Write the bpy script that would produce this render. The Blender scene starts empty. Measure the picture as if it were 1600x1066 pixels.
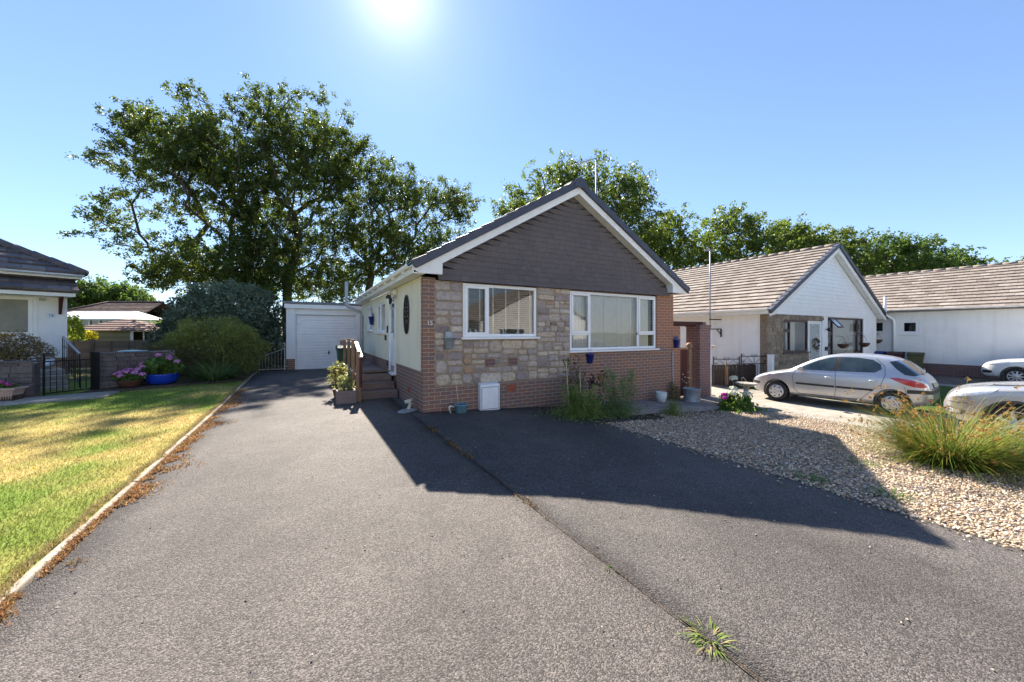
import bpy, bmesh, math, random
import numpy as np
from mathutils import Vector, Matrix
from mathutils.bvhtree import BVHTree

# ------------------------------------------------------------------ camera, sky, sun, exposure
SC = bpy.context.scene
COL = SC.collection
cam_d = bpy.data.cameras.new("camera")
cam_d.sensor_width = 36.0
cam_d.lens = 13.05
cam_d.shift_y = -0.00875
cam_d.clip_start = 0.05
cam_d.clip_end = 2000
cam = bpy.data.objects.new("camera", cam_d)
cam.location = (0, 0, 1.5)
cam.rotation_euler = (math.radians(90), 0, 0)
COL.objects.link(cam)
SC.camera = cam

SUN_AZ, SUN_EL = math.radians(-17.7), math.radians(41.3)      # azimuth measured from +Y towards +X
SUN = Vector((math.sin(SUN_AZ) * math.cos(SUN_EL), math.cos(SUN_AZ) * math.cos(SUN_EL), math.sin(SUN_EL)))
W = bpy.data.worlds.new("World")
SC.world = W
W.use_nodes = True
wn = W.node_tree
for n in list(wn.nodes):
    wn.nodes.remove(n)
def wnode(t, **k):
    n = wn.nodes.new(t)
    for a, b in k.items():
        setattr(n, a, b)
    return n
sky = wnode('ShaderNodeTexSky', sky_type='NISHITA', sun_disc=False)
sky.sun_elevation = SUN_EL
sky.sun_rotation = SUN_AZ
sky.air_density = 1.0
sky.dust_density = 0.0
sky.ozone_density = 1.6
SKY_STRENGTH, GLOW = 0.080, 0.09
bg = wnode('ShaderNodeBackground')
bg.inputs['Strength'].default_value = SKY_STRENGTH
tintn = wnode('ShaderNodeMix', data_type='RGBA', blend_type='MULTIPLY')
tintn.inputs[0].default_value = 1.0
tintn.inputs[7].default_value = (0.67, 0.78, 0.97, 1)
gam = wnode('ShaderNodeGamma'); gam.inputs['Gamma'].default_value = 0.76
wn.links.new(sky.outputs[0], gam.inputs['Color'])
wn.links.new(gam.outputs[0], tintn.inputs[6])
wn.links.new(tintn.outputs[2], bg.inputs['Color'])
# the bright aureole of scattered light round the sun itself, a function of the direction only
tc = wnode('ShaderNodeTexCoord')
dot = wnode('ShaderNodeVectorMath', operation='DOT_PRODUCT')
dot.inputs[1].default_value = SUN
wn.links.new(tc.outputs['Generated'], dot.inputs[0])
def lobe(p, amp):
    m = wnode('ShaderNodeMath', operation='MAXIMUM'); m.inputs[1].default_value = 0.0
    wn.links.new(dot.outputs['Value'], m.inputs[0])
    q = wnode('ShaderNodeMath', operation='POWER'); q.inputs[1].default_value = p
    wn.links.new(m.outputs[0], q.inputs[0])
    r = wnode('ShaderNodeMath', operation='MULTIPLY'); r.inputs[1].default_value = amp
    wn.links.new(q.outputs[0], r.inputs[0])
    return r
l1, l2 = lobe(380, 1.6 * GLOW), lobe(45, 0.62 * GLOW)
ad = wnode('ShaderNodeMath', operation='ADD')
wn.links.new(l1.outputs[0], ad.inputs[0]); wn.links.new(l2.outputs[0], ad.inputs[1])
bg2 = wnode('ShaderNodeBackground')
bg2.inputs['Color'].default_value = (1.0, 0.97, 0.93, 1)
wn.links.new(ad.outputs[0], bg2.inputs['Strength'])
adds = wnode('ShaderNodeAddShader')
wn.links.new(bg.outputs[0], adds.inputs[0]); wn.links.new(bg2.outputs[0], adds.inputs[1])
wo = wnode('ShaderNodeOutputWorld')
wn.links.new(adds.outputs[0], wo.inputs['Surface'])

sun_d = bpy.data.lights.new("sun", 'SUN')
sun_d.energy = 3.6
sun_d.angle = math.radians(0.6)
sun_d.color = (1.0, 0.91, 0.78)
sun_o = bpy.data.objects.new("sun", sun_d)
sun_o.rotation_euler = SUN.to_track_quat('Z', 'Y').to_euler()
sun_o.location = (0, 0, 30)
COL.objects.link(sun_o)

SC.view_settings.view_transform = 'Standard'
SC.view_settings.look = 'None'
SC.view_settings.exposure = 2.1
SC.view_settings.gamma = 1.0
SC.cycles.max_bounces = 8
SC.cycles.diffuse_bounces = 4
SC.cycles.transparent_max_bounces = 12
SC.cycles.transmission_bounces = 4
SC.cycles.caustics_reflective = False
SC.cycles.caustics_refractive = False

# ------------------------------------------------------------------ frames and terrain
A = math.radians(29.2)
P0 = Vector((-1.642, 6.85, 0))
CA, SA = math.cos(A), math.sin(A)
def uv2w(u, v):                       # the bungalow's own plan axes to world
    return P0.x + u * CA - v * SA, P0.y + u * SA + v * CA
def w2uv(x, y):
    return (x - P0.x) * CA + (y - P0.y) * SA, -(x - P0.x) * SA + (y - P0.y) * CA
def sm(t):
    t = np.clip(t, 0, 1)
    return t * t * (3 - 2 * t)
def zg_uv(u, v):
    a = np.clip((np.asarray(u, float) - .2) / 7.7, 0, 1)
    return -.5 * (a * .75 + .25 * sm(a)) + .1 * sm((np.asarray(v, float) - 1) / 8) * sm(1 - np.asarray(u, float) / 2)
def zg(x, y):
    u, v = w2uv(x, y)
    return zg_uv(u, v)
def zgf(x, y):
    return float(zg(x, y))
def vnoise(x, y, seed=0):             # smooth value noise in 0..1
    x = np.asarray(x, float); y = np.asarray(y, float)
    xi = np.floor(x).astype(np.int64); yi = np.floor(y).astype(np.int64)
    xf = x - xi; yf = y - yi
    def h(a, b):
        n = (a * 374761393 + b * 668265263 + seed * 974634777) & 0x7fffffff
        n = ((n ^ (n >> 13)) * 1274126177) & 0x7fffffff
        return ((n ^ (n >> 16)) & 0xffff) / 65535.0
    sx = xf * xf * (3 - 2 * xf); sy = yf * yf * (3 - 2 * yf)
    return (h(xi, yi) * (1 - sx) + h(xi + 1, yi) * sx) * (1 - sy) + (h(xi, yi + 1) * (1 - sx) + h(xi + 1, yi + 1) * sx) * sy
def fbm(x, y, seed=0, o=4):
    s = 0; a = .5; t = 0
    for i in range(o):
        s = s + a * vnoise(x * 2 ** i, y * 2 ** i, seed + i); t += a; a *= .5
    return s / t

# ------------------------------------------------------------------ scene graph helpers
def setp(o, label=None, cat=None, group=None, kind=None):
    if label: o['label'] = label
    if cat: o['category'] = cat
    if group: o['group'] = group
    if kind: o['kind'] = kind
    return o
def thing(name, label, cat, loc=(0, 0, 0), rz=0.0, group=None):
    o = bpy.data.objects.new(name, None)
    o.empty_display_size = .2
    COL.objects.link(o)
    o.location = loc
    o.rotation_euler = (0, 0, rz)
    return setp(o, label, cat, group)
def link(name, me, parent=None):
    o = bpy.data.objects.new(name, me)
    COL.objects.link(o)
    if parent is not None:
        o.parent = parent
    return o
def copy_tree(o, parent=None):
    c = o.copy()
    COL.objects.link(c)
    if parent is not None:
        c.parent = parent
    for ch in list(o.children):
        copy_tree(ch, c)
    return c

class MB:
    """collects shapes and links them as one mesh object"""
    def __init__(s):
        s.v = []; s.f = []; s.m = []; s.t = []; s.sm = []
    def add(s, vs, fs, mi=0, t=1.0, smooth=False, M=None):
        b = len(s.v)
        for p in vs:
            p = Vector(p)
            if M is not None: p = M @ p
            s.v.append(p); s.t.append(t)
        for f in fs:
            s.f.append([b + i for i in f]); s.m.append(mi); s.sm.append(smooth)
        return s
    def box(s, x0, x1, y0, y1, z0, z1, mi=0, t=1.0, M=None):
        vs = [(x0, y0, z0), (x1, y0, z0), (x1, y1, z0), (x0, y1, z0), (x0, y0, z1), (x1, y0, z1), (x1, y1, z1), (x0, y1, z1)]
        return s.add(vs, [(0, 3, 2, 1), (4, 5, 6, 7), (0, 1, 5, 4), (1, 2, 6, 5), (2, 3, 7, 6), (3, 0, 4, 7)], mi, t, False, M)
    def tube(s, pts, r, n=8, mi=0, t=1.0, cap=True, M=None, smooth=True):
        pts = [Vector(p) for p in pts]
        rs = r if isinstance(r, (list, tuple)) else [r] * len(pts)
        vs = []; fs = []
        up = None
        for i, p in enumerate(pts):
            d = (pts[min(i + 1, len(pts) - 1)] - pts[max(i - 1, 0)])
            if d.length < 1e-9: d = Vector((0, 0, 1))
            d.normalize()
            if up is None:
                a = d.orthogonal().normalized()
            else:
                a = up - d * up.dot(d)
                a = a.normalized() if a.length > 1e-6 else d.orthogonal().normalized()
            up = a
            b = d.cross(a)
            for k in range(n):
                an = 2 * math.pi * (k + .5) / n
                vs.append(p + (a * math.cos(an) + b * math.sin(an)) * rs[i])
        for i in range(len(pts) - 1):
            for k in range(n):
                k2 = (k + 1) % n
                fs.append((i * n + k, i * n + k2, (i + 1) * n + k2, (i + 1) * n + k))
        if cap:
            fs.append(tuple(range(n))[::-1]); fs.append(tuple((len(pts) - 1) * n + k for k in range(n)))
        return s.add(vs, fs, mi, t, smooth, M)
    def bar(s, a, b, w, h, mi=0, t=1.0, M=None):
        """rectangular bar from a to b, w across (horizontal), h the other way"""
        a = Vector(a); b = Vector(b)
        d = (b - a).normalized()
        x = d.cross(Vector((0, 0, 1)))
        x = x.normalized() if x.length > 1e-4 else Vector((1, 0, 0))
        y = x.cross(d).normalized()
        vs = []
        for p in (a, b):
            for sx, sy in ((-1, -1), (1, -1), (1, 1), (-1, 1)):
                vs.append(p + x * sx * w / 2 + y * sy * h / 2)
        return s.add(vs, [(3, 2, 1, 0), (4, 5, 6, 7), (0, 1, 5, 4), (1, 2, 6, 5), (2, 3, 7, 6), (3, 0, 4, 7)], mi, t, False, M)
    def lathe(s, prof, n=20, c=(0, 0, 0), mi=0, t=1.0, M=None, smooth=True, sx=1.0, sy=1.0):
        vs = []; fs = []
        for r, z in prof:
            for k in range(n):
                an = 2 * math.pi * k / n
                vs.append((c[0] + r * math.cos(an) * sx, c[1] + r * math.sin(an) * sy, c[2] + z))
        for i in range(len(prof) - 1):
            for k in range(n):
                k2 = (k + 1) % n
                fs.append((i * n + k, i * n + k2, (i + 1) * n + k2, (i + 1) * n + k))
        if prof[0][0] > 1e-4: fs.append(tuple(range(n))[::-1])
        if prof[-1][0] > 1e-4: fs.append(tuple((len(prof) - 1) * n + k for k in range(n)))
        return s.add(vs, fs, mi, t, smooth, M)
    def prism(s, poly, y0, y1, mi=0, t=1.0, M=None, plane='xz'):
        n = len(poly)
        if plane == 'xz':
            vs = [(p[0], y0, p[1]) for p in poly] + [(p[0], y1, p[1]) for p in poly]
        elif plane == 'yz':
            vs = [(y0, p[0], p[1]) for p in poly] + [(y1, p[0], p[1]) for p in poly]
        else:
            vs = [(p[0], p[1], y0) for p in poly] + [(p[0], p[1], y1) for p in poly]
        fs = [tuple(range(n)), tuple(range(2 * n - 1, n - 1, -1))]
        for i in range(n):
            j = (i + 1) % n
            fs.append((j, i, n + i, n + j))
        return s.add(vs, fs, mi, t, False, M)
    def ball(s, c, r, seg=12, rings=8, mi=0, t=1.0, M=None):
        r = r if isinstance(r, (list, tuple)) else (r, r, r)
        vs = [(c[0], c[1], c[2] - r[2])]; fs = []
        for i in range(1, rings):
            a = math.pi * i / rings
            for k in range(seg):
                b = 2 * math.pi * k / seg
                vs.append((c[0] + r[0] * math.sin(a) * math.cos(b), c[1] + r[1] * math.sin(a) * math.sin(b), c[2] - r[2] * math.cos(a)))
        vs.append((c[0], c[1], c[2] + r[2]))
        for k in range(seg):
            fs.append((0, 1 + (k + 1) % seg, 1 + k))
        for i in range(rings - 2):
            for k in range(seg):
                a = 1 + i * seg + k; b = 1 + i * seg + (k + 1) % seg
                fs.append((a, b, b + seg, a + seg))
        l = len(vs) - 1
        for k in range(seg):
            fs.append((l, 1 + (rings - 2) * seg + k, 1 + (rings - 2) * seg + (k + 1) % seg))
        return s.add(vs, fs, mi, t, True, M)
    def build(s, name, mat, parent=None, bevel=0, fix=True, subsurf=0):
        me = bpy.data.meshes.new(name)
        me.from_pydata(s.v, [], s.f)
        mats = mat if isinstance(mat, (list, tuple)) else [mat]
        for m in mats: me.materials.append(m)
        me.polygons.foreach_set('material_index', s.m)
        me.polygons.foreach_set('use_smooth', s.sm)
        at = me.attributes.new('tint', 'FLOAT', 'POINT')
        at.data.foreach_set('value', np.array(s.t, dtype=np.float32))
        if fix:
            bm = bmesh.new(); bm.from_mesh(me)
            bmesh.ops.recalc_face_normals(bm, faces=bm.faces)
            bm.to_mesh(me); bm.free()
        me.update()
        o = link(name, me, parent)
        if bevel:
            b = o.modifiers.new('bevel', 'BEVEL'); b.width = bevel; b.segments = 2; b.limit_method = 'ANGLE'
        if subsurf:
            b = o.modifiers.new('sub', 'SUBSURF'); b.levels = subsurf; b.render_levels = subsurf
        return o

def np_mesh(name, V, F, mat, parent=None, tint=None, smooth=False):
    """V (n,3); F (m,k): one mesh from arrays"""
    V = np.asarray(V, np.float32); F = np.asarray(F, np.int32)
    me = bpy.data.meshes.new(name)
    me.vertices.add(len(V)); me.vertices.foreach_set('co', V.ravel())
    k = F.shape[1]
    me.loops.add(F.size); me.loops.foreach_set('vertex_index', F.ravel())
    me.polygons.add(len(F)); me.polygons.foreach_set('loop_start', np.arange(0, F.size, k, dtype=np.int32))
    try: me.polygons.foreach_set('loop_total', np.full(len(F), k, np.int32))
    except Exception: pass
    mats = mat if isinstance(mat, (list, tuple)) else [mat]
    for m in mats: me.materials.append(m)
    if smooth: me.polygons.foreach_set('use_smooth', np.ones(len(F), bool))
    if tint is not None:
        if np.ndim(tint) == 2:
            at = me.attributes.new('col', 'FLOAT_COLOR', 'POINT')
            c = np.ones((len(V), 4), np.float32); c[:, :3] = tint
            at.data.foreach_set('color', c.ravel())
        else:
            at = me.attributes.new('tint', 'FLOAT', 'POINT')
            at.data.foreach_set('value', np.asarray(tint, np.float32))
    me.update(calc_edges=True)
    me.validate()
    return link(name, me, parent)

# ------------------------------------------------------------------ materials
MATS = {}
class NT:
    def __init__(s, name):
        m = bpy.data.materials.new(name); m.use_nodes = True
        s.m = m; s.t = m.node_tree
        for n in list(s.t.nodes): s.t.nodes.remove(n)
        s.out = s.n('ShaderNodeOutputMaterial')
        MATS[name] = m
    def n(s, t, ins=None, **k):
        q = s.t.nodes.new(t)
        for a, b in k.items(): setattr(q, a, b)
        for a, b in (ins or {}).items():
            if isinstance(b, bpy.types.NodeSocket): s.t.links.new(b, q.inputs[a])
            else: q.inputs[a].default_value = b
        return q
    def l(s, a, b): s.t.links.new(a, b)
    def coord(s, scale=1.0):
        t = s.n('ShaderNodeTexCoord')
        if scale == 1.0: return t.outputs['Object']
        m = s.n('ShaderNodeMapping'); s.l(t.outputs['Object'], m.inputs['Vector'])
        m.inputs['Scale'].default_value = scale if isinstance(scale, tuple) else (scale,) * 3
        return m.outputs[0]
    def noise(s, scale, detail=3, rough=.55, vec=None):
        q = s.n('ShaderNodeTexNoise', {'Scale': scale, 'Detail': detail, 'Roughness': rough})
        s.l(vec if vec is not None else s.coord(), q.inputs['Vector'])
        return q.outputs['Fac']
    def ramp(s, fac, stops, interp='LINEAR'):
        r = s.n('ShaderNodeValToRGB'); r.color_ramp.interpolation = interp
        e = r.color_ramp.elements
        while len(e) < len(stops): e.new(.5)
        for q, (p, c) in zip(e, stops):
            q.position = p
            q.color = (c, c, c, 1) if isinstance(c, (int, float)) else (*c, 1)
        s.l(fac, r.inputs['Fac'])
        return r.outputs['Color']
    def mix(s, fac, a, b, mode='MIX'):
        q = s.n('ShaderNodeMix', data_type='RGBA', blend_type=mode)
        for sock, val in ((q.inputs[0], fac), (q.inputs[6], a), (q.inputs[7], b)):
            if isinstance(val, bpy.types.NodeSocket): s.l(val, sock)
            elif isinstance(val, (int, float)) and sock == q.inputs[0]: sock.default_value = val
            else: sock.default_value = (*val, 1) if isinstance(val, (tuple, list)) else (val, val, val, 1)
        return q.outputs[2]
    def math(s, op, a, b=0.0):
        q = s.n('ShaderNodeMath', operation=op)
        for i, val in enumerate((a, b)):
            if isinstance(val, bpy.types.NodeSocket): s.l(val, q.inputs[i])
            else: q.inputs[i].default_value = val
        return q.outputs[0]
    def attr(s, name, color=False):
        q = s.n('ShaderNodeAttribute', attribute_name=name)
        return q.outputs['Color'] if color else q.outputs['Fac']
    def bump(s, h, strength=.3, dist=.01, normal=None):
        q = s.n('ShaderNodeBump', {'Strength': strength, 'Distance': dist})
        s.l(h, q.inputs['Height'])
        if normal is not None: s.l(normal, q.inputs['Normal'])
        return q.outputs[0]
    def bsdf(s, color, rough=.6, metal=0.0, normal=None, spec=.5, coat=0.0):
        b = s.n('ShaderNodeBsdfPrincipled')
        for k, val in (('Base Color', color), ('Roughness', rough), ('Metallic', metal), ('Specular IOR Level', spec), ('Coat Weight', coat)):
            if isinstance(val, bpy.types.NodeSocket): s.l(val, b.inputs[k])
            else: b.inputs[k].default_value = (*val, 1) if isinstance(val, (tuple, list)) else val
        if coat: b.inputs['Coat Roughness'].default_value = .04
        if normal is not None: s.l(normal, b.inputs['Normal'])
        return b.outputs[0]
    def done(s, sh):
        s.l(sh, s.out.inputs['Surface']); return s.m

def simple(name, c, rough=.55, metal=0.0, var=.12, scale=8.0, bump=0.0, bscale=60.0, spec=.5, dirt=0.0, coat=0.0, tint=False, streak=0.0):
    """painted / moulded surface with mottling, optional grain bump and dirt low down"""
    n = NT(name)
    f = n.noise(scale, 4)
    lo = tuple(x * (1 - var) for x in c); hi = tuple(min(1, x * (1 + var)) for x in c)
    col = n.mix(n.ramp(f, [(.3, 0.0), (.7, 1.0)]), lo, hi)
    if dirt:
        d = n.ramp(n.noise(2.3, 6, .65), [(.45, 0.0), (.75, 1.0)])
        col = n.mix(n.math('MULTIPLY', d, dirt), col, (.16, .13, .09))
    if streak:
        sk = n.ramp(n.noise(1.0, 5, .6, n.coord((5.0, 5.0, .45))), [(.50, 0.0), (.78, 1.0)])
        col = n.mix(n.math('MULTIPLY', sk, streak), col, (.42, .38, .30))
    if tint:
        col = n.mix(1.0, col, n.attr('tint'), 'MULTIPLY')
    nm = n.bump(n.noise(bscale, 5, .6), bump, .01) if bump else None
    rr = n.math('ADD', n.math('MULTIPLY', f, .15), rough - .07)
    return n.done(n.bsdf(col, rr, metal, nm, spec, coat))

def brick_mat(name, c1, c2, mortar, scale_noise=1.0, soot=.25, orange=0.0):
    n = NT(name)
    co = n.coord()
    sp = n.n('ShaderNodeSeparateXYZ'); n.l(co, sp.inputs[0])
    cb = n.n('ShaderNodeCombineXYZ')
    n.l(n.math('ADD', sp.outputs['X'], sp.outputs['Y']), cb.inputs['X']); n.l(sp.outputs['Z'], cb.inputs['Y'])
    # slight irregularity of the coursing
    wob = n.n('ShaderNodeTexNoise', {'Scale': 3.0, 'Detail': 2.0}); n.l(co, wob.inputs['Vector'])
    off = n.n('ShaderNodeVectorMath', operation='MULTIPLY_ADD')
    n.l(wob.outputs['Color'], off.inputs[0]); off.inputs[1].default_value = (.012, .008, 0); n.l(cb.outputs[0], off.inputs[2])
    b = n.n('ShaderNodeTexBrick', {'Scale': 1.0, 'Mortar Size': .0055, 'Mortar Smooth': .25, 'Bias': 0.0, 'Brick Width': .225, 'Row Height': .075}, offset=.5)
    b.inputs['Color1'].default_value = (*c1, 1); b.inputs['Color2'].default_value = (*c2, 1); b.inputs['Mortar'].default_value = (*mortar, 1)
    n.l(off.outputs[0], b.inputs['Vector'])
    fine = n.noise(38, 6, .7)
    big = n.noise(.9, 4, .6)
    col = n.mix(n.ramp(fine, [(.3, .75), (.7, 0.0)]), b.outputs['Color'], (.06, .045, .045), 'MIX') if False else b.outputs['Color']
    col = n.mix(.75, col, n.ramp(fine, [(.25, .62), (.75, 1.3)]), 'MULTIPLY')
    col = n.mix(n.math('MULTIPLY', n.ramp(big, [(.42, 0.0), (.68, 1.0)]), soot), col, (.12, .11, .115))
    if orange:
        col = n.mix(n.math('MULTIPLY', n.ramp(n.noise(.5, 3), [(.45, 0.0), (.6, 1.0)]), orange), col, (.28, .10, .05))
    h = n.math('SUBTRACT', n.math('MULTIPLY', fine, .25), n.math('MULTIPLY', b.outputs['Fac'], 1.0))
    return n.done(n.bsdf(col, .82, 0, n.bump(h, .55, .008), .3))

def leaf_mat(name, c_dark, c_light, trans=.38, tcol=None, rough=.45):
    n = NT(name)
    t = n.attr('tint')
    col = n.mix(t, c_dark, c_light)
    p = n.bsdf(col, rough, 0, None, .35)
    tr = n.n('ShaderNodeBsdfTranslucent')
    tc2 = n.mix(.6, col, tcol or tuple(min(1, x * y) for x, y in zip(c_light, (1.5, 1.6, .8))))
    n.l(tc2, tr.inputs['Color'])
    mx = n.n('ShaderNodeMixShader'); mx.inputs[0].default_value = trans
    n.l(p, mx.inputs[1]); n.l(tr.outputs[0], mx.inputs[2])
    return n.done(mx.outputs[0])
def col_mat(name, rough=.8, trans=0.0, spec=.3, noise=0.0):
    """surface coloured by the mesh's own 'col' attribute (pebbles, blades, petals)"""
    n = NT(name)
    c = n.attr('col', True)
    if noise:
        c = n.mix(noise, c, n.ramp(n.noise(45, 5, .65), [(.25, .55), (.75, 1.35)]), 'MULTIPLY')
    p = n.bsdf(c, rough, 0, n.bump(n.noise(60, 4), .3, .006) if noise else None, spec)
    if not trans: return n.done(p)
    tr = n.n('ShaderNodeBsdfTranslucent'); n.l(c, tr.inputs['Color'])
    mx = n.n('ShaderNodeMixShader'); mx.inputs[0].default_value = trans
    n.l(p, mx.inputs[1]); n.l(tr.outputs[0], mx.inputs[2])
    return n.done(mx.outputs[0])

def glass_mat(name, tint=(.93, .95, .94), refl=1.0):
    n = NT(name)
    tr = n.n('ShaderNodeBsdfTransparent'); tr.inputs['Color'].default_value = (*tint, 1)
    gl = n.n('ShaderNodeBsdfGlossy', {'Roughness': .015}); gl.inputs['Color'].default_value = (1, 1, 1, 1)
    fr = n.n('ShaderNodeFresnel', {'IOR': 1.6})
    wob = n.bump(n.noise(1.6, 2), .04, .05)
    n.l(wob, gl.inputs['Normal'])
    mx = n.n('ShaderNodeMixShader')
    n.l(n.math('MULTIPLY', fr.outputs[0], 1.25 * refl), mx.inputs[0])
    n.l(tr.outputs[0], mx.inputs[1]); n.l(gl.outputs[0], mx.inputs[2])
    return n.done(mx.outputs[0])

M_white = simple('white upvc', (.80, .81, .82), .35, var=.04, scale=3, dirt=.06)
M_whitepaint = simple('white gloss paint', (.78, .77, .75), .45, var=.05, scale=5, dirt=.10)
M_cream = simple('cream render', (.80, .73, .56), .9, var=.05, scale=1.2, bump=.35, bscale=120, dirt=.06, streak=.28)
M_wrender = simple('white render', (.83, .83, .82), .9, var=.04, scale=1.0, bump=.5, bscale=45, dirt=.05, streak=.22)
M_brick = brick_mat('brown brick', (.28, .135, .095), (.19, .132, .128), (.46, .38, .25))
M_brick_red = brick_mat('red brick', (.37, .155, .09), (.29, .14, .095), (.48, .37, .25), soot=.15)
M_brick_dk = brick_mat('dark plinth brick', (.24, .12, .10), (.18, .11, .11), (.34, .28, .24))
M_dark = simple('dark interior', (.02, .02, .022), .9)
M_navy = simple('slate blue verge cap', (.045, .05, .075), .5, var=.2, scale=6, bump=.1)
M_grey = simple('grey plastic pipe', (.42, .44, .47), .45, var=.06)
M_galv = simple('galvanised metal', (.30, .33, .36), .5, .35, var=.15, scale=14)
M_black = simple('black painted iron', (.012, .012, .014), .4, .2, var=.3)
M_rustiron = simple('rust brown iron', (.03, .018, .016), .6, .2, var=.4, scale=25)
M_creamiron = simple('cream painted iron', (.55, .55, .44), .5, .0, var=.15, scale=20)
M_rubber = simple('black rubber', (.014, .014, .015), .75, var=.2)
M_blackplastic = simple('black plastic', (.022, .022, .025), .5, var=.15)
M_chrome = simple('bright metal', (.75, .75, .76), .25, 1.0, var=.05)
M_glass = glass_mat('window glass')
M_darkglass = simple('dark tinted glass', (.012, .018, .02), .06, 0, var=.1, spec=.9, coat=.6)
def wood_mat(name, c, dark, sc=(30, 2.2, 2.2), grey=.0):
    n = NT(name)
    g = n.noise(4, 5, .65, n.coord(sc))
    col = n.mix(n.ramp(g, [(.3, 0.0), (.72, 1.0)]), dark, c)
    if grey: col = n.mix(n.math('MULTIPLY', n.ramp(n.noise(3, 4), [(.4, 0.0), (.7, 1.0)]), grey), col, (.25, .235, .22))
    col = n.mix(1.0, col, n.attr('tint'), 'MULTIPLY')
    return n.done(n.bsdf(col, .75, 0, n.bump(g, .35, .01), .3))
M_timber = wood_mat('brown stained timber', (.33, .20, .115), (.19, .105, .06), (18, 18, 1.6), .25)
M_sleeper = wood_mat('weathered sleeper timber', (.27, .20, .175), (.15, .105, .095), (1.6, 20, 20), .2)
M_redwood = wood_mat('red brown stained boards', (.12, .035, .025), (.06, .02, .018), (20, 20, 1.2))
M_fencewood = wood_mat('weathered fence panel', (.32, .25, .18), (.17, .13, .10), (2, 2, 26), .4)
M_dkfence = wood_mat('dark brown fence boards', (.10, .06, .045), (.05, .032, .028), (20, 20, 1.2), .15)
# ------------------------------------------------------------------ ground materials
def asphalt(name, base, warm, seed):
    n = NT(name)
    co = n.coord()
    vo = n.n('ShaderNodeTexVoronoi', {'Scale': 150.0, 'Randomness': 1.0}); n.l(co, vo.inputs['Vector'])
    vo2 = n.n('ShaderNodeTexVoronoi', {'Scale': 70.0, 'Randomness': 1.0}); n.l(co, vo2.inputs['Vector'])
    hsv = n.n('ShaderNodeSeparateColor'); n.l(vo.outputs['Color'], hsv.inputs[0])
    st = n.ramp(hsv.outputs[0], [(.0, tuple(b * .5 for b in base)), (.45, base), (.8, tuple(b * 1.4 for b in warm)), (1.0, tuple(b * 1.85 for b in warm))])
    big = n.noise(.55, 5, .6)
    mid = n.noise(3.2, 5, .65)
    trk = n.noise(.9, 4, .6, n.coord((1.0, .28, 1.0)))
    st = n.mix(1.0, st, n.ramp(trk, [(.32, .82), (.68, 1.16)]), 'MULTIPLY')
    col = n.mix(1.0, st, n.ramp(big, [(.3, .74), (.7, 1.25)]), 'MULTIPLY')
    col = n.mix(1.0, col, n.ramp(mid, [(.3, .86), (.7, 1.12)]), 'MULTIPLY')
    st2 = n.noise(1.4, 6, .7)
    col = n.mix(n.math('MULTIPLY', n.ramp(st2, [(.60, 0.0), (.72, 1.0)]), .35), col, (.035, .032, .03))
    st3 = n.noise(1.1, 5, .6, n.coord((1.3, 1.0, 1.0)))
    col = n.mix(n.math('MULTIPLY', n.ramp(st3, [(.58, 0.0), (.75, 1.0)]), .22), col, (.17, .15, .125))
    ck = n.n('ShaderNodeTexVoronoi', {'Scale': .55, 'Randomness': 1.0}, feature='DISTANCE_TO_EDGE')
    wv = n.n('ShaderNodeVectorMath', operation='MULTIPLY_ADD')
    wt = n.n('ShaderNodeTexNoise', {'Scale': 2.2, 'Detail': 6.0}); n.l(co, wt.inputs['Vector'])
    n.l(wt.outputs['Color'], wv.inputs[0]); wv.inputs[1].default_value = (.5, .5, 0); n.l(co, wv.inputs[2])
    n.l(wv.outputs[0], ck.inputs['Vector'])
    crk = n.math('MULTIPLY', n.ramp(ck.outputs['Distance'], [(.0, 1.0), (.0035, 0.0)]), n.ramp(n.noise(.6, 3), [(.52, 0.0), (.62, .55)]))
    col = n.mix(crk, col, (.018, .016, .015))
    ol = n.ramp(n.noise(2.6, 3, .5, n.coord((1.0, 1.0, 1.0))), [(.69, 0.0), (.76, 1.0)])
    col = n.mix(n.math('MULTIPLY', ol, .45), col, (.02, .019, .019))
    # pale grit lying loose here and there
    h2 = n.n('ShaderNodeSeparateColor'); n.l(vo2.outputs['Color'], h2.inputs[0])
    gr = n.math('MULTIPLY', n.ramp(h2.outputs[1], [(.965, 0.0), (.985, 1.0)]), n.ramp(vo2.outputs['Distance'], [(.3, 1.0), (.45, 0.0)]))
    col = n.mix(n.math('MULTIPLY', gr, .4), col, (.30, .27, .23))
    hh = n.math('ADD', n.math('MULTIPLY', vo.outputs['Distance'], -1.0), n.math('MULTIPLY', vo2.outputs['Distance'], -.6))
    nm = n.bump(hh, .6, .006)
    return n.done(n.bsdf(col, .78, 0, nm, .35))
M_asph1 = asphalt('old asphalt', (.062, .054, .050), (.090, .078, .071), 1)
M_asph2 = asphalt('newer asphalt', (.055, .048, .045), (.081, .071, .065), 2)
def ground_mat(name, cols, scale=6.0, bump=.5):
    n = NT(name)
    f = n.noise(scale, 7, .7); g = n.noise(.7, 4)
    col = n.ramp(f, [(.28, cols[0]), (.5, cols[1]), (.72, cols[2])])
    col = n.mix(1.0, col, n.ramp(g, [(.3, .8), (.7, 1.2)]), 'MULTIPLY')
    return n.done(n.bsdf(col, .9, 0, n.bump(n.noise(scale * 9, 5, .7), bump, .02), .2))
M_field = ground_mat('rough meadow', ((.05, .07, .02), (.10, .11, .035), (.16, .15, .06)), 2.0)
M_soil = ground_mat('garden soil', ((.035, .025, .018), (.07, .05, .035), (.12, .095, .07)), 9.0)
M_conc = ground_mat('weathered concrete', ((.20, .185, .16), (.30, .275, .235), (.38, .35, .30)), 7.0, .3)
M_paving = ground_mat('paving beside the house', ((.16, .14, .13), (.24, .21, .19), (.31, .28, .25)), 5.0, .3)
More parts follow.
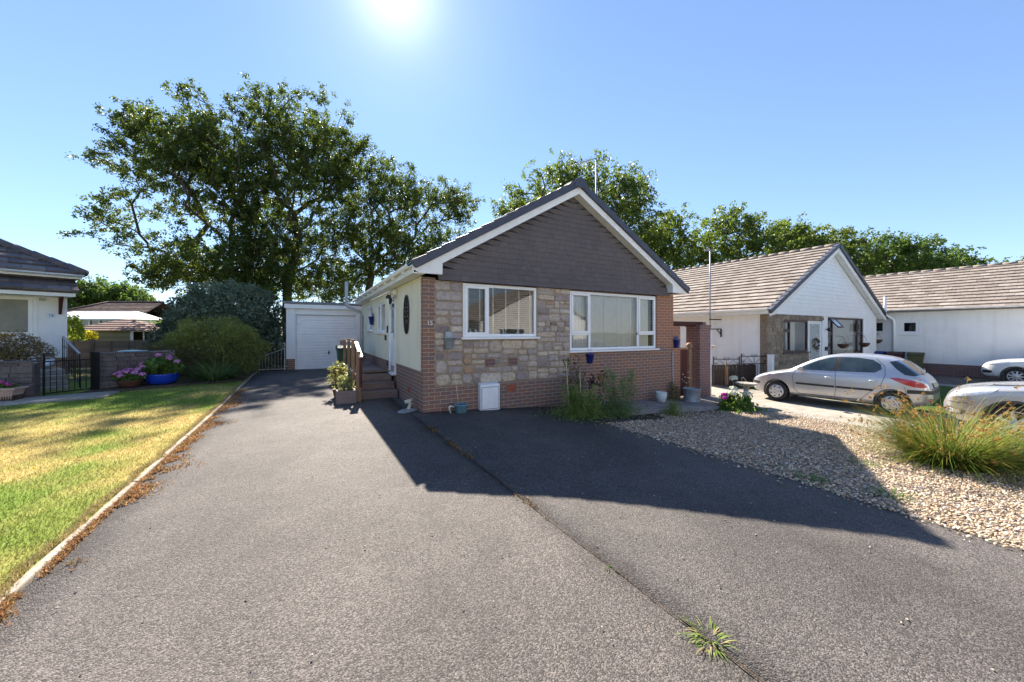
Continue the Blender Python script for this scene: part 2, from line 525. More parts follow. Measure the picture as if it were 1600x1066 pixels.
M_kerb = ground_mat('concrete edging', ((.23, .20, .16), (.36, .31, .25), (.46, .41, .34)), 12.0, .5)
M_lawn_base = col_mat('lawn turf', .95, 0, .1, .7)
M_blade = col_mat('grass blades', .6, .45, .2)
M_pebble = col_mat('loose pebbles', .75, 0, .3, .35)
M_petal = col_mat('petals', .6, .35, .2)
n = NT('gravel bed'); co = n.coord()
vo = n.n('ShaderNodeTexVoronoi', {'Scale': 42.0}); n.l(co, vo.inputs['Vector'])
sc_ = n.n('ShaderNodeSeparateColor'); n.l(vo.outputs['Color'], sc_.inputs[0])
cc = n.ramp(sc_.outputs[0], [(0, (.15, .11, .075)), (.3, (.28, .21, .15)), (.6, (.38, .30, .21)), (.85, (.46, .39, .31)), (1, (.24, .21, .19))])
cc = n.mix(n.ramp(vo.outputs['Distance'], [(.35, 0.0), (.75, .85)]), cc, (.07, .055, .04))
M_gravel = n.done(n.bsdf(cc, .85, 0, n.bump(n.math('MULTIPLY', vo.outputs['Distance'], -1.0), .8, .02), .3))

# ------------------------------------------------------------------ ground sheets
def base_ground():
    a = np.concatenate([-np.geomspace(600, 32, 12), np.arange(-30, 42, .75), np.geomspace(43, 700, 12)])
    X, Y = np.meshgrid(a, a, indexing='ij')
    Z = zg(X, Y) - .07
    n = len(a)
    V = np.stack([X.ravel(), Y.ravel(), Z.ravel()], 1)
    i, j = np.meshgrid(np.arange(n - 1), np.arange(n - 1), indexing='ij')
    q = (i * n + j).ravel()
    o = np_mesh('ground', V, np.stack([q, q + n, q + n + 1, q + 1], 1), M_field, smooth=True)
    setp(o, kind='structure')
base_ground()
def sheet(name, u0, u1, v0, v1, dz, mat, step=.3, e_u0=None, e_u1=None, e_v0=None, e_v1=None, tintf=None, skirt=.2, rough=0.0):
    """a sheet on the terrain in the bungalow's plan axes; e_* move an edge as a function of the other coordinate"""
    nu = max(2, int((u1 - u0) / step) + 1); nv = max(2, int((v1 - v0) / step) + 1)
    s, t = np.meshgrid(np.linspace(0, 1, nu), np.linspace(0, 1, nv), indexing='ij')
    vv = v0 + (v1 - v0) * t
    a = u0 + (e_u0(vv) if e_u0 else 0); b = u1 + (e_u1(vv) if e_u1 else 0)
    uu = a + (b - a) * s
    c = v0 + (e_v0(uu) if e_v0 else 0); d = v1 + (e_v1(uu) if e_v1 else 0)
    vv = c + (d - c) * t
    zz = zg_uv(uu, vv) + dz
    if rough: zz = zz + rough * (fbm(uu * 1.3, vv * 1.3, 7) - .5)
    x, y = uv2w(uu, vv)
    V = np.stack([x, y, zz], -1)
    # skirt: ring of border vertices dropped
    idx = np.arange(nu * nv).reshape(nu, nv)
    i, j = np.meshgrid(np.arange(nu - 1), np.arange(nv - 1), indexing='ij')
    F = np.stack([idx[i, j], idx[i + 1, j], idx[i + 1, j + 1], idx[i, j + 1]], -1).reshape(-1, 4)
    ring = np.concatenate([idx[:, 0], idx[-1, 1:], idx[-2::-1, -1], idx[0, -2:0:-1]])
    V = V.reshape(-1, 3)
    low = V[ring].copy(); low[:, 2] -= skirt
    k = np.arange(len(ring)); k2 = (k + 1) % len(ring); b0 = len(V)
    S = np.stack([ring[k], b0 + k, b0 + k2, ring[k2]], 1)
    V2 = np.concatenate([V, low]); F2 = np.concatenate([F, S])
    tint = None
    if tintf is not None:
        tint = tintf(V2[:, 0], V2[:, 1])
    o = np_mesh(name, V2, F2, mat, tint=tint, smooth=True)
    setp(o, kind='structure')
    return o
def lawn_col(x, y):
    """dry patches and green patches of the summer lawn"""
    g = fbm(x * .75, y * .75, 3, 4); f = fbm(x * 3.1, y * 3.1, 11, 3)
    u, v = w2uv(x, y)
    t = np.clip((g - .36) / .28 + (f - .5) * .9, 0, 1)[:, None]
    t = np.clip(t + .13 + .45 * np.clip((v[:, None] - 1.5) / 4, 0, 1) + .2 * np.clip((-5.2 - u[:, None] ) / 3, 0, 1) - .25 * np.clip((u[:, None] + 4.6), 0, 1), 0, 1)
    dry = np.array([.42, .32, .12]); grn = np.array([.16, .225, .042])
    return dry * (1 - t) + grn * t
wob = lambda k, a, sd: (lambda q: a * (fbm(q * k, q * 0 + sd, sd) - .5))
sheet('lawn', -16, -3.40, -12, 8.6, .004, M_lawn_base, .16, tintf=lawn_col, rough=.02)
sheet('driveway', -3.34, -.2, -13, 9.25, 0.0, M_asph1, .3, rough=.012)
sheet('driveway', -.23, .3, .0, 9.25, -.006, M_asph1, .3)
sheet('driveway', -.195, 2.86, -13, .05, .010, M_asph2, .3, e_u1=wob(1.7, .10, 5), rough=.012)
sheet('gravel', 2.80, 8.3, -13, -1.35, .004, M_gravel, .25, e_u1=wob(.8, .35, 9), rough=.03)
sheet('flower_bed', 2.45, 4.6, -1.75, .1, .012, M_soil, .2, e_v0=wob(1.5, .3, 2), e_u0=wob(1.5, .2, 4), rough=.05)
sheet('flower_bed', 4.5, 8.2, -1.62, -1.18, .02, M_soil, .2, e_v0=wob(1.5, .2, 3), rough=.05)
sheet('path', 4.0, 8.7, -1.22, .1, .10, M_paving, .25, rough=.01)
sheet('path', 6.9, 9.0, .05, 9, .08, M_paving, .5)
sheet('neighbour_drive', 8.15, 11.6, -14, 1.4, .016, M_conc, .3, e_u0=wob(.9, .3, 12), rough=.015)
sheet('neighbour_drive', 8.9, 14.5, 1.3, 12, .012, M_conc, .4)
sheet('neighbour_lawn', 11.6, 18.6, -14, 3.4, .02, M_lawn_base, .3, tintf=lambda x, y: np.tile(np.array([.055, .10, .02]), (len(x), 1)) * (.7 + .6 * fbm(x * 2, y * 2, 4)[:, None]))
sheet('path', 18.6, 19.2, -14, 3.4, .035, M_conc, .4)
sheet('neighbour_drive', 19.2, 27, -14, 3.4, .01, M_asph1, .5)
sheet('path', -9.2, -5.75, 4.55, 5.42, .05, M_conc, .2, e_v0=lambda u: .16 * (u + 6.3), e_v1=lambda u: .16 * (u + 6.3))
sheet('flower_bed', -6.4, -3.43, 5.5, 9.6, .05, M_soil, .25, e_v0=lambda u: .38 * (u + 5.9))

# seam between the two asphalts: a ragged dark crack
def seam():
    v = np.arange(-9, -.25, .04); r = np.random.default_rng(4)
    u = -.205 + .02 * (fbm(v * 1.6, v * 0, 31) - .5) + r.normal(0, .0025, len(v))
    w = .0008 + .003 * fbm(v * 3, v * 0 + 5, 8) + r.random(len(v)) * .002
    V = []; 
    for q, (a, b) in enumerate(((u - w, v), (u + w, v))):
        x, y = uv2w(a, b); V.append(np.stack([x, y, zg_uv(a, b) + .016], 1))
    V = np.concatenate(V); n_ = len(v); k = np.arange(n_ - 1)
    o = np_mesh('driveway_seam', V, np.stack([k, k + n_, k + n_ + 1, k + 1], 1), M_soil)
    setp(o, kind='structure')
seam()
sheet('road', -30, 40, -20.5, -13, .0, ground_mat('pale bounce road', ((.30, .28, .25), (.38, .36, .32), (.44, .42, .38)), 5.0, .2), 1.0)  # unseen road added behind the camera, pale to bounce light on the front
# lawn edging stones
def kerb():
    m = MB(); r = random.Random(3)
    v = -9.0
    while v < 8.4:
        L = .88 + r.random() * .04
        x0, y0 = uv2w(-3.385 + r.uniform(-.008, .008), v); x1, y1 = uv2w(-3.385 + r.uniform(-.008, .008), v + L)
        z0 = float(zg_uv(-3.4, v)); z1 = float(zg_uv(-3.4, v + L))
        m.bar((x0, y0, z0 - .075 + r.uniform(-.006, .006)), (x1, y1, z1 - .075 + r.uniform(-.006, .006)), .05, .19)
        v += L + .01
    o = m.build('kerb_edging', M_kerb, bevel=.012)
    setp(o, kind='structure')
kerb()

# ------------------------------------------------------------------ scattered small stuff
def blades(name, P, H, Wd, col, mat, lean=.6, seed=0, kind='stuff', parent=None):
    """triangular blades at points P (n,3)"""
    r = np.random.default_rng(seed); n_ = len(P)
    an = r.random(n_) * 2 * np.pi; la = r.random(n_) * 2 * np.pi
    dx = np.stack([np.cos(an), np.sin(an), 0 * an], 1) * (Wd / 2)[:, None]
    ln = np.stack([np.cos(la), np.sin(la), 0 * la], 1) * (H * lean * r.random(n_))[:, None]
    tip = P + ln; tip[:, 2] += H
    V = np.stack([P - dx, P + dx, tip], 1).reshape(-1, 3)
    F = np.arange(len(V)).reshape(-1, 3)
    o = np_mesh(name, V, F, mat, parent, tint=np.repeat(col, 3, 0))
    if kind: setp(o, kind=kind)
    return o
def lawn_blades():
    r = np.random.default_rng(1)
    n_ = 150000
    # denser towards the camera, where single blades can be seen
    d = 1.8 + 11 * r.random(n_) ** 1.35; a = r.uniform(math.radians(-66), math.radians(-30), n_)
    x = d * np.sin(a) * 1.15; y = d * np.cos(a)
    u, v = w2uv(x, y)
    k = (u < -3.43) & (u > -15) & (v < 6.2) & (v > -9)
    x, y, u, v = x[k], y[k], u[k], v[k]
    z = zg_uv(u, v) + .004 + .02 * (fbm(u * 1.3, v * 1.3, 7) - .5)
    c = lawn_col(x, y) * r.uniform(.65, 1.5, (len(x), 1))
    g = fbm(x * .75, y * .75, 3, 4)
    H = (.012 + .022 * r.random(len(x))) * (.6 + g)
    blades('lawn_grass', np.stack([x, y, z], 1), H, np.full(len(x), .0045) * (1 + y * .12), c, M_blade, 1.2, 2)
lawn_blades()
def pebble_mesh(name, P, S, C, seed, mat, kind='stuff'):
    r = np.random.default_rng(seed); n_ = len(P)
    base = np.array([[0, 0, 1], [.9, 0, .35], [.28, .86, .35], [-.73, .53, .35], [-.73, -.53, .35], [.28, -.86, .35],
                     [.73, .53, -.35], [-.28, .86, -.35], [-.9, 0, -.35], [-.28, -.86, -.35], [.73, -.53, -.35], [0, 0, -1]])
    Fb = np.array([[0, 1, 2], [0, 2, 3], [0, 3, 4], [0, 4, 5], [0, 5, 1], [1, 6, 2], [2, 7, 3], [3, 8, 4], [4, 9, 5], [5, 10, 1],
                   [6, 7, 2], [7, 8, 3], [8, 9, 4], [9, 10, 5], [10, 6, 1]])
    B = base[None] * r.uniform(.72, 1.25, (n_, 12, 1))
    sc = np.stack([S * r.uniform(.75, 1.35, n_), S * r.uniform(.6, 1.0, n_), S * r.uniform(.38, .65, n_)], 1)
    B = B * sc[:, None, :]
    a = r.random(n_) * 6.283; tl = r.normal(0, .3, n_)
    ca, sa = np.cos(a), np.sin(a)
    x = B[..., 0] * ca[:, None] - B[..., 1] * sa[:, None]; y = B[..., 0] * sa[:, None] + B[..., 1] * ca[:, None]
    z = B[..., 2] + x * tl[:, None]
    V = np.stack([x, y, z], -1) + P[:, None, :]
    F = (Fb[None] + 12 * np.arange(n_)[:, None, None]).reshape(-1, 3)
    o = np_mesh(name, V.reshape(-1, 3), F, mat, tint=np.repeat(C, 12, 0), smooth=False)
    if kind: setp(o, kind=kind)
    return o
def gravel_stones():
    r = np.random.default_rng(5)
    n_ = 46000
    u = r.uniform(2.78, 8.35, n_); v = -1.3 - 6.2 * r.random(n_) ** .85
    x, y = uv2w(u, v)
    k = (y > 1.2) & (x < 9.2) & (u > 2.84 + .1 * (fbm(v * 1.7, v * 0 + 5, 5) - .5)) & (u < 8.2 + .5 * (fbm(v * 1.5, v * 0, 6) - .5))
    k &= ~((u < 4.6) & (v > -1.75 + .3 * (fbm(u * 1.5, u * 0 + 2, 2) - .5)))
    u, v, x, y = u[k], v[k], x[k], y[k]
    # some stray stones kicked on to the asphalt and the concrete
    us = 2.86 - np.abs(r.normal(0, .12, 260)); vs = r.uniform(-7, -1.6, 260)
    u2 = 8.2 + np.abs(r.normal(0, .25, 700)); v2 = r.uniform(-5.5, -1.2, 700)
    u = np.concatenate([u, us, u2]); v = np.concatenate([v, vs, v2]); x, y = uv2w(u, v)
    n_ = len(u)
    pal = np.array([[.46, .355, .235], [.52, .43, .31], [.36, .26, .17], [.54, .48, .40], [.26, .19, .14], [.31, .27, .24], [.42, .28, .17], [.19, .15, .12]])
    C = 1.25 * pal[r.choice(8, n_, p=[.19, .13, .19, .10, .14, .08, .11, .06])] * r.uniform(.75, 1.2, (n_, 1))
    S = r.uniform(.007, .0165, n_) * (1 + .5 * (r.random(n_) > .93))
    z = zg_uv(u, v) + .014 + S * .25 + .012 * r.random(n_)
    pebble_mesh('gravel_stones', np.stack([x, y, z], 1), S, C, 6, M_pebble)
gravel_stones()
def moss_strip():
    """dried orange moss and weeds caught against the lawn edging"""
    r = np.random.default_rng(9)
    n_ = 22000
    v = -6.6 + 11.5 * r.random(n_) ** 1.2
    wd = np.clip((fbm(v * 1.1, v * 0 + 1, 21, 3) - .36) * .75, 0, .34)
    u = -3.345 + np.abs(r.normal(0, 1, n_)) * (.015 + wd * .55)
    k = (fbm(u * 5, v * 5, 23, 3) > .43 - .12 * (u < -3.30)) & (u < -2.85)
    u, v = u[k], v[k]; n_ = len(u)
    x, y = uv2w(u, v); z = zg_uv(u, v) + .004
    pal = np.array([[.34, .17, .07], [.44, .26, .11], [.24, .11, .055], [.50, .37, .20], [.18, .17, .06], [.19, .10, .06]])
    C = pal[r.choice(6, n_, p=[.3, .22, .2, .13, .07, .08])] * r.uniform(.7, 1.25, (n_, 1))
    blades('dry_moss', np.stack([x, y, z], 1), r.uniform(.006, .032, n_), r.uniform(.008, .02, n_), C, M_blade, 2.0, 10)
moss_strip()
def verge_grass():
    # dry turf creeping over the edging stones
    r = np.random.default_rng(14); n_ = 16000
    v = -6.6 + 13.5 * r.random(n_) ** 1.1
    u = -3.415 + .05 * (fbm(v * 2.2, v * 0 + 3, 33, 3) - .45) * 2 - np.abs(r.normal(0, .03, n_)) + .012 * r.random(n_)
    x, y = uv2w(u, v)
    pal = np.array([[.42, .31, .14], [.34, .26, .10], [.22, .22, .06], [.48, .37, .20]])
    C = pal[r.choice(4, n_)] * r.uniform(.7, 1.2, (n_, 1))
    blades('verge_grass', np.stack([x, y, zg_uv(u, v) + .012], 1), r.uniform(.012, .04, n_), np.full(n_, .006), C, M_blade, 1.8, 15)
verge_grass()
def seam_weeds():
    r = np.random.default_rng(19); n_ = 360
    v = np.concatenate([r.normal(-1.25, .12, 90), r.normal(-2.1, .14, 130), r.normal(-2.6, .1, 60), r.normal(-4.0, .10, 40), r.uniform(-4.5, -.6, 40)])
    u = -.205 + r.normal(0, .022, n_)
    x, y = uv2w(u, v)
    pal = np.array([[.30, .15, .06], [.42, .26, .10], [.14, .15, .05], [.22, .12, .06]])
    C = pal[r.choice(4, n_)] * r.uniform(.7, 1.2, (n_, 1))
    blades('seam_weeds', np.stack([x, y, zg_uv(u, v) + .012], 1), r.uniform(.01, .05, n_), r.uniform(.006, .014, n_), C, M_blade, 1.5, 20)
seam_weeds()
def grit():
    r = np.random.default_rng(29); n_ = 420
    d = 1.6 + 6 * r.random(n_); a = r.uniform(-.9, .95, n_)
    x = d * np.sin(a); y = d * np.cos(a); u, v = w2uv(x, y)
    k = (u > -3.3) & (u < 2.8) & (v < -.1); x, y = x[k], y[k]
    C = np.tile(np.array([.42, .37, .30]), (len(x), 1)) * r.uniform(.35, 1.1, (len(x), 1))
    pebble_mesh('loose_grit', np.stack([x, y, zg(x, y) + .016], 1), r.uniform(.003, .009, len(x)), C, 30, M_pebble)
grit()
# ------------------------------------------------------------------ roof tiles, shared by every pitched roof
def tile_mat(name, cols, moss=.3):
    n = NT(name)
    t = n.attr('tint')
    c = n.ramp(t, [(0, cols[0]), (.5, cols[1]), (1, cols[2])])
    f = n.noise(9, 6, .7)
    c = n.mix(.7, c, n.ramp(f, [(.3, .65), (.7, 1.25)]), 'MULTIPLY')
    c = n.mix(n.math('MULTIPLY', n.ramp(n.noise(3.5, 6, .7), [(.55, 0.0), (.72, 1.0)]), moss), c, (.10, .085, .05))
    return n.done(n.bsdf(c, .85, 0, n.bump(n.noise(40, 5), .35, .01), .25))
M_tile_tan = tile_mat('weathered tan roof tile', ((.185, .15, .128), (.26, .218, .188), (.34, .295, .26)))
M_tile_dark = tile_mat('dark roof tile', ((.035, .035, .045), (.05, .05, .06), (.07, .07, .08)), .15)
M_tile_old = tile_mat('old grey purple roof tile', ((.085, .075, .085), (.14, .12, .125), (.21, .185, .18)), .4)
M_tile_brown = tile_mat('brown pantile', ((.10, .065, .055), (.13, .09, .08), (.17, .12, .10)), .1)
def roof_tiles(m, O, along, up, L, H, tw=.33, gauge=.31, th=.028, seed=0, inside=None, mi=0):
    """courses of overlapping tiles on the plane O + a*along + b*up, each tile its own slab"""
    r = random.Random(seed)
    O = Vector(O); along = Vector(along).normalized(); up = Vector(up).normalized()
    nrm = along.cross(up)
    if nrm.z < 0: nrm = -nrm
    nc = int(math.ceil(H / gauge)); nt = int(math.ceil(L / tw)) + 1
    for c in range(nc):
        b0 = c * gauge; b1 = min(b0 + gauge * 1.12, H)
        off = (tw / 2 if c % 2 else 0)
        for k in range(-1, nt):
            a0 = k * tw + off; a1 = a0 + tw - .006
            a0 = max(a0, 0); a1 = min(a1, L)
            if a1 - a0 < .03: continue
            if inside is not None:
                s0, s1 = inside(b0 + gauge * .5)
                a0 = max(a0, s0); a1 = min(a1, s1)
                if a1 - a0 < .03: continue
            jz = r.uniform(-.004, .005); jb = r.uniform(-.008, .008); tl = r.uniform(-.003, .003)
            vs = []
            for (aa, bb, hh) in ((a0, b0 + jb, th + .03 + jz + tl), (a1, b0 + jb, th + .03 + jz - tl), (a1, b1, .012), (a0, b1, .012),
                                 (a0, b0 + jb, .008 + jz), (a1, b0 + jb, .008 + jz), (a1, b1, -.012), (a0, b1, -.012)):
                vs.append(O + along * aa + up * bb + nrm * hh)
            m.add(vs, [(0, 1, 2, 3), (4, 7, 6, 5), (0, 4, 5, 1), (1, 5, 6, 2), (3, 2, 6, 7), (0, 3, 7, 4)], mi, min(1, max(0, r.gauss(.5, .22))))
def text_mesh(name, body, size, depth, mat, parent, loc, rot):
    cu = bpy.data.curves.new(name, 'FONT'); cu.body = body; cu.size = size; cu.extrude = depth
    cu.align_x = 'CENTER'; cu.align_y = 'CENTER'
    t = bpy.data.objects.new(name, cu); COL.objects.link(t)
    bpy.context.view_layer.update()
    me = bpy.data.meshes.new_from_object(t.evaluated_get(bpy.context.evaluated_depsgraph_get()))
    bpy.data.objects.remove(t)
    me.materials.clear(); me.materials.append(mat)
    o = link(name, me, parent); o.location = loc; o.rotation_euler = rot
    return o

# ------------------------------------------------------------------ the bungalow
HW, HD = 6.98, 8.1
W1 = (.79, 2.50, 1.40, 2.46); W2 = (3.41, 6.30, 1.07, 2.45)          # u0 u1 z0 z1 of the two front windows
SW = [(3.62, 4.84, 1.50, 2.32), (5.75, 6.90, 1.56, 2.36)]              # side windows v0 v1 z0 z1
DR = (2.30, 3.02, .52, 2.40)                                           # front door v0 v1 z0 z1
house = thing('bungalow', 'brick and stone bungalow with dark hung tiled gable and white framed front windows', 'house', (P0.x, P0.y, 0), A)
def brick_walls():
    m = MB(); t = .26
    m.box(0, .225, 0, t, .47, 2.52)
    m.box(0, HW, 0, t, -.9, .47)
    m.box(W2[0], HW, 0, t, .47, W2[2]); m.box(W2[1], HW, 0, t, W2[2], 2.52)
    m.box(.225, HW, .10, t, 2.44, 2.52)
    m.box(-.0, .2, t, HD, -.4, .76)          # left plinth
    m.box(-.0, .2, .0 + t, .27, .76, 2.52)
    return m.build('brick_wall', M_brick, house)
brick_walls()
m = MB(); m.box(HW - .26, HW, .26, HD, -.9, 2.52); m.box(0, HW, HD - .2, HD, -.9, 2.52); m.build('rear_wall', M_brick_red, house)
# red brick right hand pier carries more orange bricks: one skin 4 mm proud
m = MB(); m.box(W2[1] + .012, HW + .004, -.004, .1, 1.10, 2.50); m.build('corner_pier', M_brick_red, house)
def left_render():
    m = MB(); x0, x1 = -.016, .2
    zt = 2.54
    segs = [(.13, DR[0]), (DR[1], SW[0][0]), (SW[0][1], SW[1][0]), (SW[1][1], HD)]
    for a, b in segs: m.box(x0, x1, a, b, .765, zt)
    for (a, b, c, d) in SW:
        m.box(x0, x1, a, b, .765, c); m.box(x0, x1, a, b, d, zt)
    m.box(x0, x1, DR[0], DR[1], DR[3], zt)
    return m.build('rendered_side_wall', M_cream, house)
left_render()
def stone_panel():
    """random rubble: rectangles split unevenly, every stone with its own chamfered, bulged face"""
    r = random.Random(12)
    holes = (W1[0] - .01, W1[1] + .01, W1[2] - .07, 2.6)
    stones = []
    def split(x0, x1, z0, z1, big):
        w, h = x1 - x0, z1 - z0
        mw = r.uniform(.20, .46) * big; mh = r.uniform(.10, .19) * big
        if h > mh * 1.55 and (h / max(w, .01) > .42 or w < .3):
            c = z0 + h * r.uniform(.36, .64); split(x0, x1, z0, c, big); split(x0, x1, c, z1, big)
        elif w > mw * 1.35:
            c = x0 + w * r.uniform(.33, .67); split(x0, c, z0, z1, big); split(c, x1, z0, z1, big)
        elif h > mh * 1.9:
            c = z0 + h * r.uniform(.38, .62); split(x0, x1, z0, c, big); split(x0, x1, c, z1, big)
        else:
            stones.append((x0, x1, z0, z1))
    zb = .47
    split(.225, W1[0] - .01, zb, 1.36, 1.05); split(.225, W1[0] - .01, 1.36, 2.48, 1.15)
    split(W1[0] - .01, 1.65, zb, 1.335, .95); split(1.65, W1[1] + .01, zb, 1.335, .95)
    split(W1[1] + .01, 3.405, zb, 1.5, .9); split(W1[1] + .01, 3.405, 1.5, 2.48, .85)
    vents = [(1.27, 1.47, .80, .95), (1.80, 2.0, .80, .96)]
    m = MB()
    for (x0, x1, z0, z1) in stones:
        bad = False
        for v in vents:
            if x0 < v[1] and x1 > v[0] and z0 < v[3] and z1 > v[2]:
                if min(x1, v[1]) - max(x0, v[0]) > .03 and min(z1, v[3]) - max(z0, v[2]) > .02: bad = True
        if bad:
            # trim the stone away from the vent
            for v in vents:
                if x0 < v[1] and x1 > v[0] and z0 < v[3] and z1 > v[2]:
                    opts = [(x0, min(x1, v[0]), z0, z1), (max(x0, v[1]), x1, z0, z1), (x0, x1, z0, min(z1, v[2])), (x0, x1, max(z0, v[3]), z1)]
                    opts.sort(key=lambda q: -(q[1] - q[0]) * (q[3] - q[2]))
                    x0, x1, z0, z1 = opts[0]
        g = r.uniform(.007, .017); x0 += g; x1 -= g; z0 += g; z1 -= g
        if x1 - x0 < .03 or z1 - z0 < .03: continue
        cx, cz = (x0 + x1) / 2, (z0 + z1) / 2; w, h = x1 - x0, z1 - z0
        # irregular outline
        ol = []
        q = min(w, h) * .38
        for (sx, sz) in ((-1, -1), (1, -1), (1, 1), (-1, 1)):
            px, pz = cx + sx * w / 2, cz + sz * h / 2
            c1 = r.uniform(.3, 1.0) * q; c2 = r.uniform(.3, 1.0) * q
            if sx * sz > 0: pts = [(px, pz - sz * c2), (px - sx * c1, pz)]
            else: pts = [(px - sx * c1, pz), (px, pz - sz * c2)]
            ol += pts
        # mid edge points
        full = []
        for i in range(8):
            a, b = ol[i], ol[(i + 1) % 8]
            full.append(a)
            if math.hypot(a[0] - b[0], a[1] - b[1]) > .07:
                full.append(((a[0] + b[0]) / 2 + r.uniform(-.013, .013), (a[1] + b[1]) / 2 + r.uniform(-.012, .012)))
        nn = len(full); pr = r.uniform(.016, .046)
        vs = []; fs = []
        for (k, d) in ((1.0, .075), (1.0, .075 - pr * .55), (.90, .075 - pr * .95)):
            for p in full:
                kk = k if k == 1.0 else 1 - min(.016 / max(w, h) * 2.2, .25)
                vs.append((cx + (p[0] - cx) * kk, d - .05 + (r.uniform(-.004, .004) if k != 1.0 else 0), cz + (p[1] - cz) * kk))
        vs.append((cx + r.uniform(-.2, .2) * w, .075 - pr * r.uniform(1.0, 1.3) - .05, cz + r.uniform(-.2, .2) * h))
        for a in range(2):
            for i in range(nn):
                j = (i + 1) % nn
                fs.append((a * nn + i, a * nn + j, (a + 1) * nn + j, (a + 1) * nn + i))
        for i in range(nn): fs.append((2 * nn + i, 2 * nn + (i + 1) % nn, 3 * nn))
        m.add(vs, fs, 0, min(1, max(0, r.gauss(.5 if cz < 1.4 else .56, .24))), False)
    # mortar ground behind the stones
    mm = MB()
    mm.box(.225, W1[0], .012, .26, .47, 2.48); mm.box(W1[0], W1[1], .012, .26, .47, W1[2]); mm.box(W1[1], W2[0], .012, .26, .47, 2.48)
    n = NT('stone mortar'); f = n.noise(35, 5, .7)
    mort = n.done(n.bsdf(n.mix(n.ramp(f, [(.3, 0.0), (.7, 1.0)]), (.26, .205, .145), (.37, .295, .215)), .9, 0, n.bump(f, .5, .01), .2))
    mm.build('stone_backing', mort, house)
    n = NT('rubble stone')
    t = n.attr('tint')
    c = n.ramp(t, [(0, (.23, .19, .185)), (.3, (.34, .29, .275)), (.5, (.42, .36, .325)), (.68, (.50, .41, .31)), (.85, (.55, .48, .41)), (1, (.40, .27, .18))])
    f = n.noise(16, 7, .72); g = n.noise(5, 4)
    c = n.mix(.85, c, n.ramp(f, [(.28, .55), (.72, 1.4)]), 'MULTIPLY')
    c = n.mix(n.math('MULTIPLY', n.ramp(g, [(.5, 0.0), (.7, 1.0)]), .35), c, (.32, .19, .10))
    st = n.done(n.bsdf(c, .88, 0, n.bump(n.math('ADD', f, n.math('MULTIPLY', n.noise(60, 5), .4)), .7, .015), .25))
    m.build('stone_panel', st, house, fix=True)
stone_panel()
M_terracotta = simple('terracotta air brick', (.30, .09, .05), .8, var=.2)
def air_brick(x, y, z, w, h, mat, axis='front'):
    m = MB()
    def bx(a0, a1, d0, d1, z0, z1):
        if axis == 'front': m.box(x + a0, x + a1, y - d1, y - d0, z + z0, z + z1)
        else: m.box(x - d1, x - d0, y + a0, y + a1, z + z0, z + z1)
    bx(-w / 2, w / 2, -.02, .003, -h / 2, h / 2)
    k = 4
    for i in range(k + 1):
        a = -w / 2 + w * i / k; bx(a - .008, a + .008, .003, .012, -h / 2, h / 2)
    for i in range(3):
        a = -h / 2 + h * i / 2; bx(-w / 2 - .008, w / 2 + .008, .0035, .0115, a - .008, a + .008)
    return m.build('air_brick', mat, house)
air_brick(1.37, .0, .875, .19, .14, M_brick_dk); air_brick(1.90, .0, .88, .19, .14, M_brick_dk)
o = air_brick(1.86, -.0, .33, .20, .13, M_terracotta); o['label'] = 'bright red terracotta air brick'
o = air_brick(4.35, -.0, .42, .20, .13, M_terracotta); o['label'] = 'orange terracotta air brick'
air_brick(0, 1.05, .30, .17, .12, M_terracotta, 'side'); air_brick(0, 3.35, .68, .10, .13, M_blackplastic, 'side')

